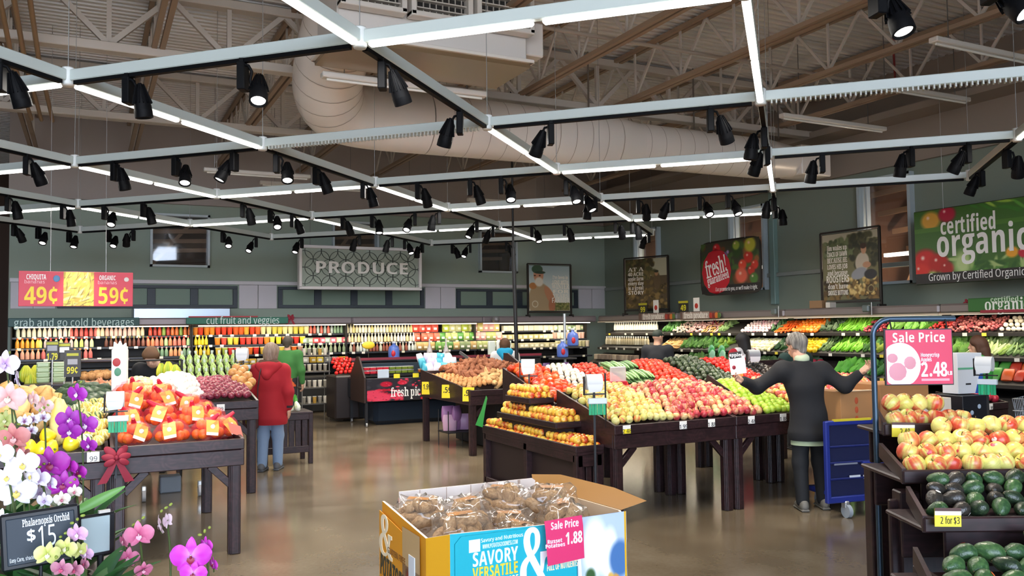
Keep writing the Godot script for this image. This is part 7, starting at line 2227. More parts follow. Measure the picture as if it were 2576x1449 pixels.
	for k in 8:
		single("purple_bag", shelf_bottle("bag"), mt(pick(["6a4a7a", "7a8a5a", "a8a890", "8aa8a0"]), 0.35), "purple and green mesh bag in the open case behind the sweet potatoes", "bag", Vector3(6.7 + 0.22 * k, 0.95, -14.0 - 0.1 * (k % 2)), yaw(jit(0.4)), "mesh bags behind the sweet potatoes")
	o = thing("rear_bin", "low black case of mesh bags behind the sweet potato table", "display case", Vector3(7.4, 0, -14.1))
	part(o, "body", G.new().box(Vector3(0, 0.46, 0), Vector3(1.9, 0.92, 0.7), 0.04), dark)
	part(o, "glass_edge", G.new().bar(Vector3(-1.3, 1.38, -0.2), Vector3(-0.95, 1.0, 0.35), 0.03, 0.05), mt("8a8888", 0.3, 0.6))
	# open-shelf wire rack left of the berry case
	o = thing("wire_rack", "grey wire rack of small jars in front of the cut fruit case", "rack", Vector3(4.2, 0, -17.6))
	var g := G.new()
	for sx in [-0.28, 0.28]:
		for sz in [-0.2, 0.2]:
			g.tube([Vector3(sx, 0, sz), Vector3(sx, 1.4, sz)], 0.012, 6)
	part(o, "frame", g, mt("8a8680", 0.4, 0.6))
	for k in 4:
		part(o, "shelf", G.new().box(Vector3(0, 0.3 + 0.33 * k, 0), Vector3(0.6, 0.02, 0.44)), mt("6a6660", 0.4, 0.6))
		for j in 5:
			var b := single("spice_jar", shelf_bottle("tub"), mt(pick(["c8c0a8", "b89040", "8a8478", "d0c8b8"]), 0.4), "small jar on the %s shelf of the grey wire rack" % ["lowest", "second", "third", "top"][k], "jar", Vector3(3.98 + 0.11 * j, 0.31 + 0.33 * k, -17.5), Basis.from_scale(Vector3(0.75, 0.9, 0.75)), "jars on the %s shelf of the wire rack" % ["lowest", "second", "third", "top"][k])
			part(b, "lid", bottle_cap(), mt("e8e4d8", 0.4), Vector3(0, 0.145, 0), Basis.from_scale(Vector3(3.3, 0.6, 3.3)))
	o = thing("red_fruit_bin", "dark angled bin of red fruit at the left end of the berry case", "bin", Vector3(4.5, 0, -17.0))
	part(o, "body", G.new().box(Vector3(0.1, 0.48, 0.2), Vector3(0.5, 0.86, 0.7), 0.03), mt("241a18", 0.5))
	heap("red_fruit", "round bright red fruit in the angled bin at the left of the berry case", "red fruit", "red fruit in the angled bin", [lump("tomato", Vector3(0.038, 0.032, 0.038), 0.06, 10, 7)], [mt("d82420", 0.3), mt("e03428", 0.3)], Vector3(4.4, 0.94, -16.55), Vector3(0.45, 0, 0), Vector3(0, 0.3, -0.5), 5, 6, 0.03, 1.1)
	# the black hanging pole in the middle of the hall
	o = thing("hanging_pole", "thin black cord pole hanging from the roof down behind the sweet potatoes", "pole", Vector3(6.56, 0, -13.0))
	part(o, "upper_tube", G.new().tube([Vector3(0, 6.4, 0), Vector3(0.01, 3.2, 0)], 0.02, 8), mt("141416", 0.5))
	part(o, "lower_tube", G.new().tube([Vector3(0.01, 3.2, 0), Vector3(0.06, 0.95, 0)], 0.034, 10), mt("141416", 0.5))
	part(o, "base", G.new().box(Vector3(0.06, 0.48, 0), Vector3(0.16, 0.96, 0.16), 0.02), mt("141416", 0.5))

func yawed(v: Vector3) -> Vector3:   # from (right, up, towards the camera) measured at the camera's foot to world axes
	return Vector3(v.x * cos(TURN) - v.z * sin(TURN), v.y, v.x * sin(TURN) + v.z * cos(TURN))


func right_stand() -> void:
	var o := thing("tiered_stand", "dark plum tiered stand of apples and avocados at the right front", "display stand", Vector3.ZERO, -TURN)
	# tiers: left, right, lip height, front, back
	var tiers := [[1.885, 2.42, 1.285, -4.33, -4.68], [1.745, 2.75, 1.135, -3.83, -4.3], [1.64, 2.75, 1.015, -3.43, -3.79], [1.48, 2.75, 0.85, -3.04, -3.4]]
	for k in 4:
		var t: Array = tiers[k]
		var w: float = t[1] - t[0]
		var cx: float = (t[0] + t[1]) / 2
		var d: float = t[3] - t[4]
		plank(o, "tier_front", Vector3(cx, t[2] - 0.022, t[3]), Vector3(w, 0.06, 0.022))
		plank(o, "tier_bed", Vector3(cx, t[2] - 0.045, (t[3] + t[4]) / 2), Vector3(w - 0.01, 0.02, d))
		part(o, "tier_side", G.new().bar(Vector3(t[0] + 0.008, t[2] - 0.02, t[3]), Vector3(t[0] + 0.11, t[2] + 0.03, t[4]), 0.018, 0.07), wood_h)
		plank(o, "riser", Vector3(cx + 0.03, t[2] - 0.14, t[4] + 0.03), Vector3(w - 0.06, 0.2, 0.02))
		plank(o, "under_panel", Vector3(cx + 0.05, t[2] - 0.13, t[3] - 0.06), Vector3(w - 0.12, 0.15, 0.02))
	for q in [[1.79, -3.9], [1.93, -4.55], [2.7, -3.9], [2.7, -4.55], [2.7, -3.1]]:
		plank(o, "leg", Vector3(q[0], 0.52, q[1]), Vector3(0.09, 1.04, 0.09))
	plank(o, "side_panel", Vector3(1.6, 0.42, -3.25), Vector3(0.03, 0.84, 0.34))
	plank(o, "base_panel", Vector3(2.2, 0.5, -3.9), Vector3(0.98, 1.0, 0.03))
	# yellow price cards
	for q in [[1.97, 1.27, -4.305, "2 48", 0.115], [1.72, 1.035, -3.4, "2 for $3", 0.105]]:
		var t := part(o, "price_card", G.new().box(Vector3.ZERO, Vector3(q[4], 0.072, 0.004)), mt("f0dc34", 0.4), Vector3(q[0], q[1] - 0.005, q[2] + 0.01), Basis(Vector3.BACK, -0.02))
		part(t, "dark_header", G.new().box(Vector3(0, 0.031, 0.001), Vector3(q[4], 0.012, 0.004)), mt("4a2a24", 0.5))
		part(t, "white_band", G.new().box(Vector3(0, 0.017, 0.001), Vector3(q[4], 0.016, 0.004)), mt("f0ead0", 0.5))
		words(t, q[3], 0.034 if q[3] == "2 48" else 0.026, mt("3a3418", 0.5), Vector3(0.008, -0.012, 0.003), sans, Basis.IDENTITY, 0.05 if q[3] == "2 48" else 0.075)
	# apples: stem, sticker
	var sk := [skin("hc", "d8cf6a", "cf5238", -0.3), skin("hc2", "d2cc70", "cc4430", 0.15), skin("hc3", "dcd478", "d05c3a", -0.6)]
	var rows := [[1.94, 2.36, -4.4, 1.285, 6, "on the top tier, front row"], [1.97, 2.26, -4.5, 1.36, 4, "on the top tier, second layer"], [1.8, 2.72, -3.9, 1.135, 11, "on the second tier, front row"], [1.82, 2.72, -4.0, 1.17, 11, "on the second tier, middle row"], [1.86, 2.72, -4.1, 1.215, 10, "on the second tier, back row"], [2.08, 2.72, -4.2, 1.27, 8, "on the second tier, topmost row"]]
	for r in rows:
		for k in r[4]:
			var p := Vector3(lerpf(r[0], r[1], (k + 0.5) / r[4]) + jit(0.01), r[3] + 0.022 + jit(0.004), r[2] + jit(0.012))
			var a := single("honey_apple", apple(true), pick(sk), "large yellow and red apple " + r[5] + " of the tiered stand", "apple", yawed(p), yaw(-TURN) * Basis.from_euler(Vector3(0.25 + jit(0.7), rng.randf() * TAU, jit(0.6))) * Basis.from_scale(Vector3.ONE * 1.19 * rng.randf_range(0.94, 1.06)), "large apples " + r[5])
			part(a, "stem", stem_mesh(), mt("5a4424", 0.7))
			if rng.randf() < 0.4:
				part(a, "sticker", sticker_mesh(), mt(pick(["e8e4dc", "c83a4a"]), 0.35), Vector3.ZERO, Basis.from_euler(Vector3(1.2 + jit(0.3), rng.randf() * TAU, 0)))
	var av := lump("avocado", Vector3(0.036, 0.052, 0.036), 0.05, 16, 12, 0.22)
	var bump := picture(64, 64, func(a: float, b: float) -> Color:
		var s := 0.5 + 0.5 * around(noise(31, 1.0, 2), a, b, 7.0, 22.0)
		return Color(s, s, s))
	var av_m := []
	for c in [["2c4a2c", "44623a"], ["1f2f20", "33442a"], ["2a2824", "3c3630"], ["345530", "4a6a3c"]]:
		var m := skin("hass" + c[0], c[0], c[1], -0.1, "mottle", 0.34)
		m.heightmap_enabled = true
		m.heightmap_texture = bump
		m.heightmap_scale = 0.12
		av_m.append(m)
	var ar := [[1.7, 2.72, -3.5, 1.015, 12, 0.9, "on the upper avocado tier, front row"], [1.72, 2.72, -3.58, 1.04, 12, 0.9, "on the upper avocado tier, middle row"], [1.76, 2.72, -3.66, 1.065, 11, 0.9, "on the upper avocado tier, back row"], [1.8, 2.72, -3.72, 1.1, 11, 0.9, "on the upper avocado tier, topmost row"], [2.0, 2.72, -3.32, 0.94, 9, 1.0, "on the lower avocado tier, topmost row"], [1.55, 2.72, -3.1, 0.85, 12, 1.0, "on the lower avocado tier, front row"], [1.57, 2.72, -3.17, 0.88, 12, 1.0, "on the lower avocado tier, middle row"], [1.66, 2.72, -3.25, 0.91, 11, 1.0, "on the lower avocado tier, back row"]]
	for r in ar:
		for k in r[4]:
			var p := Vector3(lerpf(r[0], r[1], (k + 0.5) / r[4]) + jit(0.012), r[3] + 0.02 + jit(0.006), r[2] + jit(0.012))
			var a := single("avocado", av, av_m[3 if r[5] > 0.95 and rng.randf() < 0.5 else rng.randi() % 4], "dark green avocado " + r[6], "avocado", yawed(p), yaw(-TURN) * Basis.from_euler(Vector3(jit(0.5), jit(0.9), PI / 2 + jit(0.7))) * Basis.from_scale(Vector3.ONE * r[5] * rng.randf_range(0.93, 1.08)), "avocados " + r[6])
			part(a, "stem_scar", G.new().ell(Vector3(0, 0.0505, 0), Vector3(0.004, 0.003, 0.004), 7, 4), mt("6a5a3c", 0.7))
			if rng.randf() < 0.45:
				part(a, "sticker", sticker_mesh(), mt(pick(["e8e4dc", "c8402c", "e0703c"]), 0.35), Vector3(0, -0.012, 0), Basis.from_euler(Vector3(PI / 2 + jit(0.5), 0, rng.randf() * TAU)) * Basis.from_scale(Vector3(1.1, 0.96, 1.1)))
	# sale sign on its bent pole
	o = thing("sale_sign", "pink Sale Price sign 2.48 hanging from a bent blue-grey pole at the right", "sign", yawed(Vector3(1.885, 0, -4.42)), -TURN)
	var steel := mt("3f5263", 0.35, 0.6)
	var bend := []
	for k in 9:
		var a := PI / 2 * k / 8.0
		bend.append(Vector3(0.09 - 0.09 * cos(a), 1.735 + 0.09 * sin(a), 0))
	part(o, "pole", G.new().tube([Vector3(0, 0.02, 0), Vector3(0, 0.9, 0)] + bend + [Vector3(0.43, 1.825, 0)], 0.0145, 12), steel)
	part(o, "foot", G.new().box(Vector3(0.0, 0.012, 0), Vector3(0.3, 0.02, 0.3), 0.004), mt("1a1a1c", 0.5))
	part(o, "board", G.new().box(Vector3(0.22, 1.628, 0.03), Vector3(0.355, 0.292, 0.012), 0.002), mt("2c2c30", 0.5))
	var sg := part(o, "sale_print", G.new().box(Vector3.ZERO, Vector3(0.342, 0.28, 0.005)), mt("d8385c", 0.45), Vector3(0.22, 1.628, 0.037))
	part(sg, "white_disc", G.new().extr(disc_cut(), 0.0, 0.003), mt("f2eef0", 0.45), Vector3(0, 0, 0.002))
	var pinkish := mt("d8909c", 0.5)
	part(sg, "printed_apple", G.new().ell(Vector3(-0.115, -0.075, 0.004), Vector3(0.05, 0.05, 0.003), 16, 6).ell(Vector3(-0.05, -0.03, 0.004), Vector3(0.034, 0.036, 0.003), 14, 6).ell(Vector3(-0.14, -0.005, 0.004), Vector3(0.03, 0.026, 0.003), 14, 6), pinkish)
	words(sg, "Sale Price", 0.05, mt("f4e8d8", 0.5), Vector3(0, 0.1, 0.004), bold, Basis.IDENTITY, 0.27)
	words(sg, "Honeycrisp", 0.02, mt("f8ecee", 0.5), Vector3(0.055, 0.01, 0.004), bold, Basis.IDENTITY, 0.095)
	words(sg, "Apples", 0.02, mt("f8ecee", 0.5), Vector3(0.035, -0.014, 0.004), bold, Basis.IDENTITY, 0.055)
	words(sg, "2.48", 0.075, mt("ffffff", 0.5), Vector3(0.075, -0.066, 0.004), bold, Basis.IDENTITY, 0.135)
	words(sg, "LB", 0.02, mt("ffffff", 0.5), Vector3(0.155, -0.085, 0.004), bold, Basis.IDENTITY, 0.022)
	part(sg, "small_print", G.new().box(Vector3(0.08, -0.118, 0.002), Vector3(0.145, 0.012, 0.003)), mt("eaa0ac", 0.5))
	for s in [0.085, 0.375]:
		part(o, "hook", G.new().tube([Vector3(s, 1.825, 0.01), Vector3(s, 1.77, 0.03)], 0.004, 6), mt("2a2a2c", 0.4, 0.6))


func disc_cut() -> PackedVector2Array:
	var p := PackedVector2Array()
	for k in 41:
		var a := TAU * k / 40
		p.append(Vector2(maxf(-0.1 + cos(a) * 0.105, -0.17), maxf(-0.04 + sin(a) * 0.115, -0.139)))
	p.remove_at(40)
	return p


func stock_cart() -> void:
	var blue := mt("24348a", 0.4, 0.2)
	var o := thing("stock_cart", "tall blue steel stock cart with a folded handle, behind the sale sign pole", "cart", Vector3(6.47, 0, -5.72), -0.16)
	var g := G.new()
	for s in [-0.31, 0.31]:
		g.box(Vector3(s, 0.52, 0), Vector3(0.045, 0.76, 0.05), 0.008)
	g.box(Vector3(0, 0.88, 0), Vector3(0.62, 0.045, 0.05), 0.008)
	g.box(Vector3(0, 0.17, 0), Vector3(0.62, 0.06, 0.05), 0.008)
	part(o, "end_frame", g, blue)
	part(o, "end_sheet", G.new().box(Vector3(0, 0.53, -0.015), Vector3(0.58, 0.7, 0.01)), mt("161d44", 0.5))
	for k in 3:
		part(o, "cross_bar", G.new().tube([Vector3(-0.3, 0.36 + 0.15 * k, 0.015), Vector3(0.3, 0.36 + 0.15 * k, 0.015)], 0.012, 8), mt("1e2a6a", 0.4, 0.3))
	part(o, "folded_handle", G.new().tube([Vector3(0.05, 0.5, 0.04), Vector3(0.17, 0.5, 0.04), Vector3(0.21, 0.47, 0.04), Vector3(0.22, 0.43, 0.04), Vector3(0.22, 0.14, 0.04)], 0.014, 10), blue)
	part(o, "handle_foot", G.new().box(Vector3(0.24, 0.14, 0.03), Vector3(0.1, 0.07, 0.05), 0.01), blue)
	part(o, "yellow_strip", G.new().box(Vector3(-0.03, 0.905, 0.012), Vector3(0.42, 0.02, 0.03)), mt("c8b82c", 0.5))
	part(o, "silver_label", G.new().box(Vector3(-0.02, 0.375, 0.02), Vector3(0.12, 0.025, 0.006)), mt("c8d0dc", 0.4))
	part(o, "silver_label", G.new().box(Vector3(0.14, 0.365, 0.02), Vector3(0.13, 0.035, 0.006)), mt("d8dce4", 0.4))
	part(o, "grey_bar", G.new().box(Vector3(-0.12, 0.5, 0.02), Vector3(0.26, 0.018, 0.012)), mt("7a8090", 0.4))
	part(o, "deck", G.new().box(Vector3(1.0, 0.17, -0.3), Vector3(2.2, 0.05, 0.62), 0.01), blue)
	for s in [0.37, 2.1]:
		part(o, "corner_post", G.new().tube([Vector3(s, 0.14, 0.04), Vector3(s, 0.88 if s < 1 else 1.5, 0.04)], 0.018, 8), blue)
	for q in [[-0.12, 0.0], [0.36, 0.03], [2.0, 0.0], [0.0, -0.55]]:
		var c := part(o, "caster_fork", G.new().box(Vector3(q[0], 0.12, q[1]), Vector3(0.05, 0.07, 0.07), 0.01), mt("b8bcc0", 0.3, 0.7))
		part(c, "caster_wheel", G.new().tube([Vector3(q[0] - 0.02, 0.062, q[1] + 0.02), Vector3(q[0] + 0.02, 0.062, q[1] + 0.02)], 0.062, 22), mt("9aa4ae", 0.5))
	var card := mt("a8794c", 0.75)
	var kraft := mt("94683f", 0.75)
	var bx := [["brown_carton", Vector3(6.86, 0.0, -6.14), Vector3(0.5, 0.46, 0.4), 0.68, "brown carton with red printed fruit, topmost on the stock cart", card],
		["lower_carton", Vector3(6.86, 0.0, -6.14), Vector3(0.52, 0.47, 0.42), 0.2, "brown carton below the fruit-printed carton on the stock cart", kraft],
		["large_carton", Vector3(7.32, 0.0, -6.05), Vector3(0.62, 1.0, 0.5), 0.2, "large brown carton standing behind the sale sign on the stock cart", kraft],
		["white_flap_carton", Vector3(7.52, 0.0, -5.72), Vector3(0.4, 0.28, 0.2), 0.78, "white-flapped carton behind the top apples of the tiered stand", mt("d8ccba", 0.7)],
		["pale_carton", Vector3(7.22, 0.0, -5.68), Vector3(0.36, 0.26, 0.2), 0.75, "pale grey carton behind the top left apples of the tiered stand", mt("cfc4b4", 0.7)],
		["black_carton", Vector3(8.12, 0.0, -5.8), Vector3(0.36, 0.86, 0.4), 0.2, "black printed carton under the white and blue box", mt("17191f", 0.5)],
		["white_blue_carton", Vector3(8.2, 0.0, -5.82), Vector3(0.34, 0.42, 0.2), 1.07, "white printed box with a blue corner behind the sale sign", mt("e2e6ea", 0.5)]]
	for b in bx:
		var p: Vector3 = b[1]
		var s: Vector3 = b[2]
		var t := thing(b[0], b[4], "carton", Vector3(p.x, b[3], p.z), -0.12)
		part(t, "box", G.new().box(Vector3(0, s.y / 2, 0), s, 0.004), b[5])
		match b[0]:
			"brown_carton":
				for k in 4:
					part(t, "printed_fruit", G.new().ell(Vector3(-0.06, 0.1 + 0.09 * k, s.z / 2), Vector3(0.022, 0.034, 0.003), 10, 6), mt("b8502c", 0.6))
				part(t, "open_flap", G.new().box(Vector3(0, s.y + 0.005, s.z / 2 - 0.03), Vector3(s.x, 0.006, 0.08)), mt("cbb292", 0.7))
			"black_carton":
				for k in 2:
					part(t, "printed_mark", G.new().ell(Vector3(-0.06 + 0.1 * k, s.y - 0.17 + 0.06 * k, s.z / 2), Vector3(0.024, 0.024, 0.003), 12, 6), mt("a8b8c8", 0.5))
			"white_blue_carton":
				part(t, "green_band", G.new().box(Vector3(0, 0.26, s.z / 2), Vector3(s.x - 0.01, 0.02, 0.004)), mt("6ab890", 0.5))
				part(t, "blue_corner", G.new().extr(PackedVector2Array([Vector2(0.17, 0.0), Vector2(0.17, 0.26), Vector2(0.12, 0.18), Vector2(0.06, 0.0)]), s.z / 2, s.z / 2 + 0.004), mt("2f5cb0", 0.5))
				part(t, "hand_slot", G.new().box(Vector3(-0.03, 0.1, s.z / 2), Vector3(0.07, 0.016, 0.005)), mt("1c1c20", 0.6))
	# pomegranates on a small stand and the trolley at the right edge
	var st := display_table("pomegranate_stand", "small dark stand of red pomegranates beside the shopping trolley", 9.75, 10.3, -6.7, -7.3, 0.8, 0.1)
	price_tag(st, Vector3(-0.1, 0.77, 0.32), "1 99")
	heap("pomegranate", "round red pomegranate on the small stand beside the shopping trolley", "pomegranate", "pomegranates", [lump("pom", Vector3(0.05, 0.048, 0.05), 0.08, 12, 9)], [skin("pom", "b8283c", "d05060", -0.2, "plain")], Vector3(9.8, 0.84, -6.76), Vector3(0.45, 0, 0), Vector3(0, 0.1, -0.45), 5, 5, 0.04)
	var tr := thing("shopping_trolley", "grey wire shopping trolley at the right edge", "trolley", Vector3(9.3, 0, -5.35), 0.3)
	var wire := G.new()
	for k in 9:
		var x := -0.24 + 0.06 * k
		wire.tube([Vector3(x, 0.98, 0.3), Vector3(x * 0.85, 0.55, 0.27)], 0.004, 5)
		wire.tube([Vector3(x, 0.98, -0.5), Vector3(x * 0.85, 0.6, -0.45)], 0.004, 5)
	for k in 12:
		var z := -0.48 + 0.07 * k
		for s in [-1, 1]:
			wire.tube([Vector3(s * 0.24, 0.98, z), Vector3(s * 0.205, 0.56, z)], 0.004, 5)
	for y in [0.98, 0.85, 0.72, 0.58]:
		var w: float = 0.205 + (y - 0.56) * 0.083
		wire.tube([Vector3(-w, y, 0.3), Vector3(w, y, 0.3), Vector3(w, y, -0.5), Vector3(-w, y, -0.5), Vector3(-w, y, 0.3)], 0.006, 6)
	part(tr, "basket", wire, mt("a8acb0", 0.3, 0.8))
	part(tr, "floor_sheet", G.new().box(Vector3(0, 0.565, -0.1), Vector3(0.4, 0.012, 0.76)), mt("8a8e92", 0.4, 0.6))
	part(tr, "handle", G.new().tube([Vector3(-0.24, 1.02, 0.42), Vector3(0.24, 1.02, 0.42)], 0.016, 8), mt("3a3a40", 0.5))
	var fr := G.new()
	for s in [-1, 1]:
		fr.tube([Vector3(s * 0.24, 1.02, 0.42), Vector3(s * 0.22, 0.55, 0.28), Vector3(s * 0.22, 0.14, 0.3), Vector3(s * 0.2, 0.14, -0.45)], 0.013, 7)
	part(tr, "frame", fr, mt("9a9ea2", 0.3, 0.8))
	for sx in [-0.2, 0.2]:
		for sz in [-0.42, 0.28]:
			part(tr, "wheel", G.new().tube([Vector3(sx - 0.012, 0.06, sz), Vector3(sx + 0.012, 0.06, sz)], 0.06, 16), mt("3a3a3c", 0.6))
	for k in 3:
		single("lime_bag", shelf_bottle("bag"), mt(["a8d04a", "8ac03a", "c8a878"][k], 0.4), "bright green bag lying in the shopping trolley, " + ["left", "middle", "right"][k] + " one", "bag", Vector3(9.2 + 0.12 * k, 0.58, -5.25), yaw(jit(0.6)))


func potato_bin() -> void:
	# cardboard pallet bin of bagged potatoes; outline from above, heights per corner
	var o := thing("potato_bin", "printed cardboard pallet bin of bagged potatoes at the bottom centre", "bin", Vector3(1.92, 0, -3.98))
	var c := [Vector3(-0.49, 0.9, 0.5), Vector3(0.46, 0.865, 0.46), Vector3(0.54, 0.86, 0.3), Vector3(0.55, 0.84, -0.36), Vector3(0.45, 0.81, -0.5), Vector3(-0.4, 0.82, -0.5), Vector3(-0.54, 0.91, -0.3), Vector3(-0.55, 0.86, 0.36)]
	var names := ["front_panel", "front_corner", "right_panel", "rear_corner", "back_panel", "rear_corner", "left_panel", "left_corner"]
	var cols := ["17a8b8", "e8a41c", "c9a36c", "c9a36c", "e8dfd4", "e8dfd4", "e09a20", "e8a820"]
	for k in 8:
		var a: Vector3 = c[k]
		var b: Vector3 = c[(k + 1) % 8]
		var out := Vector3(b.z - a.z, 0, a.x - b.x).normalized() * 0.012
		var pa := Vector3(a.x, 0.12, a.z)
		var pb := Vector3(b.x, 0.12, b.z)
		var mid := Vector3.ZERO
		var g := G.new()
		g.poly([pa, pb, b, a], Vector3(0, 0.5, 0))
		var pn := part(o, names[k], g, mt(cols[k], 0.55))
		g = G.new()
		g.poly([pa + out, pb + out, b + out, a + out], (pa + pb) / 2 + Vector3(pa.x + pb.x, 0, pa.z + pb.z).normalized() * 3.0)
		g.poly([a, b, b + out, a + out], (a + b) / 2 - Vector3.UP)
		part(pn, "inner_face", g, mt("d8c0a0", 0.7) if k in [2, 3] else mt("e6dbd0", 0.7))
	part(o, "pallet", G.new().box(Vector3(0, 0.06, 0), Vector3(1.15, 0.12, 1.0), 0.01), mt("8a6a48", 0.8))
	# back flaps: white raised back board, brown folded-out flap
	var fl := part(o, "back_flap", G.new().extr(PackedVector2Array([Vector2(-0.4, 0.0), Vector2(0.44, 0.0), Vector2(0.45, 0.085), Vector2(0.43, 0.1), Vector2(-0.4, 0.1)]), -0.008, 0.0), mt("e9ddd2", 0.7), Vector3(0.02, 0.81, -0.495))
	for x in [-0.28, -0.12, 0.03, 0.2, 0.34]:
		part(fl, "crease", G.new().box(Vector3(x, 0.05, 0.001), Vector3(0.004 if x != 0.34 else 0.016, 0.098, 0.002)), mt("b8a290", 0.8))
	part(o, "brown_flap", G.new().surf([PackedVector3Array([Vector3(0.46, 0.815, -0.49), Vector3(0.555, 0.84, -0.34), Vector3(0.55, 0.852, 0.05), Vector3(0.545, 0.86, 0.3)]), PackedVector3Array([Vector3(0.47, 0.925, -0.54), Vector3(0.6, 0.93, -0.42), Vector3(0.69, 0.915, 0.02), Vector3(0.72, 0.885, 0.28)])], false, false), mt("a5763c", 0.75))
	# print on the front panel: the panel runs from (-0.49, 0.5) to (0.46, 0.46)
	var pr := part(o, "front_print", G.new().extr(PackedVector2Array([Vector2(-0.47, -0.72), Vector2(0.18, -0.72), Vector2(0.16, -0.01), Vector2(-0.44, 0.0), Vector2(-0.47, -0.03)]), 0.0, 0.004), mt("12a6b6", 0.5), Vector3(0.0, 0.885, 0.484), yaw(0.042))
	var im := canvas(160, 192, "b8c8d8")
	blob(im, 0.35, 0.2, 0.3, 0.22, "eef0f0", 0.3)
	blob(im, 0.62, 0.25, 0.2, 0.2, "f4f4f2", 0.3, 0.6)
	blob(im, 0.85, 0.3, 0.25, 0.14, "4a74a8", 0.3)
	for k in 46:
		blob(im, 0.1 + rng.randf() * 0.85, 0.42 + rng.randf() * 0.4, 0.11, 0.06, pick(["c8402c", "b83420", "d8703c", "d89a4a", "e0b058"]), 0.3, rng.randf() * 3.0)
	blob(im, 0.25, 0.38, 0.12, 0.06, "3a5a30", 0.4)
	blob(im, 0.5, 0.95, 0.6, 0.08, "4a5a9a", 0.3)
	patch(im, 0.96, 0, 1, 1, "e0a81c")
	part(pr, "food_picture", G.new().sheet(0.29, 0.74, 0.005), print_mat(im), Vector3(0.315, -0.36, 0))
	part(pr, "white_curve", G.new().surf([PackedVector3Array([Vector3(0.16, -0.03, 0.006), Vector3(0.18, -0.03, 0.006)]), PackedVector3Array([Vector3(0.18, -0.3, 0.006), Vector3(0.195, -0.3, 0.006)]), PackedVector3Array([Vector3(0.165, -0.72, 0.006), Vector3(0.18, -0.72, 0.006)])], false, false), mt("f2f2ee", 0.5))
	var w := mt("f4f8f8", 0.5)
	var y := mt("ecc838", 0.5)
	words(pr, "SAVORY", 0.062, w, Vector3(-0.27, -0.11, 0.005), bold, Basis.IDENTITY, 0.23)
	words(pr, "VERSATILE", 0.052, y, Vector3(-0.27, -0.172, 0.005), bold, Basis.IDENTITY, 0.23)
	words(pr, "EASY TO PREPARE", 0.03, mt("f0e0b8", 0.5), Vector3(-0.27, -0.22, 0.005), bold, Basis.IDENTITY, 0.23)
	words(pr, "&", 0.27, w, Vector3(-0.07, -0.155, 0.006), serif, Basis.IDENTITY, 0.16)
	words(pr, "SIMPLE", 0.062, w, Vector3(0.1, -0.095, 0.005), bold, Basis.IDENTITY, 0.16)
	words(pr, "DELICIOUS", 0.052, y, Vector3(0.09, -0.15, 0.005), bold, Basis.IDENTITY, 0.17)
	words(pr, "FULL OF NUTRIENTS", 0.03, mt("f0e0b8", 0.5), Vector3(0.085, -0.2, 0.005), bold, Basis.IDENTITY, 0.17)
	words(pr, "POTATOES", 0.16, y, Vector3(-0.1, -0.36, 0.005), bold, Basis.IDENTITY, 0.5)
	words(pr, "Savory and Nutritious", 0.016, w, Vector3(-0.235, -0.03, 0.005), sans)
	words(pr, "WWW.POTATOGOODNESS.COM", 0.018, w, Vector3(-0.245, -0.058, 0.005), sans, Basis.IDENTITY, 0.18)
	part(pr, "white_square", G.new().box(Vector3(-0.375, -0.048, 0.005), Vector3(0.055, 0.055, 0.003)), mt("eef2f2", 0.5))
	# left panel print
	var lp := part(o, "left_print", G.new().extr(PackedVector2Array([Vector2(-0.3, -0.74), Vector2(0.06, -0.74), Vector2(0.06, -0.06), Vector2(-0.3, -0.02)]), 0.0, 0.004), mt("e39c22", 0.55), Vector3(-0.552, 0.885, 0.0), yaw(-PI / 2))
	words(lp, "POTATOES", 0.11, mt("3a3a2c", 0.5), Vector3(-0.1, -0.3, 0.005), bold, Basis(Vector3.BACK, -0.08), 0.36)
	words(lp, "HEALTHY", 0.09, mt("f0d8a0", 0.5), Vector3(-0.1, -0.4, 0.005), bold, Basis(Vector3.BACK, -0.08), 0.3)
	words(lp, "&", 0.2, mt("f6e8c8", 0.5), Vector3(-0.2, -0.14, 0.005), serif)
	words(lp, "GLUTEN FREE", 0.03, mt("8a5a1c", 0.5), Vector3(-0.03, -0.19, 0.005), bold)
	im = canvas(96, 160, "8a6a4a")
	patch(im, 0, 0, 1, 0.25, "c8a878")
	speckle(im, 0, 0.3, 1, 1, ["6a4a2c", "a8582c", "d8b84a", "8a3a2c", "e0c870", "3a2a1c"], 70, 0.12)
	part(lp, "food_picture", G.new().sheet(0.24, 0.7, 0.005), print_mat(im), Vector3(0.18, -0.38, 0), Basis.IDENTITY)
	part(lp, "white_label", G.new().box(Vector3(0.2, -0.2, 0.008), Vector3(0.08, 0.12, 0.004)), mt("dfe6ee", 0.5))
	# pink sale card hooked over the front edge
	var sc := thing("bin_sale_card", "pink sale price card 1.88 hung on the front of the potato bin", "price card", Vector3(1.985, 0.845, -3.435), 0.03)
	part(sc, "card", G.new().surf([PackedVector3Array([Vector3(-0.1, -0.13, 0.012), Vector3(0.1, -0.12, 0.012)]), PackedVector3Array([Vector3(-0.105, 0.03, 0.004), Vector3(0.1, 0.03, 0.004)]), PackedVector3Array([Vector3(-0.105, 0.07, -0.006), Vector3(0.1, 0.075, -0.006)])], false, false), mt("d83468", 0.4))
	words(sc, "Sale Price", 0.034, mt("f6dde4", 0.5), Vector3(0, 0.045, 0.004), bold, Basis.IDENTITY, 0.15)
	words(sc, "1.88", 0.055, mt("ffffff", 0.5), Vector3(0.045, -0.02, 0.01), bold, Basis.IDENTITY, 0.09)
	words(sc, "Russet", 0.018, mt("f6dde4", 0.5), Vector3(-0.06, -0.022, 0.01), bold)
	words(sc, "Potatoes", 0.018, mt("f6dde4", 0.5), Vector3(-0.058, -0.042, 0.01), bold)
	# bags of potatoes
	var pot := lump("russet", Vector3(0.036, 0.058, 0.033), 0.16, 12, 9)
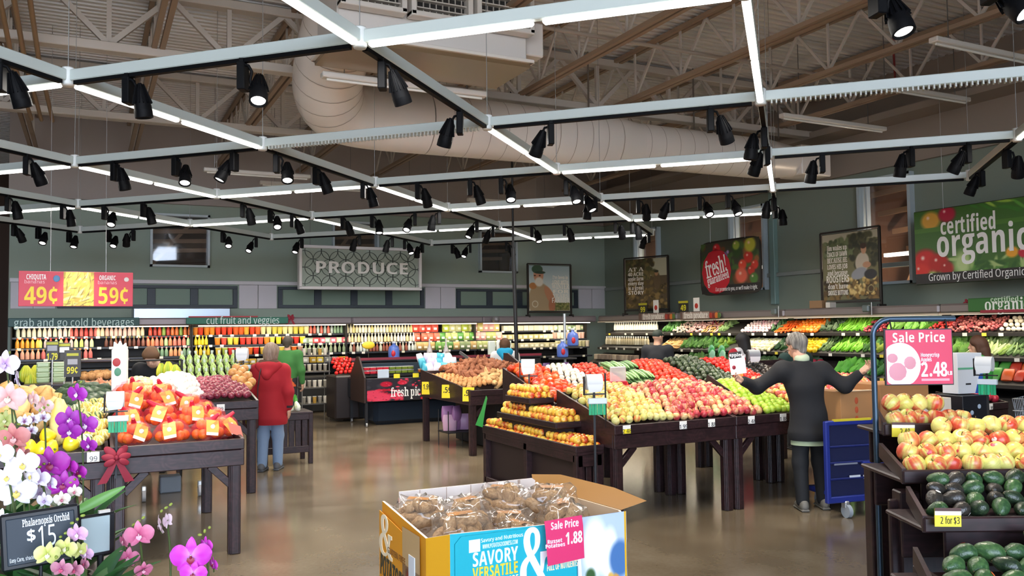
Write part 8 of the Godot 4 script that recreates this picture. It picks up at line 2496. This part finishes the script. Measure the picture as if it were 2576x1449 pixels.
	var ps := [skin("ru", "b08a5c", "8f6a42", 0.0, "mottle", 0.75), skin("ru2", "ba966c", "9a764e", 0.0, "mottle", 0.75)]
	var film := clear_film("efe6d8", 0.05, 0.1)
	var bags := [[1.64, 0.86, -3.86, "at the front left of the bin"], [1.78, 0.87, -4.12, "at the back left of the bin"], [1.56, 0.88, -4.2, "in the back left corner of the bin"], [2.18, 0.87, -3.8, "at the front right of the bin"], [2.26, 0.9, -4.06, "in the middle right of the bin"], [2.06, 0.89, -4.24, "at the back of the bin, lying crosswise"], [1.92, 0.8, -3.78, "low in the front middle of the bin"], [1.98, 0.8, -4.02, "low in the middle of the bin"]]
	for k in bags.size():
		var q: Array = bags[k]
		var b := thing("potato_bag", "clear orange-printed bag of brown potatoes " + q[3], "bag of potatoes", Vector3(q[0], q[1] - 0.06, q[2]), rng.randf() * TAU, "bags of potatoes in the bin")
		for j in 15:
			var a: float = j * 2.4
			var r := 0.11 * sqrt((j % 10) / 10.0)
			part(b, "potato", pot, pick(ps), Vector3(cos(a) * r, (0.0 if j < 10 else 0.055) + jit(0.008), sin(a) * r * 0.8), tumble())
		part(b, "film", lump("bagfilm", Vector3(0.165, 0.09, 0.135), 0.35, 18, 11), film, Vector3(0, 0.02, 0))
		part(b, "orange_print", G.new().surf([PackedVector3Array([Vector3(-0.06, 0.1, -0.03), Vector3(0.07, 0.095, -0.02)]), PackedVector3Array([Vector3(-0.06, 0.108, 0.0), Vector3(0.07, 0.104, 0.01)]), PackedVector3Array([Vector3(-0.055, 0.1, 0.035), Vector3(0.065, 0.096, 0.04)])], false, false), mt("b87a34", 0.4))


func orchids() -> void:
	var list := [
		["white and lilac streaked orchid at the left edge, beside the butternut squash", "e9e0ee", "b07cc0", "c9b0d8", "-0.261 1.698 -3.459 0.082 0.30;-0.224 1.643 -3.483 0.065 2.60"],
		["pale dusty pink orchid left of the long yellow squash", "e3bcb4", "d08a86", "e8d0b8", "-0.240 1.587 -3.343 0.090 0.00;-0.167 1.579 -3.346 0.046 0.90;-0.136 1.550 -3.371 0.057 0.40"],
		["small white orchid with purple-spotted centres", "f0eef0", "8a5a84", "7a3a6a", "-0.183 1.518 -3.206 0.036 0.00;-0.160 1.519 -3.233 0.036 0.50;-0.131 1.521 -3.258 0.036 -0.40;-0.162 1.486 -3.197 0.032 0.30"],
		["salmon pink orchid at the left edge, above the white ones", "cf8078", "b85a5c", "e0a8a0", "-0.207 1.475 -3.108 0.079 0.10;-0.191 1.433 -3.141 0.038 1.00;-0.182 1.415 -3.177 0.033 -0.80"],
		["green-yellow orchid at the left edge", "c3c676", "9aa84a", "d8d0a0", "-0.266 1.491 -3.585 0.058 0.20;-0.278 1.445 -3.633 0.044 0.50"],
		["tall violet orchid in front of the striped gourds", "a82ca8", "84208a", "e8d0e0", "-0.033 1.590 -3.351 0.062 0.60;-0.056 1.498 -3.406 0.074 -0.10;-0.006 1.472 -3.422 0.071 0.20;-0.054 1.459 -3.368 0.065 0.10;0.006 1.404 -3.380 0.051 0.50"],
		["deep purple orchid above the black price sign", "a8249c", "7c1a78", "8a1c4a", "-0.096 1.421 -2.831 0.087 0.00;-0.044 1.409 -2.845 0.047 0.90;-0.022 1.385 -2.874 0.047 0.70;-0.061 1.361 -2.817 0.068 -0.10;-0.035 1.362 -2.843 0.035 1.20"],
		["large white orchid left of the black price sign", "f1edf0", "e8dcea", "d8c060", "-0.215 1.474 -2.720 0.062 0.20;-0.159 1.440 -2.733 0.071 0.10;-0.176 1.357 -2.785 0.084 -0.10;-0.209 1.295 -2.726 0.051 0.40;-0.197 1.404 -2.754 0.060 0.20;-0.140 1.401 -2.764 0.049 0.90"],
		["small lilac-white orchid between the white and purple ones", "e4dbe8", "c0a8cc", "a88ab0", "-0.122 1.386 -2.790 0.051 0.20;-0.095 1.367 -2.817 0.042 0.80;-0.121 1.335 -2.871 0.049 0.10;-0.107 1.325 -2.786 0.039 0.50"],
		["cream orchid just over the price sign", "efe2d0", "d8b8a8", "c06878", "-0.062 1.328 -2.763 0.039 0.20;-0.030 1.343 -2.785 0.035 0.40"],
		["yellow-green orchid hanging over the black price sign", "d2d27c", "b0b84e", "e8e2b0", "-0.083 1.262 -2.384 0.05 -0.30;-0.044 1.268 -2.404 0.046 0.40;-0.013 1.253 -2.429 0.036 -0.70"],
		["lilac-pink orchid between the two price signs", "d8a8c8", "b878a8", "e8d0dc", "-0.019 1.299 -2.407 0.045 0.50;0.001 1.241 -2.439 0.036 0.70;-0.033 1.273 -2.493 0.030 -0.60"],
		["dusty rose orchid at the bottom, below the yellow-green one", "b87888", "9a4a70", "c0486a", "-0.051 1.240 -2.314 0.041 0.20;-0.023 1.228 -2.339 0.037 0.50;-0.002 1.232 -2.368 0.027 1.00"],
		["rose pink orchid right of the small blank sign", "cf6f8e", "b0446c", "e8a8b8", "0.128 1.259 -2.503 0.063 0.10;0.092 1.233 -2.562 0.035 1.20;0.105 1.179 -2.597 0.050 0.00;0.140 1.164 -2.502 0.039 -0.30"],
		["single very pale pink orchid turned away, in front of the floor", "e8cdd6", "d8b4c2", "e8d8dc", "0.182 1.272 -2.531 0.049 2.70;0.202 1.277 -2.560 0.038 3.40"],
		["vivid magenta orchid at the bottom, nearest the potato bin", "c22cb0", "dca0dc", "8a1c3a", "0.242 1.226 -2.335 0.083 0.05;0.281 1.245 -2.354 0.039 1.10;0.303 1.186 -2.385 0.033 1.30;0.248 1.182 -2.335 0.056 0.20"],
	]
	# bench of pots below the frame
	var o := thing("orchid_bench", "dark bench carrying the potted orchids at the left front", "bench", Vector3(-0.16, 0, -2.9))
	plank(o, "top", Vector3(0, 0.96, 0), Vector3(0.5, 0.04, 1.7))
	plank(o, "lower_top", Vector3(0.42, 0.8, 0.35), Vector3(0.36, 0.04, 0.8))
	for sx in [-1, 1]:
		plank(o, "leg", Vector3(0.4 + sx * 0.14, 0.39, 0.35), Vector3(0.05, 0.78, 0.05))
		for sz in [-1, 1]:
			plank(o, "leg", Vector3(sx * 0.2, 0.47, sz * 0.75), Vector3(0.07, 0.94, 0.07))
	var stem_m := mt("4a5a2c", 0.5)
	var bud_m := mt("8a9a3c", 0.5)
	for pl in list:
		var fl: Array = []
		for s in pl[4].split(";"):
			var w: PackedStringArray = s.split(" ")
			fl.append([Vector3(float(w[0]), float(w[1]), float(w[2])), float(w[3]), float(w[4])])
		var c := Vector3.ZERO
		var topmost: Vector3 = fl[0][0]
		for f in fl:
			c += f[0] / fl.size()
			if f[0].y > topmost.y:
				topmost = f[0]
		var base := Vector3(clampf(c.x + 0.02, -0.36, 0.36), 0.98 if c.x < 0.03 else 0.82, c.z - 0.05)
		var p := thing("orchid", pl[0], "orchid", base)
		part(p, "pot", G.new().lathe([Vector2(0, 0), Vector2(0.038, 0), Vector2(0.052, 0.09), Vector2(0.056, 0.09), Vector2(0.056, 0.1), Vector2(0.045, 0.1), Vector2(0.04, 0.08), Vector2(0, 0.08)], 16), mt("5a4a40", 0.6))
		# stem through the flowers
		var pts := [Vector3(0, 0.08, 0), (Vector3(0, 0.08, 0)).lerp(topmost - base, 0.6) + Vector3(0.01, 0.02, -0.03), topmost - base + Vector3(0, 0.012, -0.03)]
		var cv := Curve3D.new()
		for k in 3:
			var d: Vector3 = (pts[mini(k + 1, 2)] - pts[maxi(k - 1, 0)]) / 5.0
			cv.add_point(pts[k], -d, d)
		part(p, "stem", G.new().tube(Array(cv.tessellate_even_length(4, 0.03)), 0.0032, 6), stem_m)
		for k in (6 if c.x < 0.02 else 0):
			var a := k * 1.1 + c.x * 40.0
			part(p, "leaf", leaf_blade(0.2, 0.055), mt(["2f5a2c", "3a6a30", "274a26", "44752f"][k % 4], 0.4), Vector3(0, 0.09, 0), yaw(a) * Basis(Vector3.RIGHT, -0.5 - 0.2 * (k % 2)))
		var pm := orchid_petals(pl[1], pl[2], pl[3])
		for f in fl:
			var fp: Vector3 = f[0] - base
			var r: float = f[1] * 0.6
			var fb := yaw(-TURN + 0.35 - f[2] * 0.8 + (0.0 if f[2] < 2 else 0.6)) * Basis(Vector3.RIGHT, 0.12 + jit(0.15)) * Basis(Vector3.BACK, jit(0.22)) * Basis.from_scale(Vector3.ONE * r)
			var fw := part(p, "flower", pm[2], pm[3], fp, fb)
			for q in [0.12, PI - 0.12]:
				var bb := Basis(Vector3.BACK, q - PI / 2)
				part(fw, "petal", pm[0], pm[3], Vector3.ZERO, bb)
			for q in [PI / 2, -2.25, -0.9]:
				part(fw, "sepal", pm[1], pm[3], Vector3(0, 0, -0.06), Basis(Vector3.BACK, q - PI / 2))
			part(p, "pedicel", G.new().tube([fp + fb * Vector3(0, 0, -0.1), fp + Vector3(0.004, 0.0, -0.02), fp + Vector3(0.006, -0.03, -0.035)], 0.0018, 5), stem_m)
		for k in 3:
			part(p, "bud", G.new().ell(Vector3.ZERO, Vector3(0.004, 0.006, 0.004), 8, 6), bud_m, topmost - base + Vector3(0.012 * (k - 1), 0.022 + 0.008 * k, -0.03), tumble())
	# two price signs on stakes
	o = thing("orchid_price_sign", "black price sign reading Phalaenopsis Orchid $15 among the orchids", "price sign", Vector3(-0.1, 1.287, -2.47), 0.06)
	var black := mt("15171b", 0.4)
	part(o, "frame", G.new().box(Vector3.ZERO, Vector3(0.178, 0.142, 0.014), 0.006), black, Vector3.ZERO, Basis(Vector3.BACK, 0.06))
	var face := part(o, "slate", G.new().box(Vector3(0, 0, 0.006), Vector3(0.152, 0.116, 0.006), 0.002), mt("1f2a34", 0.5), Vector3.ZERO, Basis(Vector3.BACK, 0.06))
	var chalk := mt("e8ecee", 0.6)
	words(face, "Phalaenopsis Orchid", 0.017, chalk, Vector3(0.012, 0.043, 0.011), serif, Basis.IDENTITY, 0.105)
	words(face, "$", 0.028, chalk, Vector3(-0.022, 0.01, 0.011), bold)
	words(face, "15", 0.05, chalk, Vector3(0.012, 0.002, 0.011), sans, Basis.IDENTITY, 0.038)
	words(face, "Easy Care, shade and water weekly", 0.009, chalk, Vector3(-0.016, -0.044, 0.011), sans, Basis.IDENTITY, 0.11)
	part(o, "stake", G.new().tube([Vector3(0, -0.07, -0.004), Vector3(0, -0.45, -0.004)], 0.005, 6), black)
	o = thing("blank_price_sign", "small pale blank sign in a black frame, right of the black price sign", "price sign", Vector3(0.026, 1.24, -2.645), 0.32)
	part(o, "frame", G.new().box(Vector3(0.004, 0, 0), Vector3(0.094, 0.118, 0.012), 0.005), black)
	part(o, "pale_face", G.new().box(Vector3(-0.003, 0.002, 0.005), Vector3(0.076, 0.1, 0.005), 0.002), mt("b4c4c4", 0.4))
	part(o, "clip", G.new().box(Vector3(0.02, 0.063, 0.002), Vector3(0.03, 0.008, 0.01)), mt("d8d0c4", 0.4))
	part(o, "stake", G.new().tube([Vector3(0.012, -0.055, 0), Vector3(0.012, -0.4, 0)], 0.009, 8), black)
	single("long_leaf", leaf_blade(0.15, 0.03), mt("6a9a4a", 0.45), "long green leaf pointing right above the blank sign", "leaf", Vector3(-0.04, 1.275, -2.8), yaw(-0.4) * Basis(Vector3.BACK, -1.1))


func leaf_blade(length: float, wide: float) -> Mesh:
	var key := "blade%.3f%.3f" % [length, wide]
	if not shapes.has(key):
		var rows := []
		for i in 9:
			var t := i / 8.0
			var w := wide * pow(sin(PI * clampf(t * 0.92 + 0.06, 0, 1)), 0.7) * 0.5
			var y := length * t
			var z := -0.35 * length * t * t
			rows.append(PackedVector3Array([Vector3(-w, y, z + w * 0.35), Vector3(-w * 0.5, y, z + w * 0.08), Vector3(0, y, z), Vector3(w * 0.5, y, z + w * 0.08), Vector3(w, y, z + w * 0.35)]))
		shapes[key] = G.new().surf(rows, false, false).mesh()
	return shapes[key]


# broad petal, narrow sepal and lip, all for a flower of unit radius facing +z
func orchid_petals(c1: String, c2: String, c3: String) -> Array:
	var m := StandardMaterial3D.new()
	m.vertex_color_use_as_albedo = true
	m.vertex_color_is_srgb = true
	m.roughness = 0.5
	m.backlight_enabled = true
	m.backlight = Color(0.35, 0.35, 0.35)
	var a := Color.html(c1)
	var b := Color.html(c2)
	var out := []
	for kind in 2:
		var rows := []
		var wide: float = [0.58, 0.3][kind]
		for i in 10:
			var t := i / 9.0
			var w: float = wide * pow(sin(PI * pow(clampf(t * 0.97 + 0.02, 0, 1), 0.62 if kind == 1 else 1.15)), 0.6)
			var r := PackedVector3Array()
			for j in 7:
				var s := (j - 3) / 3.0
				r.append(Vector3(w * s, 0.04 + t * [1.0, 0.95][kind], 0.12 * sin(t * 2.6) - 0.16 * s * s * w - 0.14 * t * t + 0.02 * sin(7.0 * t + s * 5.0)))
			rows.append(r)
		var g := G.new().surf(rows, false, false)
		for k in g.v.size():
			var t := clampf(g.v[k].y, 0, 1)
			g.c[k] = b.lerp(a, clampf(t * 2.2, 0, 1)).lerp(b, 0.35 * absf(sin(g.v[k].x * 26.0)) * (1.0 - t)).lerp(a.lightened(0.25), clampf(t * 2.0 - 1.2, 0, 1) * 0.7)
		out.append(g.mesh(true))
	var g := G.new()
	g.col = Color.html(c3)
	g.ell(Vector3(0, -0.02, 0.12), Vector3(0.07, 0.1, 0.12), 10, 7)
	g.surf([PackedVector3Array([Vector3(-0.16, -0.02, 0.14), Vector3(0, -0.05, 0.2), Vector3(0.16, -0.02, 0.14)]), PackedVector3Array([Vector3(-0.2, -0.16, 0.2), Vector3(0, -0.18, 0.26), Vector3(0.2, -0.16, 0.2)]), PackedVector3Array([Vector3(-0.06, -0.34, 0.2), Vector3(0, -0.36, 0.22), Vector3(0.06, -0.34, 0.2)])], false, false)
	g.col = Color(0.9, 0.85, 0.75)
	g.ell(Vector3(0, 0.05, 0.1), Vector3(0.04, 0.06, 0.06), 8, 6)
	out.append(g.mesh(true))
	out.append(m)
	return out

func furnish() -> void:
	wall_signs()
	back_case()
	right_case()
	centre_tables()
	left_tables()
	berry_island()
	people()
	stock_cart()
	potato_bin()
	right_stand()
	orchids()
